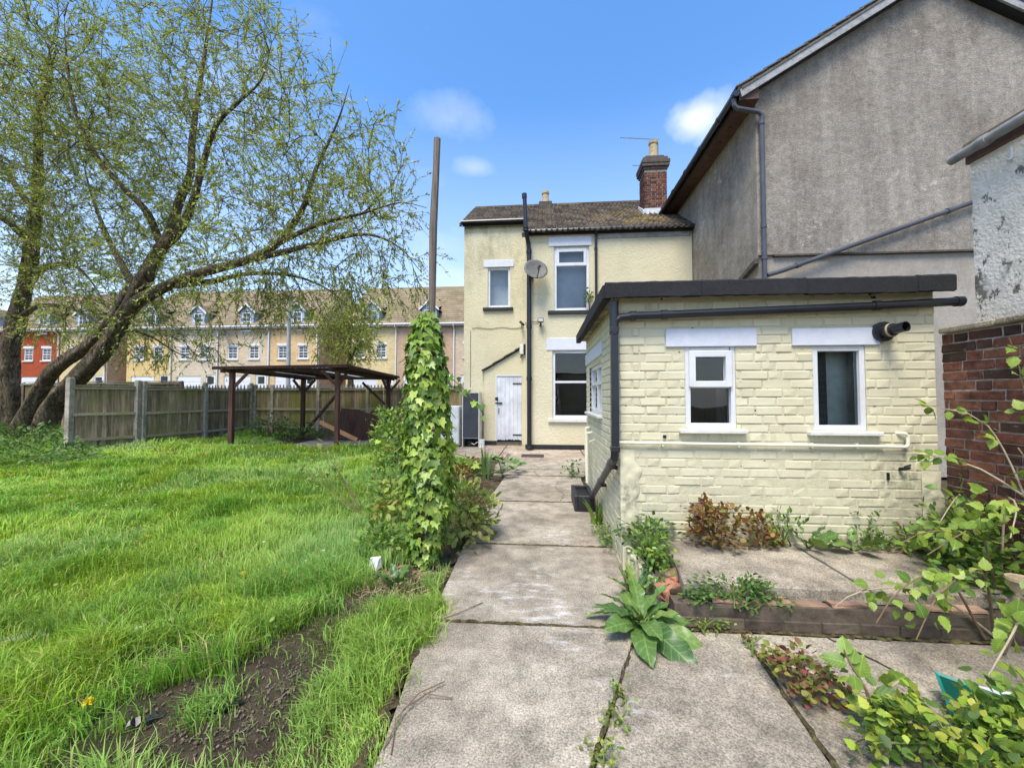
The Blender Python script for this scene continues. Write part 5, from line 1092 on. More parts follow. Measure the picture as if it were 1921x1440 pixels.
# ------------------------------------------------------------------ willow trees
LIMBS={
 'A1':([(-16.74,11.20,-0.05),(-16.10,11.10,0.85),(-15.30,11.00,2.03),(-14.59,10.90,2.53),(-13.64,10.80,3.01),(-12.82,10.60,3.53),(-12.33,10.50,4.08),(-11.98,10.45,4.6)],0.21,0.15),
 'A2':([(-15.28,10.90,-0.05),(-14.86,10.80,0.98),(-14.25,10.70,1.66),(-13.24,10.50,2.34),(-12.67,10.40,2.82),(-12.32,10.40,3.36),(-11.97,10.40,3.91),(-11.69,10.40,4.51),(-11.24,10.30,5.09),(-10.79,10.20,5.66)],0.26,0.17),
 'up1':([(-10.79,10.20,5.66),(-10.51,10.20,6.14),(-10.36,10.30,7.04),(-10.15,10.40,7.86),(-10.22,10.50,8.87),(-10.19,10.60,10.22),(-10.09,10.60,10.86),(-10.05,10.80,12.80),(-10.07,11.00,14.69)],0.12,0.03),
 'up2':([(-10.79,10.20,5.66),(-10.11,10.00,5.93),(-9.49,9.80,6.66),(-8.98,9.60,7.74),(-8.47,9.40,8.54),(-7.68,9.20,8.95),(-6.96,9.00,9.30),(-6.63,8.90,10.13)],0.115,0.03),
 'lf1':([(-10.82,10.20,5.81),(-10.90,9.90,6.52),(-11.28,9.60,7.07),(-11.77,9.30,7.79),(-12.12,9.10,8.82),(-12.28,9.00,9.97),(-12.44,9.00,11.37)],0.09,0.03),
 'rt1':([(-11.97,10.40,3.91),(-11.20,10.10,4.20),(-9.85,9.80,4.57),(-8.90,9.60,4.73),(-7.50,9.40,4.95),(-6.60,9.20,5.26),(-5.84,9.00,5.99),(-5.44,8.90,6.92),(-4.87,8.80,7.95),(-4.59,8.80,8.85)],0.165,0.025),
 'rt2':([(-7.50,9.40,4.95),(-6.32,9.20,5.07),(-5.11,9.00,5.22),(-4.13,8.90,5.28),(-3.32,8.80,4.90),(-2.81,8.80,4.32)],0.08,0.015),
 'rt3':([(-9.85,9.80,4.46),(-8.91,9.90,4.58),(-7.97,10.00,4.79),(-6.89,10.20,4.77),(-5.98,10.30,4.44),(-5.26,10.40,3.86)],0.08,0.015),
 'rt4':([(-6.60,9.20,5.26),(-5.14,8.60,5.44),(-3.94,8.20,5.45),(-3.03,8.00,5.55),(-2.42,7.90,5.37)],0.06,0.012),
 'bk1':([(-11.69,10.40,4.51),(-12.89,11.00,5.45),(-14.20,11.60,6.73),(-15.59,12.20,8.52),(-16.58,12.60,10.33)],0.11,0.03),
 'lw1':([(-13.24,10.70,3.10),(-12.70,10.90,3.45),(-12.04,11.10,3.31),(-11.25,11.20,2.82),(-10.36,11.20,2.49)],0.04,0.012),
 'B0':([(-19.79,13.00,-0.23),(-19.70,13.00,1.14),(-19.71,13.00,2.41),(-19.42,12.90,3.70),(-19.06,12.80,4.77),(-18.62,12.70,5.77),(-18.20,12.50,6.85),(-17.82,12.30,8.04),(-17.51,12.10,9.68),(-17.42,12.00,10.88),(-17.22,12.00,12.63),(-16.80,12.00,14.69)],0.32,0.05),
 'B1':([(-18.89,12.80,5.32),(-17.60,12.40,5.94),(-16.04,12.00,5.95),(-15.07,11.80,5.41),(-14.34,11.70,4.57)],0.12,0.03),
 'B2':([(-19.23,12.90,4.27),(-17.75,12.40,4.62),(-16.18,12.00,4.50),(-15.12,11.80,4.13),(-14.50,11.70,3.87)],0.11,0.04),
 'B3':([(-18.20,12.50,6.85),(-18.33,12.00,7.41),(-18.96,11.60,7.98),(-19.68,11.40,8.82)],0.13,0.05),
 'B4':([(-17.82,12.30,8.04),(-19.39,12.80,9.20),(-20.92,13.00,11.43),(-21.28,13.00,14.15)],0.11,0.04),
 'B5':([(-17.51,12.10,9.68),(-16.6,11.5,10.6),(-15.6,11.0,11.6),(-14.8,10.6,12.9)],0.09,0.03),
}
def spline(pts, step=.18):
    P = [Vector(p) for p in pts]; P = [P[0] * 2 - P[1]] + P + [P[-1] * 2 - P[-2]]; out = []
    for i in range(1, len(P) - 2):
        a, b, c, d = P[i - 1:i + 3]; n = max(2, int((c - b).length / step))
        for k in range(n):
            t = k / n; out.append(.5 * ((2 * b) + (c - a) * t + (2 * a - 5 * b + 4 * c - d) * t * t + (3 * b - a - 3 * c + d) * t ** 3))
    out.append(P[-2]); return out
def bark_tube(pts, r0, r1, n=22, ridge=.09, flare=0., seed=0):
    """a limb with furrowed bark: radius varies round the girth in long twisted ridges"""
    m = MB(); N = len(pts); prev = None; L = 0
    for k, p in enumerate(pts):
        d = (pts[min(k + 1, N - 1)] - pts[max(k - 1, 0)]).normalized()
        if prev is None:
            u = d.cross(Vector((0, 1, 0))).normalized()
        else: u = (prev - d * prev.dot(d)).normalized()
        prev = u; w = d.cross(u)
        if k: L += (p - pts[k - 1]).length
        t = k / max(1, N - 1); r = (r0 + (r1 - r0) * t ** .85) if r1 > .1 else max(.007, r0 * (1 - t) ** .9 + .004); r *= 1 + flare * math.exp(-L / .35); 
        a = np.linspace(0, 2 * np.pi, n, endpoint=False)
        rd = 1 + ridge * (vnoise(a * 2.4 + L * .5, np.full(n, L * 1.1), seed) - .5) * 2 + ridge * 1.3 * (vnoise(np.cos(a) * 1.5 + 9, np.sin(a) * 1.5 + L * 1.6, seed + 3) - .5)
        for j in range(n): m.v.append(tuple(p + (u * math.cos(a[j]) + w * math.sin(a[j])) * r * rd[j]))
    for k in range(N - 1):
        for j in range(n): m.f.append((k * n + j, k * n + (j + 1) % n, (k + 1) * n + (j + 1) % n, (k + 1) * n + j))
    m.f.append(tuple((N - 1) * n + j for j in range(n))); return m
def grow_tree(root, keys, trunks, specs, zmin, leafcols, seed, tw_per=4, lv=12, leafsz=.088):
    rng = np.random.default_rng(seed); nodes = []; par = []; islimb = []; dirs = []
    for key in keys:
        pts, r0, r1 = LIMBS[key]; sp = spline(pts)
        if key in trunks: bark_tube(sp, r0, r1, 26, .2, .3 if key != 'B0' else .25, seed).build('trunk', M['bark'], root, smooth=True)
        else: bark_tube(sp, r0, r1, 12, .08, .15, seed).build('branch', M['bark'], root, smooth=True)
        for k, p in enumerate(sp):
            nodes.append(tuple(p)); par.append(-1); islimb.append(1); d = (sp[min(k + 1, len(sp) - 1)] - sp[max(k - 1, 0)]).normalized(); dirs.append(tuple(d))
    # attractors scattered round the outer part of each limb
    A = []
    for key, n, s0, s1, sig, up in specs:
        sp = np.array([tuple(p) for p in spline(LIMBS[key][0])]); ii = (s0 + (s1 - s0) * rng.random(n)); base = sp[(ii * (len(sp) - 1)).astype(int)]; A.append(base + np.clip(rng.normal(0, 1, (n, 3)), -1.9, 1.9) * sig + [0, 0, up])
    A = np.concatenate(A); A = A[A[:, 2] > zmin(A)]; A = A[A[:, 0] < -2.95 - np.maximum(0, A[:, 2] - 6.9) * .9]
    Nn = np.array(nodes); d0 = np.array([np.min(np.linalg.norm(Nn - a, axis=1)) for a in A]); A = A[np.argsort(d0)]
    cap = len(nodes) + len(A) * 8; NA = np.zeros((cap, 3)); NA[:len(nodes)] = nodes; cnt = len(nodes); DA = np.zeros((cap, 3)); DA[:cnt] = dirs; PA = -np.ones(cap, int); tips = np.zeros(cap); ends = []; lim = cnt
    for a in A:
        v = a - NA[:cnt]; dist = np.linalg.norm(v, axis=1); al = np.einsum('ij,ij->i', v, DA[:cnt]) / np.maximum(dist, 1e-6); j = int(np.argmin(dist * (1.35 - .45 * al))); D = dist[j]
        if D < .12: continue
        n = int(min(7, max(1, round(D / .32)))); b = NA[j]; c = b + DA[j] * D * .35 + np.array([0, 0, .10 * D]) + rng.normal(0, .05, 3) * D; last = j
        for k in range(1, n + 1):
            t = k / n; p = (1 - t) ** 2 * b + 2 * t * (1 - t) * c + t * t * a + (rng.normal(0, .025, 3) if k < n else 0)
            if cnt >= cap: break
            NA[cnt] = p; PA[cnt] = last; dd = p - NA[last]; DA[cnt] = dd / max(1e-6, np.linalg.norm(dd)); last = cnt; cnt += 1
        ends.append(last)
    for i in range(cnt - 1, lim - 1, -1):
        if tips[i] == 0: tips[i] = 1
        if PA[i] >= lim: tips[PA[i]] += tips[i]
    rad = np.minimum(.055, .0055 * tips ** .5)
    i = np.arange(lim, cnt); p0 = NA[PA[i]]; p1 = NA[i]; r1_ = rad[i]; r0_ = np.where(PA[i] >= lim, rad[PA[i]], r1_ * 1.25); segs = [(p0, p1, np.minimum(r0_, r1_ * 1.6), r1_)]
    # fine twigs with leaves
    P, D, S, Q0, Q1 = [], [], [], [], []
    src = [(NA[e], DA[e]) for e in ends for _ in range(tw_per)]; inner = lim + rng.integers(0, max(1, cnt - lim), len(ends)); src += [(NA[q], DA[q]) for q in inner]
    src = [(b, d) for b, d in src]
    for b, d in src:
        low = 1 if b[2] < 5.2 else 0; up = np.array([0, 0, .40 if not low else -.45]); d = d + rng.normal(0, .45, 3) + up; d /= np.linalg.norm(d); L = rng.uniform(.35, .85) * (1.15 if low else 1); q = b.copy()
        for k in range(3):
            d2 = d + np.array([0, 0, -.22 if not low else -.4]) * k * .35 + rng.normal(0, .12, 3); d2 /= np.linalg.norm(d2); q2 = q + d2 * L / 3; Q0.append(q); Q1.append(q2)
            m = lv // 3; t = rng.random(m)[:, None]; P.append(q + (q2 - q) * t); D.append(d2 + rng.normal(0, .55, (m, 3))); q = q2; d = d2
    Q0 = np.array(Q0); Q1 = np.array(Q1); segs.append((Q0, Q1, np.full(len(Q0), .0042), np.full(len(Q0), .0028)))
    Vs, Fs = [], []; o = 0
    for p0, p1, ra, rb in segs:
        n = len(p0); d = norm(p1 - p0); u = norm(np.cross(d, np.array([.3, .2, 1.]))); w = np.cross(d, u); ring = [u * math.cos(a) + w * math.sin(a) for a in (0, 2.094, 4.189)]
        V = np.stack([p0 + r * ra[:, None] for r in ring] + [p1 + r * rb[:, None] for r in ring], 1); F = np.array([(0, 1, 4, 3), (1, 2, 5, 4), (2, 0, 3, 5)]); Vs.append(V.reshape(-1, 3)); Fs.append((F[None] + (np.arange(n) * 6)[:, None, None]).reshape(-1, 4) + o); o += n * 6
    put('twigs', np_mesh('twigs', np.concatenate(Vs) - np.array(WLOC[root.name]), np.concatenate(Fs), M['twig']), root)['kind'] = 'stuff'
    P = np.concatenate(P); D = norm(np.concatenate(D) + [0, 0, -.15]); n = len(P); Nl = norm(rng.normal(0, 1, (n, 3)) + [0, -.3, .6]); tone = vnoise(P[:, 0] * .8 + P[:, 1], P[:, 2] * .8, 5)
    cols = np.array(leafcols)[rng.integers(0, len(leafcols), n)] * (.75 + .5 * tone[:, None]) * rng.uniform(.75, 1.25, (n, 1))
    cr_ = cloud_obj('crown', [leaf_cloud(P, D, Nl, leafsz * rng.uniform(.6, 1.35, n), T_KITE2, cols)], M['fol'], root)
    print('tree', root.name, 'nodes', cnt, 'leaves', n)
T_KITE2 = T([(0, 0, 0), (-.17, .42, .04), (0, 1, -.05), (.17, .42, .04)], [(0, 2, 1), (0, 3, 2)])
M['twig'] = plain('twig_bark', (.07, .054, .037), .9, .35, 12)
LC = [(.29, .37, .06), (.37, .43, .07), (.22, .31, .05), (.43, .46, .10), (.27, .25, .09)]
ta = thing('willow_tree', 'leaning twin-trunk willow whose branches reach over the lawn to the house', 'tree', (-15.5, 11, 0), 'willows by the fence')
zA = lambda A: 2.6 + .0 * A[:, 0] + np.where(A[:, 0] > -5, 1.0, 0)
s1 = np.array([1.15, .9, .95])
grow_tree(ta, [k for k in LIMBS if k[0] != 'B'], ('A1', 'A2'),
  [('up1', 230, .2, 1., s1, .2), ('up2', 185, .3, 1.0, s1 * .95, .15), ('lf1', 290, .2, 1., s1 * 1.1, .1), ('rt1', 210, .35, 1., s1 * .9, .1), ('rt2', 95, .3, 1., s1 * np.array([.75, .8, .75]), .15), ('rt3', 100, .15, 1., s1 * np.array([.9, .8, .6]), -.15), ('rt4', 95, .3, 1., s1 * .75, .1), ('bk1', 230, .3, 1., s1 * 1.2, .2), ('lw1', 80, .3, 1., s1 * .5, .0), ('A2', 60, .7, 1., s1 * .6, .3)],
  zA, LC, 21)
tb = thing('willow_tree', 'upright willow at the left edge, its trunk in front of the dark green fence', 'tree', (-19.8, 13, 0), 'willows by the fence')
grow_tree(tb, [k for k in LIMBS if k[0] == 'B'], ('B0',),
  [('B0', 360, .45, 1., s1 * 1.5, .1), ('B1', 130, .3, 1., s1 * .8, .1), ('B2', 80, .3, 1., s1 * .55, -.1), ('B3', 150, .3, 1., s1, .1), ('B4', 150, .3, 1., s1 * 1.1, .1), ('B5', 200, .2, 1., s1 * 1.2, .1)],
  lambda A: 3.0 + 0 * A[:, 0], LC, 22)

# a slim tree in the street behind the shelter
LIMBS['C0'] = ([(-12.3, 24.2, 0), (-12.25, 24.2, 2.5), (-12.4, 24.2, 4.2), (-12.2, 24.1, 6.0), (-12.3, 24.0, 7.6)], .26, .03); LIMBS['C1'] = ([(-12.3, 24.2, 3.6), (-11.8, 24.0, 4.8), (-11.3, 23.9, 6.2)], .09, .02); LIMBS['C2'] = ([(-12.35, 24.2, 3.9), (-12.9, 24.0, 5.0), (-13.4, 24.0, 6.4)], .09, .02)
tcx = thing('street_tree', 'olive-leaved tree in the gap between the two far terrace blocks', 'tree', (-12.3, 24.2, 0))
grow_tree(tcx, ['C0', 'C1', 'C2'], ('C0',), [('C0', 120, .5, 1., s1 * .8, .1), ('C1', 80, .3, 1., s1 * .6, .1), ('C2', 80, .3, 1., s1 * .6, .1)], lambda A: 3.2 + 0 * A[:, 0], LC, 23, 3, 15, .14)
# ------------------------------------------------------------------ ivy on the post
iv = thing('ivy_plant', 'dense green ivy wrapped round the tall timber post', 'ivy', (-1.0, 3.36, 0))
n = 1500; z = RNG.random(n) ** .95 * 2.12 + .06; th = RNG.uniform(0, 2 * np.pi, n)
prof = np.interp(z, [0, .15, .35, .8, 1.2, 1.6, 1.85, 2.0, 2.12, 2.2], [.08, .13, .17, .20, .185, .17, .15, .12, .075, .04])
rr_ = prof * (.86 + .3 * vnoise(th * 2.2, z * 4.5, 3)) * RNG.uniform(.80, 1.05, n); cx = -1.03 + .02 * z + .03 * np.sin(z * 2.4)
P = np.stack([cx + rr_ * np.cos(th), 3.36 + rr_ * np.sin(th), z], -1); out = np.stack([np.cos(th), np.sin(th), np.zeros(n)], -1)
Nn = norm(out * 1.0 + [0, 0, .55] + RNG.normal(0, .28, (n, 3))); D = norm(out * .35 + [0, 0, -.9] + RNG.normal(0, .38, (n, 3))); size = RNG.uniform(.055, .105, n) * np.interp(z, [0, .9, 2.2], [.72, .9, 1.0])
lead = norm(np.array([-1.0 + .0, 3.36, 0]) - np.array([0, 0, 0])); front = out @ np.array([.28, -.96, 0]); score = front * 1.0 + (rr_ / prof) * .8 + size * 6
big = np.argsort(-score)[:300]; restm = np.ones(n, bool); restm[big] = False
IVC = [(.07, .14, .02), (.13, .23, .03), (.22, .33, .045), (.31, .42, .06), (.42, .50, .11)]
M['ivyleaf'] = m_leaf('ivy_leaf', IVC, .22, .38); ivm = [leaf_mesh(T_IVY, M['ivyleaf'], 'leaf', c) for c in (.0, .12, .22, -.06)]
leaf_objs('leaf', ivm, iv, P[big], D[big], Nn[big], size[big])
cloud_obj('leaf', [leaf_cloud(P[restm], D[restm], Nn[restm], size[restm], T_IVY, pick(IVC[:4], int(restm.sum())))], M['fol'], iv, 'stuff')
# stray shoots to the right
sh_p = []; sm = MB()
for a, b_ in (((-.80, 3.33, 1.62), (-.50, 3.30, 1.30)), ((-.78, 3.3, .98), (-.52, 3.28, .86)), ((-1.25, 3.3, 1.0), (-1.42, 3.3, 1.12))):
    a, b_ = np.array(a), np.array(b_); sm.tube([tuple(a), tuple((a + b_) / 2 + [0, 0, .03]), tuple(b_)], .004, 5)
    for k in range(9): t_ = k / 8; sh_p.append(a + (b_ - a) * t_ + RNG.normal(0, .02, 3))
for k in range(7):
    a = RNG.uniform(0, 6.28); sm.tube([(-1.03 + .05 * math.cos(a + q * 1.3), 3.36 + .055 * math.sin(a + q * 1.3), q * .33) for q in range(6)], .009, 5)
sm.build('stem', M['stem'], iv); allp = np.array(sh_p)
for i0 in range(0, len(allp), 9):
  sh_p = allp[i0:i0 + 9]; k = len(sh_p)
  cloud_obj('shoot', [leaf_cloud(sh_p, norm(RNG.normal(0, .5, (k, 3)) + [.3, -.2, -.5]), norm(RNG.normal(0, .3, (k, 3)) + [0, -.8, .6]), RNG.uniform(.05, .085, k), T_IVY, pick(IVC[:4], k))], M['fol'], iv)

# ------------------------------------------------------------------ bed plants round the post
G1 = [(.12, .22, .03), (.18, .29, .045), (.25, .36, .06)]; G2 = [(.065, .14, .03), (.10, .19, .038), (.14, .24, .055)]; GY_ = [(.22, .28, .04), (.28, .31, .05), (.17, .23, .035), (.30, .26, .06)]; RUST = [(.17, .06, .025), (.22, .10, .03), (.12, .05, .02), (.20, .15, .035), (.26, .17, .05)]
hyd = shrub('hydrangea_bush', 'hydrangea with dried brown flower heads at the right foot of the ivy', 'shrub', (-.80, 4.05, 0), (.20, .28), .52, 420, .095, T_OVAL, [(.24, .32, .06), (.33, .39, .09), (.17, .25, .05), (.38, .36, .13)], 16, droop=.35)
dh = []
for k in range(9):
    dh = []; c = np.array([-.80 + RNG.uniform(-.25, .24), 4.0 + RNG.uniform(-.3, .1), .35 + RNG.uniform(0, .3)]); m_ = 60; q = norm(RNG.normal(0, 1, (m_, 3))) * .055 * RNG.uniform(.5, 1, (m_, 1)); dh.append(leaf_cloud(c + q, norm(q + RNG.normal(0, .02, (m_, 3))), RNG.normal(0, 1, (m_, 3)), np.full(m_, .022), T_KITE, pick([(.22, .13, .06), (.30, .20, .11), (.14, .07, .04)], m_))); cloud_obj('flower_head', dh, M['fol'], hyd)
shrub('perennial_clump', 'yellow-green leafy clump at the left side of the ivy', 'plant', (-1.62, 4.3, 0), (.30, .36), .50, 560, .085, T_OVAL, GY_ + G1, 14, 'gstem', droop=.45)
shrub('perennial_clump', 'low mid-green leafy clump at the lower left of the ivy', 'plant', (-1.46, 3.55, 0), (.20, .22), .24, 320, .06, T_OVAL, G1 + G2, 10, 'gstem')
shrub('rose_bush', 'bright green feathery shrub in front of the wooden frame', 'shrub', (-2.95, 7.6, 0), (.55, .50), 1.30, 1500, .08, T_OVAL, G1 + [(.24, .33, .06)], 22, 'gstem', shape=.7, droop=.5)
shrub('rose_bush', 'dark green shrub with red flowers left of the ivy', 'shrub', (-2.25, 6.6, 0), (.55, .5), .85, 800, .06, T_OVAL, G2 + G1, 18, droop=.3, flowers=(plain('red_petal', (.45, .03, .02), .6), .05, 5))
shrub('perennial_clump', 'green clump with a white flower in the long grass left of the ivy', 'plant', (-1.95, 5.0, 0), (.38, .4), .58, 420, .06, T_OVAL, G2 + G1, 12, 'gstem', flowers=(plain('white_petal', (.75, .74, .76), .6), .05, 2))
# sparse rose shoot over the lawn
t = thing('rose_shoot', 'thin rose shoot with pale leaves leaning out over the lawn', 'plant', (-2.05, 4.4, 0)); sm = MB(); Pl = []
for e in ((-2.85, 4.55, .72), (-2.62, 4.5, .86), (-2.5, 4.4, .70), (-2.95, 4.6, .62)):
    pts = [(-2.05, 4.4, .05), ((-2.05 + e[0]) / 2 + .05, 4.45, e[2] * .5), e]; sm.tube(pts, [.006, .005, .003], 5)
    for k in range(13): Pl.append(np.array(pts[1]) + (np.array(e) - np.array(pts[1])) * (.35 + .7 * RNG.random()) + RNG.normal(0, .05, 3))
sm.build('stem', M['stem'], t); Pl = np.array(Pl); k = len(Pl); cloud_obj('foliage', [leaf_cloud(Pl, norm(RNG.normal(0, 1, (k, 3)) + [-.4, 0, 0]), norm(RNG.normal(0, .4, (k, 3)) + [0, -.2, 1]), RNG.uniform(.05, .085, k), T_OVAL, pick([(.22, .30, .07), (.16, .25, .05), (.28, .34, .09)], k))], M['fol'], t)
def blades(name, label, base, nb, h, w, cols, spread, cat='plant', lean=.35):
    t = thing(name, label, cat, base); mt = m_leaf(name + '_leaf_%d' % len(bpy.data.materials), cols, .25, .4, False)
    for k in range(nb):
        a = RNG.uniform(0, 6.28); l = h * RNG.uniform(.65, 1.1); o = np.array(base) + [math.cos(a) * spread * .3, math.sin(a) * spread * .3, 0]; ln_ = RNG.uniform(.1, 1) * lean; m_ = MB(); pv = None; side = np.array([-math.sin(a + 1), math.cos(a + 1), 0]); N = 6
        for q in range(N + 1):
            t_ = q / N; c = o + np.array([math.cos(a) * ln_ * l * t_ ** 1.8, math.sin(a) * ln_ * l * t_ ** 1.8, l * (t_ - .12 * ln_ * t_ ** 3)]); ww = w * (1 - t_ ** 2.2) * .5 + .001; cur = (tuple(c - side * ww), tuple(c + side * ww))
            if pv: m_.quad(pv[0], pv[1], cur[1], cur[0])
            pv = cur
        m_.build('leaf', mt, t)
    return t
blades('iris_plant', 'upright sword-leaved iris beside the concrete path', (-1.02, 6.9, 0), 9, .62, .055, [(.09, .16, .06), (.15, .24, .08)], .12, lean=.22)
blades('daylily_clump', 'strap-leaved green clump at the back left of the ivy', (-1.85, 5.7, 0), 16, .55, .03, [(.08, .17, .04), (.16, .27, .06)], .2, lean=.7)
t = thing('bergenia_plant', 'low bergenia with round leathery leaves and a pink flower by the path', 'plant', (-.72, 7.35, 0)); mt = m_leaf('bergenia_leaf', [(.05, .12, .03), (.10, .19, .05), (.20, .29, .09)], .15, .3); bm_ = [leaf_mesh(T_ROUND, mt, 'leaf', c) for c in (.0, .15, -.1)]
k = 60; a = RNG.uniform(0, 6.28, k); q = np.sqrt(RNG.random(k)); Pb = np.stack([-.78 + np.cos(a) * q * .42, 7.35 + np.sin(a) * q * .5, .10 + .22 * (1 - q) + RNG.uniform(0, .06, k)], -1); leaf_objs('leaf', bm_, t, Pb, norm(np.stack([np.cos(a), np.sin(a), RNG.uniform(-.3, .35, k)], -1)), norm(np.stack([np.cos(a) * .3, np.sin(a) * .3 - .2, np.ones(k)], -1) + RNG.normal(0, .2, (k, 3))), RNG.uniform(.10, .17, k))
sm = MB(); 
for i in range(0, k, 3): sm.tube([(-.78, 7.35, .02), tuple(Pb[i])], .005, 4)
sm.build('stem', M['gstem'], t); f_ = MB(); f_.tube([(-.72, 7.2, .2), (-.70, 7.18, .36)], .005, 5); f_.build('flower_stem', M['gstem'], t); q = norm(RNG.normal(0, 1, (60, 3))) * .05; cloud_obj('flower', [leaf_cloud(np.array([-.70, 7.18, .38]) + q, q, RNG.normal(0, 1, (60, 3)), np.full(60, .03), T_KITE, pick([(.45, .10, .35), (.55, .2, .45)], 60))], M['fol'], t)
shrub('heuchera_clump', 'reddish brown leafy clump between the ivy and the iris', 'plant', (-1.25, 6.3, 0), (.25, .3), .40, 220, .06, T_ROUND, RUST + [(.10, .12, .03)], 8)

# ------------------------------------------------------------------ weeds along the extension and step
shrub('weed_clump', 'small dark green weed at the foot of the extension side wall', 'weed', (.50, 7.3, 0), (.14, .16), .24, 110, .055, T_OVAL, G2, 6, 'gstem', 'weeds round the extension')
blades('dandelion_rosette', 'bright green upright dandelion leaves by the trough', (.60, 4.62, 0), 13, .30, .055, [(.12, .21, .03), (.22, .32, .05)], .12, 'weed', .8)
shrub('weed_clump', 'low green weeds in the crack between path and kerb', 'weed', (.62, 4.1, 0), (.10, .40), .14, 240, .035, T_OVAL, G1 + G2, 6, 'gstem', 'weeds round the extension')
shrub('weed_clump', 'trailing green weeds behind the pale kerb beside the raised slab', 'weed', (.84, 3.22, .13), (.10, .34), .30, 480, .042, T_OVAL, G2 + G1, 14, 'gstem', 'weeds round the extension', z0=.0)
shrub('weed_clump', 'dark leafy weeds at the corner of the extension above the kerb', 'weed', (.86, 3.42, .18), (.20, .07), .26, 220, .05, T_OVAL, G2, 8, 'gstem', 'weeds round the extension')
shrub('weed_clump', 'dense low mint-like weeds on the ledge in front of the raised slab', 'weed', (1.22, 2.655, .14), (.33, .065), .15, 620, .032, T_OVAL, G2 + [(.10, .19, .05)], 20, 'gstem', 'weeds round the extension', z0=.0)
shrub('geranium_plant', 'rust-brown dying geranium against the cream brick wall', 'plant', (1.38, 3.33, .23), (.22, .14), .40, 520, .038, T_ROUND, RUST + [(.20, .17, .04)], 22, 'stem', None, .6, .3)
shrub('geranium_plant', 'smaller rust-brown trailing geranium right of the larger one', 'plant', (1.72, 3.38, .23), (.16, .10), .26, 240, .034, T_ROUND, RUST + GY_[:1], 12)
shrub('nettle_plant', 'dark upright nettle against the wall right of the brown geraniums', 'weed', (1.93, 3.40, .23), (.07, .06), .31, 110, .05, T_KITE, G2, 6, 'gstem')
SCL = .80
def bigleaf(name, label, base, cols, specs, cat='weed', tm=None, matn=None, stem='gstem', curl=(.0, .18, .3), group=None):
    """a rosette of large separate leaves; specs: (direction angle, length, rise, width scale)"""
    t = thing(name, label, cat, base, group); mt = m_leaf(matn or name + '_leaf_%d' % len(bpy.data.materials), cols, .22, .36); base = np.array(base, float); sm = MB()
    for k, (a, L, rise, wd) in enumerate(specs):
        V, F = T_LONG if tm is None else tm; V = V.copy(); V[:, 0] *= wd; V[:, 2] -= curl[k % len(curl)] * V[:, 1] ** 2; V[:, 2] += .035 * np.sin(V[:, 1] * 9 + k) * np.abs(V[:, 0]) * 4
        d = np.array([math.cos(a), math.sin(a), rise]); d /= np.linalg.norm(d); o = base + [math.cos(a) * .02, math.sin(a) * .02, .03]; L *= SCL; nn = np.array([-math.cos(a) * rise, -math.sin(a) * rise, 1.]); nn += RNG.normal(0, .42, 3)
        Rm = frames(d[None], nn[None])[0]; put('leaf', np_mesh('leaf', V, F, mt, smooth=True), t, tuple(o + d * .04), Matrix(Rm.tolist()).to_euler(), (L,) * 3); sm.tube([tuple(base), tuple(o + d * .06)], [.008, .005], 5)
    sm.build('stem', M[stem], t); return t
def longleaf(n=10, w=.215):
    v = []; f = []
    for k in range(n + 1):
        t = k / n; ww = w * (max(0, math.sin(math.pi * (.05 + .90 * t ** .75))) ** .6) * (1 if k < n else .45) * (1 + .12 * math.sin(k * 1.1)); e = .055 * math.sin(k * 1.7 + .6)
        v += [(-ww, t, .22 * ww + e), (-ww * .5, t, .06 * ww + e * .3), (0, t, -.015), (ww * .5, t, .06 * ww - e * .3), (ww, t, .22 * ww - e)]
    for k in range(n):
        for j in range(4): q = 5 * k + j; f += [(q, q + 1, q + 6), (q, q + 6, q + 5)]
    return T(v, f)
T_LONG = longleaf()
DOCK = [(.055, .12, .035), (.085, .165, .04), (.13, .22, .05), (.19, .28, .07)]
bigleaf('dock_plant', 'large dock with long broad leaves growing from the joint beside the step', (.60, 2.58, 0), DOCK,
  [(-1.15, .40, .22, 1.2), (-.70, .33, .35, 1.15), (-1.75, .34, .45, 1.3), (-2.35, .30, .55, 1.2), (3.0, .27, .8, 1.0), (-.25, .26, .7, 1.05), (2.4, .25, 1.1, 1.0), (.5, .30, 2.2, .7), (1.4, .30, 1.3, 1.0), (1.9, .26, .9, 1.1), (-1.5, .27, .9, 1.25), (-.45, .24, 1.1, 1.1), (-2.8, .24, 1.1, 1.1), (.9, .22, 1.0, 1.1), (2.8, .30, .45, 1.0), (-2.0, .2, 1.6, 1.1), (.1, .2, 1.5, 1)], curl=(.5, .7, .6, .42), matn='dock_leaf')
bigleaf('dock_plant', 'younger dock with upright leaves just behind the large one', (.66, 2.95, 0), DOCK, [(.8 * k, .20 + .03 * (k % 3), .9 + .3 * (k % 2), .8) for k in range(9)])
bigleaf('dock_plant', 'small dark dock seedling on the bare soil left of the path', (-1.12, 2.98, -.01), DOCK[:3], [(.75 * k, .15 + .02 * (k % 3), .7 + .4 * (k % 2), 1.2) for k in range(8)])
bigleaf('burdock_plant', 'broad-leaved weed in the middle of the wall foot', (2.12, 3.40, .23), DOCK, [(-1.6, .20, .5, 1.5), (-.6, .22, .9, 1.4), (-2.4, .2, .8, 1.3), (2.6, .18, 1.2, 1.2), (.3, .2, 1.3, 1.2)])
bigleaf('burdock_plant', 'broad-leaved weed below the right-hand window', (2.45, 3.38, .23), DOCK[1:], [(-1.4, .22, .35, 1.5), (-.4, .20, .6, 1.5), (-2.6, .24, .5, 1.4), (1.0, .16, 1.1, 1.2), (-3.0, .2, .15, 1.3)])
shrub('nettle_plant', 'small nettle standing between the broad-leaved weeds at the wall', 'weed', (2.62, 3.41, .23), (.06, .06), .27, 90, .045, T_KITE, G2, 5, 'gstem')
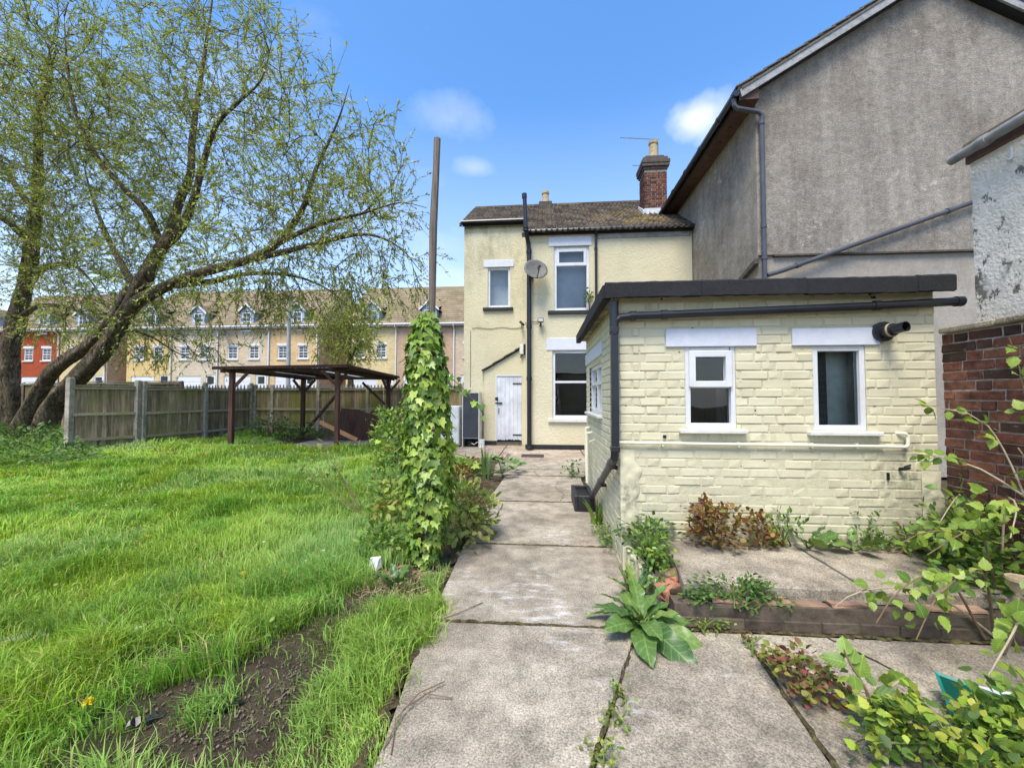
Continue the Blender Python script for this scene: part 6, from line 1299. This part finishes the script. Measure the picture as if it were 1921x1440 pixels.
shrub('weed_clump', 'ragged weeds along the right-hand end of the wall foot', 'weed', (2.92, 3.40, .23), (.30, .08), .17, 300, .04, T_OVAL, G2 + RUST[:2] + G1, 12, 'stem', 'weeds round the extension')
shrub('weed_clump', 'tangle of small leaves in the corner below the red brick wall', 'weed', (3.02, 3.15, .23), (.16, .22), .42, 420, .055, T_OVAL, G2 + G1, 14, 'stem', 'weeds round the extension')

# ------------------------------------------------------------------ bramble and vine at the right
VINE = [(.07, .14, .025), (.13, .22, .03), (.21, .32, .045), (.32, .40, .08)]; M['vine'] = m_leaf('vine_leaf', VINE, .3, .42); vmesh = [leaf_mesh(T_TOOTH, M['vine'], 'leaf', c) for c in (.05, .2, .35, -.05)]
def vine(name, label, canes, nper, size, base, cat='bramble', per=.6, scat=.07):
    t = thing(name, label, cat, base); P, D, S = [], [], []
    for pts in canes:
        sp = spline(pts, .08); m_ = MB(); m_.tube([tuple(p) for p in sp], [.008 - .0055 * k / len(sp) for k in range(len(sp))], 6); m_.build('cane', M['palestem'] if RNG.random() < .6 else M['stem'], t)
        for k in range(nper):
            j = int((1 - per + per * RNG.random()) * (len(sp) - 1)); p = np.array(sp[j]); d = np.array((sp[min(j + 1, len(sp) - 1)] - sp[max(j - 1, 0)]).normalized()); o = RNG.normal(0, 1, 3); o /= np.linalg.norm(o); P.append(p + o * scat * RNG.random()); D.append(d * .4 + o * .9 + [0, 0, -.25]); S.append(size * .82 * RNG.uniform(.55, 1.25))
    n = len(P); leaf_objs('leaf', vmesh, t, np.array(P), np.array(D), norm(RNG.normal(0, .38, (n, 3)) + [-.1, -.45, .9]), S); return t
R0 = (2.35, 2.55, 0)
VS = .82
vine('bramble', 'pale green bramble arching low over the right end of the step', [[(2.6, 2.6, .02), (2.3, 2.50, .42), (1.98, 2.40, .38), (1.80, 2.34, .22)], [(2.65, 2.6, .05), (2.4, 2.4, .48), (2.05, 2.25, .44), (1.88, 2.20, .22)], [(2.6, 2.5, 0), (2.35, 2.2, .32), (2.1, 2.0, .35), (1.95, 1.96, .18)], [(2.7, 2.6, .0), (2.3, 2.58, .28), (1.9, 2.55, .30), (1.70, 2.5, .22)]], 26, .082, (2.6, 2.6, 0))
vine('bramble', 'taller bramble mass filling the right-hand corner below the brick wall', [[(2.9, 2.8, .1), (2.75, 2.75, .6), (2.55, 2.65, .62), (2.3, 2.6, .5)], [(3.0, 2.9, .1), (2.95, 2.8, .75), (2.8, 2.6, .8), (2.6, 2.45, .66)], [(3.05, 2.7, .1), (2.9, 2.5, .6), (2.7, 2.35, .66), (2.5, 2.2, .50)], [(3.0, 2.9, .1), (2.8, 2.95, .5), (2.5, 2.9, .52), (2.3, 2.85, .42)], [(2.9, 2.5, 0), (2.8, 2.3, .55), (2.55, 2.1, .5), (2.35, 2.0, .30)], [(3.05, 3.0, .2), (2.95, 3.05, .7), (2.85, 3.0, .75), (2.7, 2.95, .6)]], 34, .090, (2.95, 2.8, 0), per=.75, scat=.12)
shrub('bramble_thicket', 'dark leafy undergrowth below the tall bramble in the right-hand corner', 'shrub', (2.86, 2.95, .12), (.26, .26), .36, 460, .052, T_TOOTH, G2 + [(.05, .10, .025), (.16, .25, .04)], 16)
vine('bramble', 'bare pale bramble cane reaching left across the red brick wall', [[(3.10, 2.75, .35), (3.13, 2.86, .80), (3.05, 2.98, 1.25), (2.88, 3.06, 1.36), (2.66, 3.12, 1.40)], [(3.13, 2.86, .80), (3.0, 2.98, .95), (2.84, 3.08, 1.02), (2.64, 3.12, 1.04)]], 20, .075, (3.1, 2.8, .3), per=.35, scat=.05)
vine('bramble', 'leafy bramble shoots climbing the right edge of the picture', [[(3.12, 2.7, .4), (3.14, 2.80, 1.1), (3.16, 2.88, 1.6), (3.12, 2.9, 1.85)], [(3.14, 2.7, .4), (3.12, 2.80, .95), (3.06, 2.82, 1.12)], [(3.15, 2.6, .3), (3.12, 2.72, .9), (3.02, 2.75, 1.0)]], 17, .085, (3.1, 2.7, .3), per=.55, scat=.08)
vine('elder_sapling', 'upright sapling with broad toothed leaves at the lower edge of the picture', [[(1.44, 1.90, 0), (1.43, 1.92, .14), (1.38, 1.94, .24), (1.36, 1.95, .30)], [(1.44, 1.90, 0), (1.50, 1.92, .13), (1.58, 1.94, .18)], [(1.44, 1.9, 0), (1.46, 1.84, .08), (1.50, 1.80, .10)]], 9, .12, (1.44, 1.9, 0), 'sapling', .6, .05)
shrub('herb_robert', 'reddish herb robert with tiny pink flowers in the slab joint', 'weed', (1.27, 2.10, 0), (.17, .18), .16, 380, .030, T_ROUND, [(.20, .22, .04), (.26, .25, .06), (.24, .06, .05), (.17, .10, .04), (.13, .18, .03)], 24, 'stem', flowers=(plain('pink_petal', (.60, .25, .45), .6), .012, 9))
shrub('ground_elder', 'chartreuse small-leaved weeds in the bottom right corner', 'weed', (1.62, 1.74, 0), (.36, .15), .20, 620, .040, T_TOOTH, [(.30, .38, .045), (.20, .30, .035), (.37, .42, .06), (.11, .19, .03), (.07, .13, .025)], 24, 'gstem')
shrub('ground_elder', 'bright green leafy mass at the lower right over the teal tray', 'weed', (2.05, 1.80, 0), (.30, .16), .26, 380, .050, T_TOOTH, G1 + G2 + [(.26, .34, .05)], 20, 'gstem')
for (x, y, sx, sy, nl, lab) in ((.22, 1.66, .05, .06, 60, 'little green weed in the slab joint at the bottom of the picture'), (.36, 1.98, .03, .05, 45, 'tiny weed halfway along the slanting slab joint'), (.31, 1.83, .025, .05, 30, 'smallest weed low in the slanting slab joint'), (1.0, 2.59, .35, .02, 110, 'thin line of moss and seedlings along the foot of the step'), (1.2, 2.40, .02, .16, 60, 'brown dried weeds in the joint right of the dock')):
    shrub('joint_weed', lab, 'weed', (x, y, 0), (sx, sy), .06, nl, .022, T_OVAL, G1 + GY_[:2] if 'brown' not in lab else RUST + GY_, 4, 'gstem', 'weeds in the slab joints', z0=.0)
# teal tray half buried in the bramble
t = thing('plastic_tray', 'teal plastic tray lying tilted under the bramble', 'tray', (2.2, 2.1, 0)); b = MB(); c = Vector((2.10, 1.85, .02)); ax_ = Vector((.72, -.45, -.10)).normalized(); ay_ = Vector((.4, .75, .35)).normalized(); az_ = ax_.cross(ay_).normalized()
def TP(u, v, w): return tuple(c + ax_ * u + ay_ * v + az_ * w)
for (a0, b0), (a1, b1) in (((-.30, -.13), (.30, -.13)), ((.30, -.13), (.30, .13)), ((.30, .13), (-.30, .13)), ((-.30, .13), (-.30, -.13))):
    b.quad(TP(a0 * .92, b0 * .85, -.10), TP(a1 * .92, b1 * .85, -.10), TP(a1, b1, .0), TP(a0, b0, .0)); b.quad(TP(a0, b0, .0), TP(a1, b1, .0), TP(a1 * 1.05, b1 * 1.1, .004), TP(a0 * 1.05, b0 * 1.1, .004))
b.quad(TP(-.276, -.11, -.1), TP(.276, -.11, -.1), TP(.276, .11, -.1), TP(-.276, .11, -.1)); b.build('shell', M['teal'], t)
b = MB(); b.bar((2.0, 2.20, .02), (2.3, 2.05, .04), .05, .01); tag(b.build('plastic_strip', M['whitep']), 'flat white plastic strip lying beside the teal tray', 'strip')
lathe(MB(), (2.62, 2.42, .34), [(0, 0), (.05, 0), (.065, .07), (.07, .07), (.066, .085), (0, .08)], 16); t = thing('plastic_pot', 'small beige plastic pot caught in the bramble at the right', 'pot', (2.62, 2.42, .3)); lathe(MB(), (2.62, 2.42, .38), [(0, 0), (.045, 0), (.06, .06), (.066, .06), (.064, .075), (.055, .07), (.04, .01)], 18).build('shell', M['pot'], t)

shrub('ivy_sprig', 'thin ivy sprig creeping over the upstairs window sill', 'ivy', (1.25, 10.93, 3.85), (.16, .05), .55, 60, .06, T_IVY, IVC[:3], 5)
# ------------------------------------------------------------------ weeds by the fence
shrub('nettle_patch', 'dark green nettles at the foot of the willow trunks', 'weed', (-14.6, 9.9, 0), (2.4, .7), .62, 1500, .12, T_KITE, G2 + [(.10, .17, .035)], 20, 'gstem', 'nettles along the fence')
shrub('nettle_patch', 'band of dark nettles in front of the mossy fence panel', 'weed', (-11.9, 8.3, 0), (1.9, .6), .40, 1300, .10, T_KITE, G2 + [(.10, .17, .035)], 20, 'gstem', 'nettles along the fence')
shrub('nettle_patch', 'nearer strip of nettles at the left edge of the lawn', 'weed', (-10.6, 7.4, 0), (1.7, .4), .34, 1000, .09, T_KITE, G2 + G1[:1], 16, 'gstem', 'nettles along the fence')
shrub('weed_clump', 'leafy weeds against the fence behind the left shelter post', 'weed', (-9.6, 13.2, 0), (.9, .5), .75, 420, .12, T_OVAL, G2, 14, 'stem', 'weeds by the fence')
shrub('weed_clump', 'weeds on the ground below the back shelter post', 'weed', (-8.2, 12.9, 0), (.7, .4), .45, 260, .10, T_OVAL, G2 + G1, 10, 'stem', 'weeds by the fence')

# ------------------------------------------------------------------ litter and small things on the lawn
b = MB(); v = [(-1.44, 3.18, .03), (-1.36, 3.15, .03), (-1.33, 3.20, .05), (-1.41, 3.23, .05), (-1.43, 3.19, .13), (-1.35, 3.17, .12), (-1.34, 3.205, .14), (-1.40, 3.22, .12)]; b.v = v; b.f = [(0, 1, 5, 4), (1, 2, 6, 5), (2, 3, 7, 6), (3, 0, 4, 7), (4, 5, 6, 7), (0, 3, 2, 1)]; tag(b.build('carton', M['whitep'], None, bevel=.004), 'crushed white carton at the foot of the ivy', 'carton')
def scrap(name, label, cat, c, l, w, ang, mat, n=9):
    b = MB(); rr = random.Random(int(abs(c[0] * 100))); d = Vector((math.cos(ang), math.sin(ang), 0)); s = Vector((-d.y, d.x, 0)); pv = None
    for k in range(n):
        t_ = k / (n - 1) - .5; p = Vector(c) + d * l * t_ + Vector((0, 0, rr.uniform(0, .02))); ww = w * (.6 + .5 * rr.random()) * (1 - abs(t_) * .9); cur = (p - s * ww / 2 + Vector((0, 0, rr.uniform(0, .02))), p + s * ww / 2 + Vector((0, 0, rr.uniform(.0, .025))))
        if pv: b.quad(tuple(pv[0]), tuple(pv[1]), tuple(cur[1]), tuple(cur[0]))
        pv = cur
    return tag(b.build(name, M[mat]), label, cat)
scrap('paper_scrap', 'torn white plastic scrap lying in the grass', 'litter', (-2.42, 2.15, .07), .17, .05, .55, 'whitep')
b = MB(); b.bar((-3.25, 2.0, .055), (-2.92, 2.14, .06), .06, .010); tag(b.build('plastic_strip', M['greyslat'], None, bevel=.003), 'flat grey plastic strip in the grass at the left edge', 'strip')
scrap('plastic_film', 'crumpled black plastic film on the bare soil', 'litter', (-1.45, 1.72, .03), .15, .05, .75, 'blackfilm'); scrap('plastic_film', 'small black plastic shred poking from the turf', 'litter', (-1.78, 1.95, .05), .16, .06, .4, 'blackfilm'); scrap('plastic_film', 'thin strip of black plastic between two grass tufts', 'litter', (-1.72, 1.62, .04), .13, .04, .9, 'blackfilm')
st = MB(); rr = random.Random(8)
for k in range(420):
    x, y = rr.gauss(-1.18, .16), rr.gauss(3.02, .12); a = rr.uniform(0, 3.14); l = rr.uniform(.03, .11); z = .0 + rr.random() * .04; st.tube([(x, y, z), (x + math.cos(a) * l, y + math.sin(a) * l, z + rr.uniform(-.0, .03))], .0018, 3, False)
tag(st.build('dry_grass', M['straw']), 'straw-coloured dead grass round the foot of the ivy post', 'dead grass', kind='stuff')
tw = MB()
for pts in ([(-.66, 2.58, .004), (-.55, 2.66, .012), (-.43, 2.80, .006)], [(-.62, 1.6, .004), (-.66, 1.75, .02), (-.60, 1.9, .03), (-.5, 2.0, .02)], [(-.66, 1.62, .004), (-.64, 1.8, .03), (-.55, 1.93, .02)], [(-.58, 1.9, .03), (-.44, 1.905, .012)]): tw.tube(pts, .003, 5)
tag(tw.build('twig', M['stem']), 'thin dead stalks lying on the left edge of the path', 'twig')
yel = plain('yellow_petal', (.70, .52, .03), .6, .1)
for k, (x, y, lab) in enumerate(((-3.75, 3.5, 'yellow dandelion flower farthest left on the lawn'), (-2.25, 2.82, 'yellow dandelion in the middle of the lawn near the torn plastic scrap'), (-1.95, 2.86, 'yellow dandelion nearest the foot of the ivy'), (-1.98, 1.60, 'yellow dandelion at the bottom left of the picture'))):
    t = thing('dandelion', lab, 'flower', (x, y, 0), 'dandelions on the lawn'); b = MB(); b.tube([(x, y, 0), (x + .01, y, .13)], .003, 5); b.build('stem', M['gstem'], t); m_ = 40; q = norm(RNG.normal(0, 1, (m_, 3)) + [0, 0, .7]); cloud_obj('flower', [leaf_cloud(np.tile([x + .01, y, .13], (m_, 1)), q, RNG.normal(0, 1, (m_, 3)), np.full(m_, .022), T_KITE, pick([(.80, .66, .03)], m_))], M['fol'], t)
sm = MB(); rr = random.Random(4); daisy = []
for cx, cy in ((-5.8, 4.3), (-4.9, 4.5), (-6.4, 4.9), (-5.2, 5.3), (-2.0, 3.2)):
    for k in range(7): daisy.append((cx + rr.gauss(0, .25), cy + rr.gauss(0, .15), .12 + rr.random() * .05))
daisy = np.array(daisy); nd = len(daisy); rep = np.repeat(daisy, 9, 0); ang = np.tile(np.linspace(0, 6.28, 9, endpoint=False), nd); D = np.stack([np.cos(ang), np.sin(ang), np.full(len(ang), .15)], -1)
V, F, C = leaf_cloud(rep, D, np.tile([0, 0, 1.], (len(rep), 1)), np.full(len(rep), .018), T_KITE, pick([(.7, .7, .68)], len(rep), .05)); tag(put('daisies', np_mesh('daisies', V, F, M['fol'], C)), 'tiny white daisies scattered in the grass', 'daisies', kind='stuff')
# wood chips and clods on the bare patches
cl = MB(); rr = random.Random(6)
for k in range(1300):
    e = rr.choice(((-1.30, 2.05, .16, .28), (-1.35, 1.75, .16, .2), (-1.12, 2.75, .22, .14), (-1.9, 1.95, .18, .12), (-1.55, 1.62, .2, .1))); x, y = rr.gauss(e[0], e[2]), rr.gauss(e[1], e[3])
    if x > -.74: continue
    a = rr.uniform(0, 3.14); l = rr.uniform(.003, .012) * (3 if rr.random() < .10 else 1); z = float(lawn_z(x, y)) + .004; cl.bar((x, y, z), (x + math.cos(a) * l, y + math.sin(a) * l, z + rr.uniform(0, .012)), rr.uniform(.002, .009), rr.uniform(.002, .007))
tag(cl.build('wood_chips', plain('chips', (.13, .10, .072), .95, .75, 60)), 'dark wood chips and clods on the bare soil patches', 'wood chips', kind='stuff')

# ------------------------------------------------------------------ grass
def patch(x, y):
    """0 where soil shows, 1 in full turf"""
    m = np.ones_like(x)
    for cx, cy, rx, ry, rot in ((-1.30, 2.08, .25, .50, -.15), (-1.42, 1.62, .30, .26, .3), (-1.62, 1.48, .3, .14, .2), (-1.12, 2.80, .30, .16, .2), (-1.10, 3.12, .22, .22, 0), (-1.92, 2.05, .26, .13, .4), (-1.72, 1.72, .24, .10, .6), (-6.5, 12.3, 1.6, 1.6, 0), (-8.3, 12.9, 1.2, .9, 0)):
        c, s = math.cos(rot), math.sin(rot); u = ((x - cx) * c + (y - cy) * s) / rx; v = (-(x - cx) * s + (y - cy) * c) / ry; m = np.minimum(m, np.clip((np.sqrt(u * u + v * v) - .55 - .6 * vnoise(x * 9, y * 9, 77)) / .45, .04, 1))
    return m
def sample(n, x0, x1, y0, y1):
    x = RNG.uniform(x0, x1, n); y = RNG.uniform(y0, y1, n)
    edge = -.74 - .07 * vnoise(y * 3, y * 0, 7) - np.where((y > 3.3), .35, 0) - np.where(y > 5.2, .3, 0) - np.where(y > 9, 1.6, 0) + np.where((y < 2.45), .05, 0)
    k = (x < edge) & (RNG.random(n) < patch(x, y) * (.55 + .6 * vnoise(x * 2.2, y * 2.2, 9)))
    k &= (x / np.maximum(y, .5) > -2.7) & (x > -22)
    k &= ~((y > 14.2)) & ~((x < -11.4) & (y > 10.5) & (x > -13.5) & (y < 11.5))
    return x[k], y[k]
xs, ys = [], []
for n_, a in ((135000, (-6.2, -.68, .9, 3.0)), (110000, (-8.8, -.68, 3.0, 5.2)), (125000, (-13, -1.0, 5.2, 8.5)), (80000, (-19, -1.6, 8.5, 14.2))):
    x, y = sample(n_, *a); xs.append(x); ys.append(y)
# edges: tufts over the path edge and in the joints
x = RNG.normal(-.74, .05, 5200); y = RNG.uniform(1.15, 2.75, 5200); k = vnoise(y * 5, y * 0, 12) > .35; xs.append(x[k]); ys.append(y[k])
xj = RNG.uniform(-.74, -.28, 700); xs.append(xj); ys.append(2.57 + RNG.normal(0, .012, 700)); xj = RNG.uniform(.2, .62, 500); xs.append(xj); ys.append(3.92 + RNG.normal(0, .015, 500))
xj = np.concatenate([RNG.normal(.52, .04, 120), RNG.normal(.35, .03, 60)]); xs.append(xj); ys.append(np.concatenate([5.53 + RNG.normal(0, .012, 120), 7.31 + RNG.normal(0, .02, 60)]))
xt, yt = [], []
for cx, cy, nn, s_ in ((-1.52, 1.72, 420, .055), (-1.15, 2.35, 520, .10), (-.95, 2.5, 520, .08), (-1.02, 2.2, 480, .09), (-.88, 1.95, 480, .09), (-2.05, 3.35, 820, .16), (-1.75, 3.5, 800, .16), (-1.85, 4.3, 900, .25), (-2.4, 3.9, 800, .22), (-1.6, 2.95, 500, .12), (-2.0, 2.75, 420, .12), (-2.7, 4.7, 700, .28), (-3.6, 5.6, 500, .3), (-5.3, 6.6, 500, .35), (-2.3, 5.4, 600, .35), (-4.6, 5.2, 420, .35), (-7.2, 8.5, 420, .4), (-2.6, 2.5, 260, .12), (-3.1, 3.1, 260, .14), (-1.65, 2.3, 320, .07), (-2.2, 2.0, 200, .08)):
    xt.append(RNG.normal(cx, s_, nn)); yt.append(RNG.normal(cy, s_, nn))
for _ in range(150):
    cy = RNG.uniform(1.5, 8.5); cx = -.95 - RNG.random() * min(10, 1.25 * cy); nn = int(RNG.uniform(50, 150)); s_ = RNG.uniform(.03, .08) * (1 + cy * .12); xa = np.minimum(RNG.normal(cx, s_, nn), -.8 - (.4 if cy > 3.2 else 0)); ya = RNG.normal(cy, s_, nn); ok = patch(xa, ya) > .6; xt.append(xa[ok]); yt.append(ya[ok])
ntuft = sum(len(a) for a in xt); xs += xt; ys += yt
x = np.concatenate(xs); y = np.concatenate(ys); n = len(x); tuft = np.zeros(n, bool); tuft[n - ntuft:] = True
dist = np.hypot(x, y); z = lawn_z(x, y); hn = vnoise(x * 1.3, y * 1.3, 21); hn2 = vnoise(x * .55, y * .55, 22)
h = (.05 + .15 * hn ** 1.6 + .08 * hn2 ** 2) * RNG.uniform(.5, 1.3, n); right = np.clip(1 - np.abs(x + 1.9 + .12 * (y - 3)) / 1.1, 0, 1) * np.clip((y - 2.6) / .8, 0, 1); h += .13 * right * RNG.uniform(.4, 1.2, n)
h *= .50 + 1.0 * vnoise(x * 4.6, y * 4.6, 63) ** 1.3
h = np.where(tuft, RNG.uniform(.09, .24, n), h); short = (np.abs(y - 2.57) < .04) & (x > -.75) | (x > .1); h = np.where(short, RNG.uniform(.015, .05, n), h); h *= np.clip(.45 + .55 * patch(x, y), .3, 1)
wd = np.maximum(.0052, .00135 * dist) * RNG.uniform(.7, 1.3, n); wd = np.where(short, .004, wd)
wind = vnoise(x * .8, y * .8, 30) * 6.28; az = np.where(RNG.random(n) < .55, wind + RNG.normal(0, .6, n), RNG.uniform(0, 6.28, n)); ln_ = RNG.uniform(.15, .95, n) * np.where(tuft, 1.0, .9)
dx, dy = np.cos(az), np.sin(az); sx, sy = -dy, dx; tw_ = RNG.uniform(-.6, .6, n); sx, sy = np.cos(np.arctan2(sy, sx) + tw_), np.sin(np.arctan2(sy, sx) + tw_)
B = np.stack([x, y, z - .01], -1); S = np.stack([sx, sy, 0 * sx], -1) * (wd / 2)[:, None]; Dv = np.stack([dx, dy, 0 * dx], -1)
mid = B + Dv * (h * ln_ * .30)[:, None] + np.stack([0 * h, 0 * h, h * .62], -1); tip = B + Dv * (h * ln_ * 1.0)[:, None] + np.stack([0 * h, 0 * h, h * (1.0 - .35 * ln_)], -1)
V = np.stack([B - S, B + S, mid - S * .85, mid + S * .85, tip], 1); F = np.array([(0, 1, 3), (0, 3, 2), (2, 3, 4)])[None] + (np.arange(n) * 5)[:, None, None]
t1 = vnoise(x * .9, y * .9, 41); t2 = vnoise(x * 2.6, y * 2.6, 42)[:, None]
ca, cb_, cc_ = np.array([.36, .50, .05]), np.array([.20, .41, .055]), np.array([.26, .42, .15])
base = ca * (1 - t2) + cb_ * t2; blue = np.clip((t1 - .55) * 4, 0, 1)[:, None] * .6; blue = np.maximum(blue, (right * .8)[:, None]); base = base * (1 - blue) + cc_ * blue
dry = RNG.random(n) < .085; base = base * RNG.uniform(.7, 1.3, (n, 1)); base[dry] = np.array([.50, .42, .18]) * RNG.uniform(.7, 1.2, (dry.sum(), 1)); tt = vnoise(x * 1.1, y * 1.1, 71)[:, None]; base = np.where(tuft[:, None], base * .4 + .6 * (tt * np.array([.30, .45, .05]) + (1 - tt) * np.array([.15, .30, .07])), base)
C = np.repeat(base, 5, 0).reshape(n, 5, 3); C[:, 4] *= 1.08
tag(put('grass', np_mesh('grass', V.reshape(-1, 3), F.reshape(-1, 3), M['grass'], C.reshape(-1, 3))), 'unmown bright green lawn grass', 'grass', kind='stuff')
# clover and broad-leaved seedlings between the blades
k = 5200; x = RNG.uniform(-6.5, -.85, k); y = RNG.uniform(1.3, 6.0, k); ok = (vnoise(x * 1.7, y * 1.7, 90) > .55) & (x / y > -1.5) & ((x < -1.2) | (y < 3.2)) & (patch(x, y) > .2); x, y = x[ok], y[ok]; k = len(x)
P = np.stack([x, y, lawn_z(x, y) + RNG.uniform(.02, .10, k)], -1); V, F, C = leaf_cloud(P, norm(RNG.normal(0, 1, (k, 3)) * [1, 1, .3]), norm(RNG.normal(0, .3, (k, 3)) + [0, 0, 1]), RNG.uniform(.018, .045, k), T_OVAL, pick([(.16, .28, .05), (.24, .36, .07), (.12, .22, .05)], k))
tag(put('clover', np_mesh('clover', V, F, M['fol'], C)), 'clover and small broad leaves growing through the lawn', 'clover', kind='stuff')
print('blades', n, 'objects', len(bpy.data.objects), 'tris', sum(len(o.data.polygons) for o in bpy.data.objects if o.type == 'MESH'))
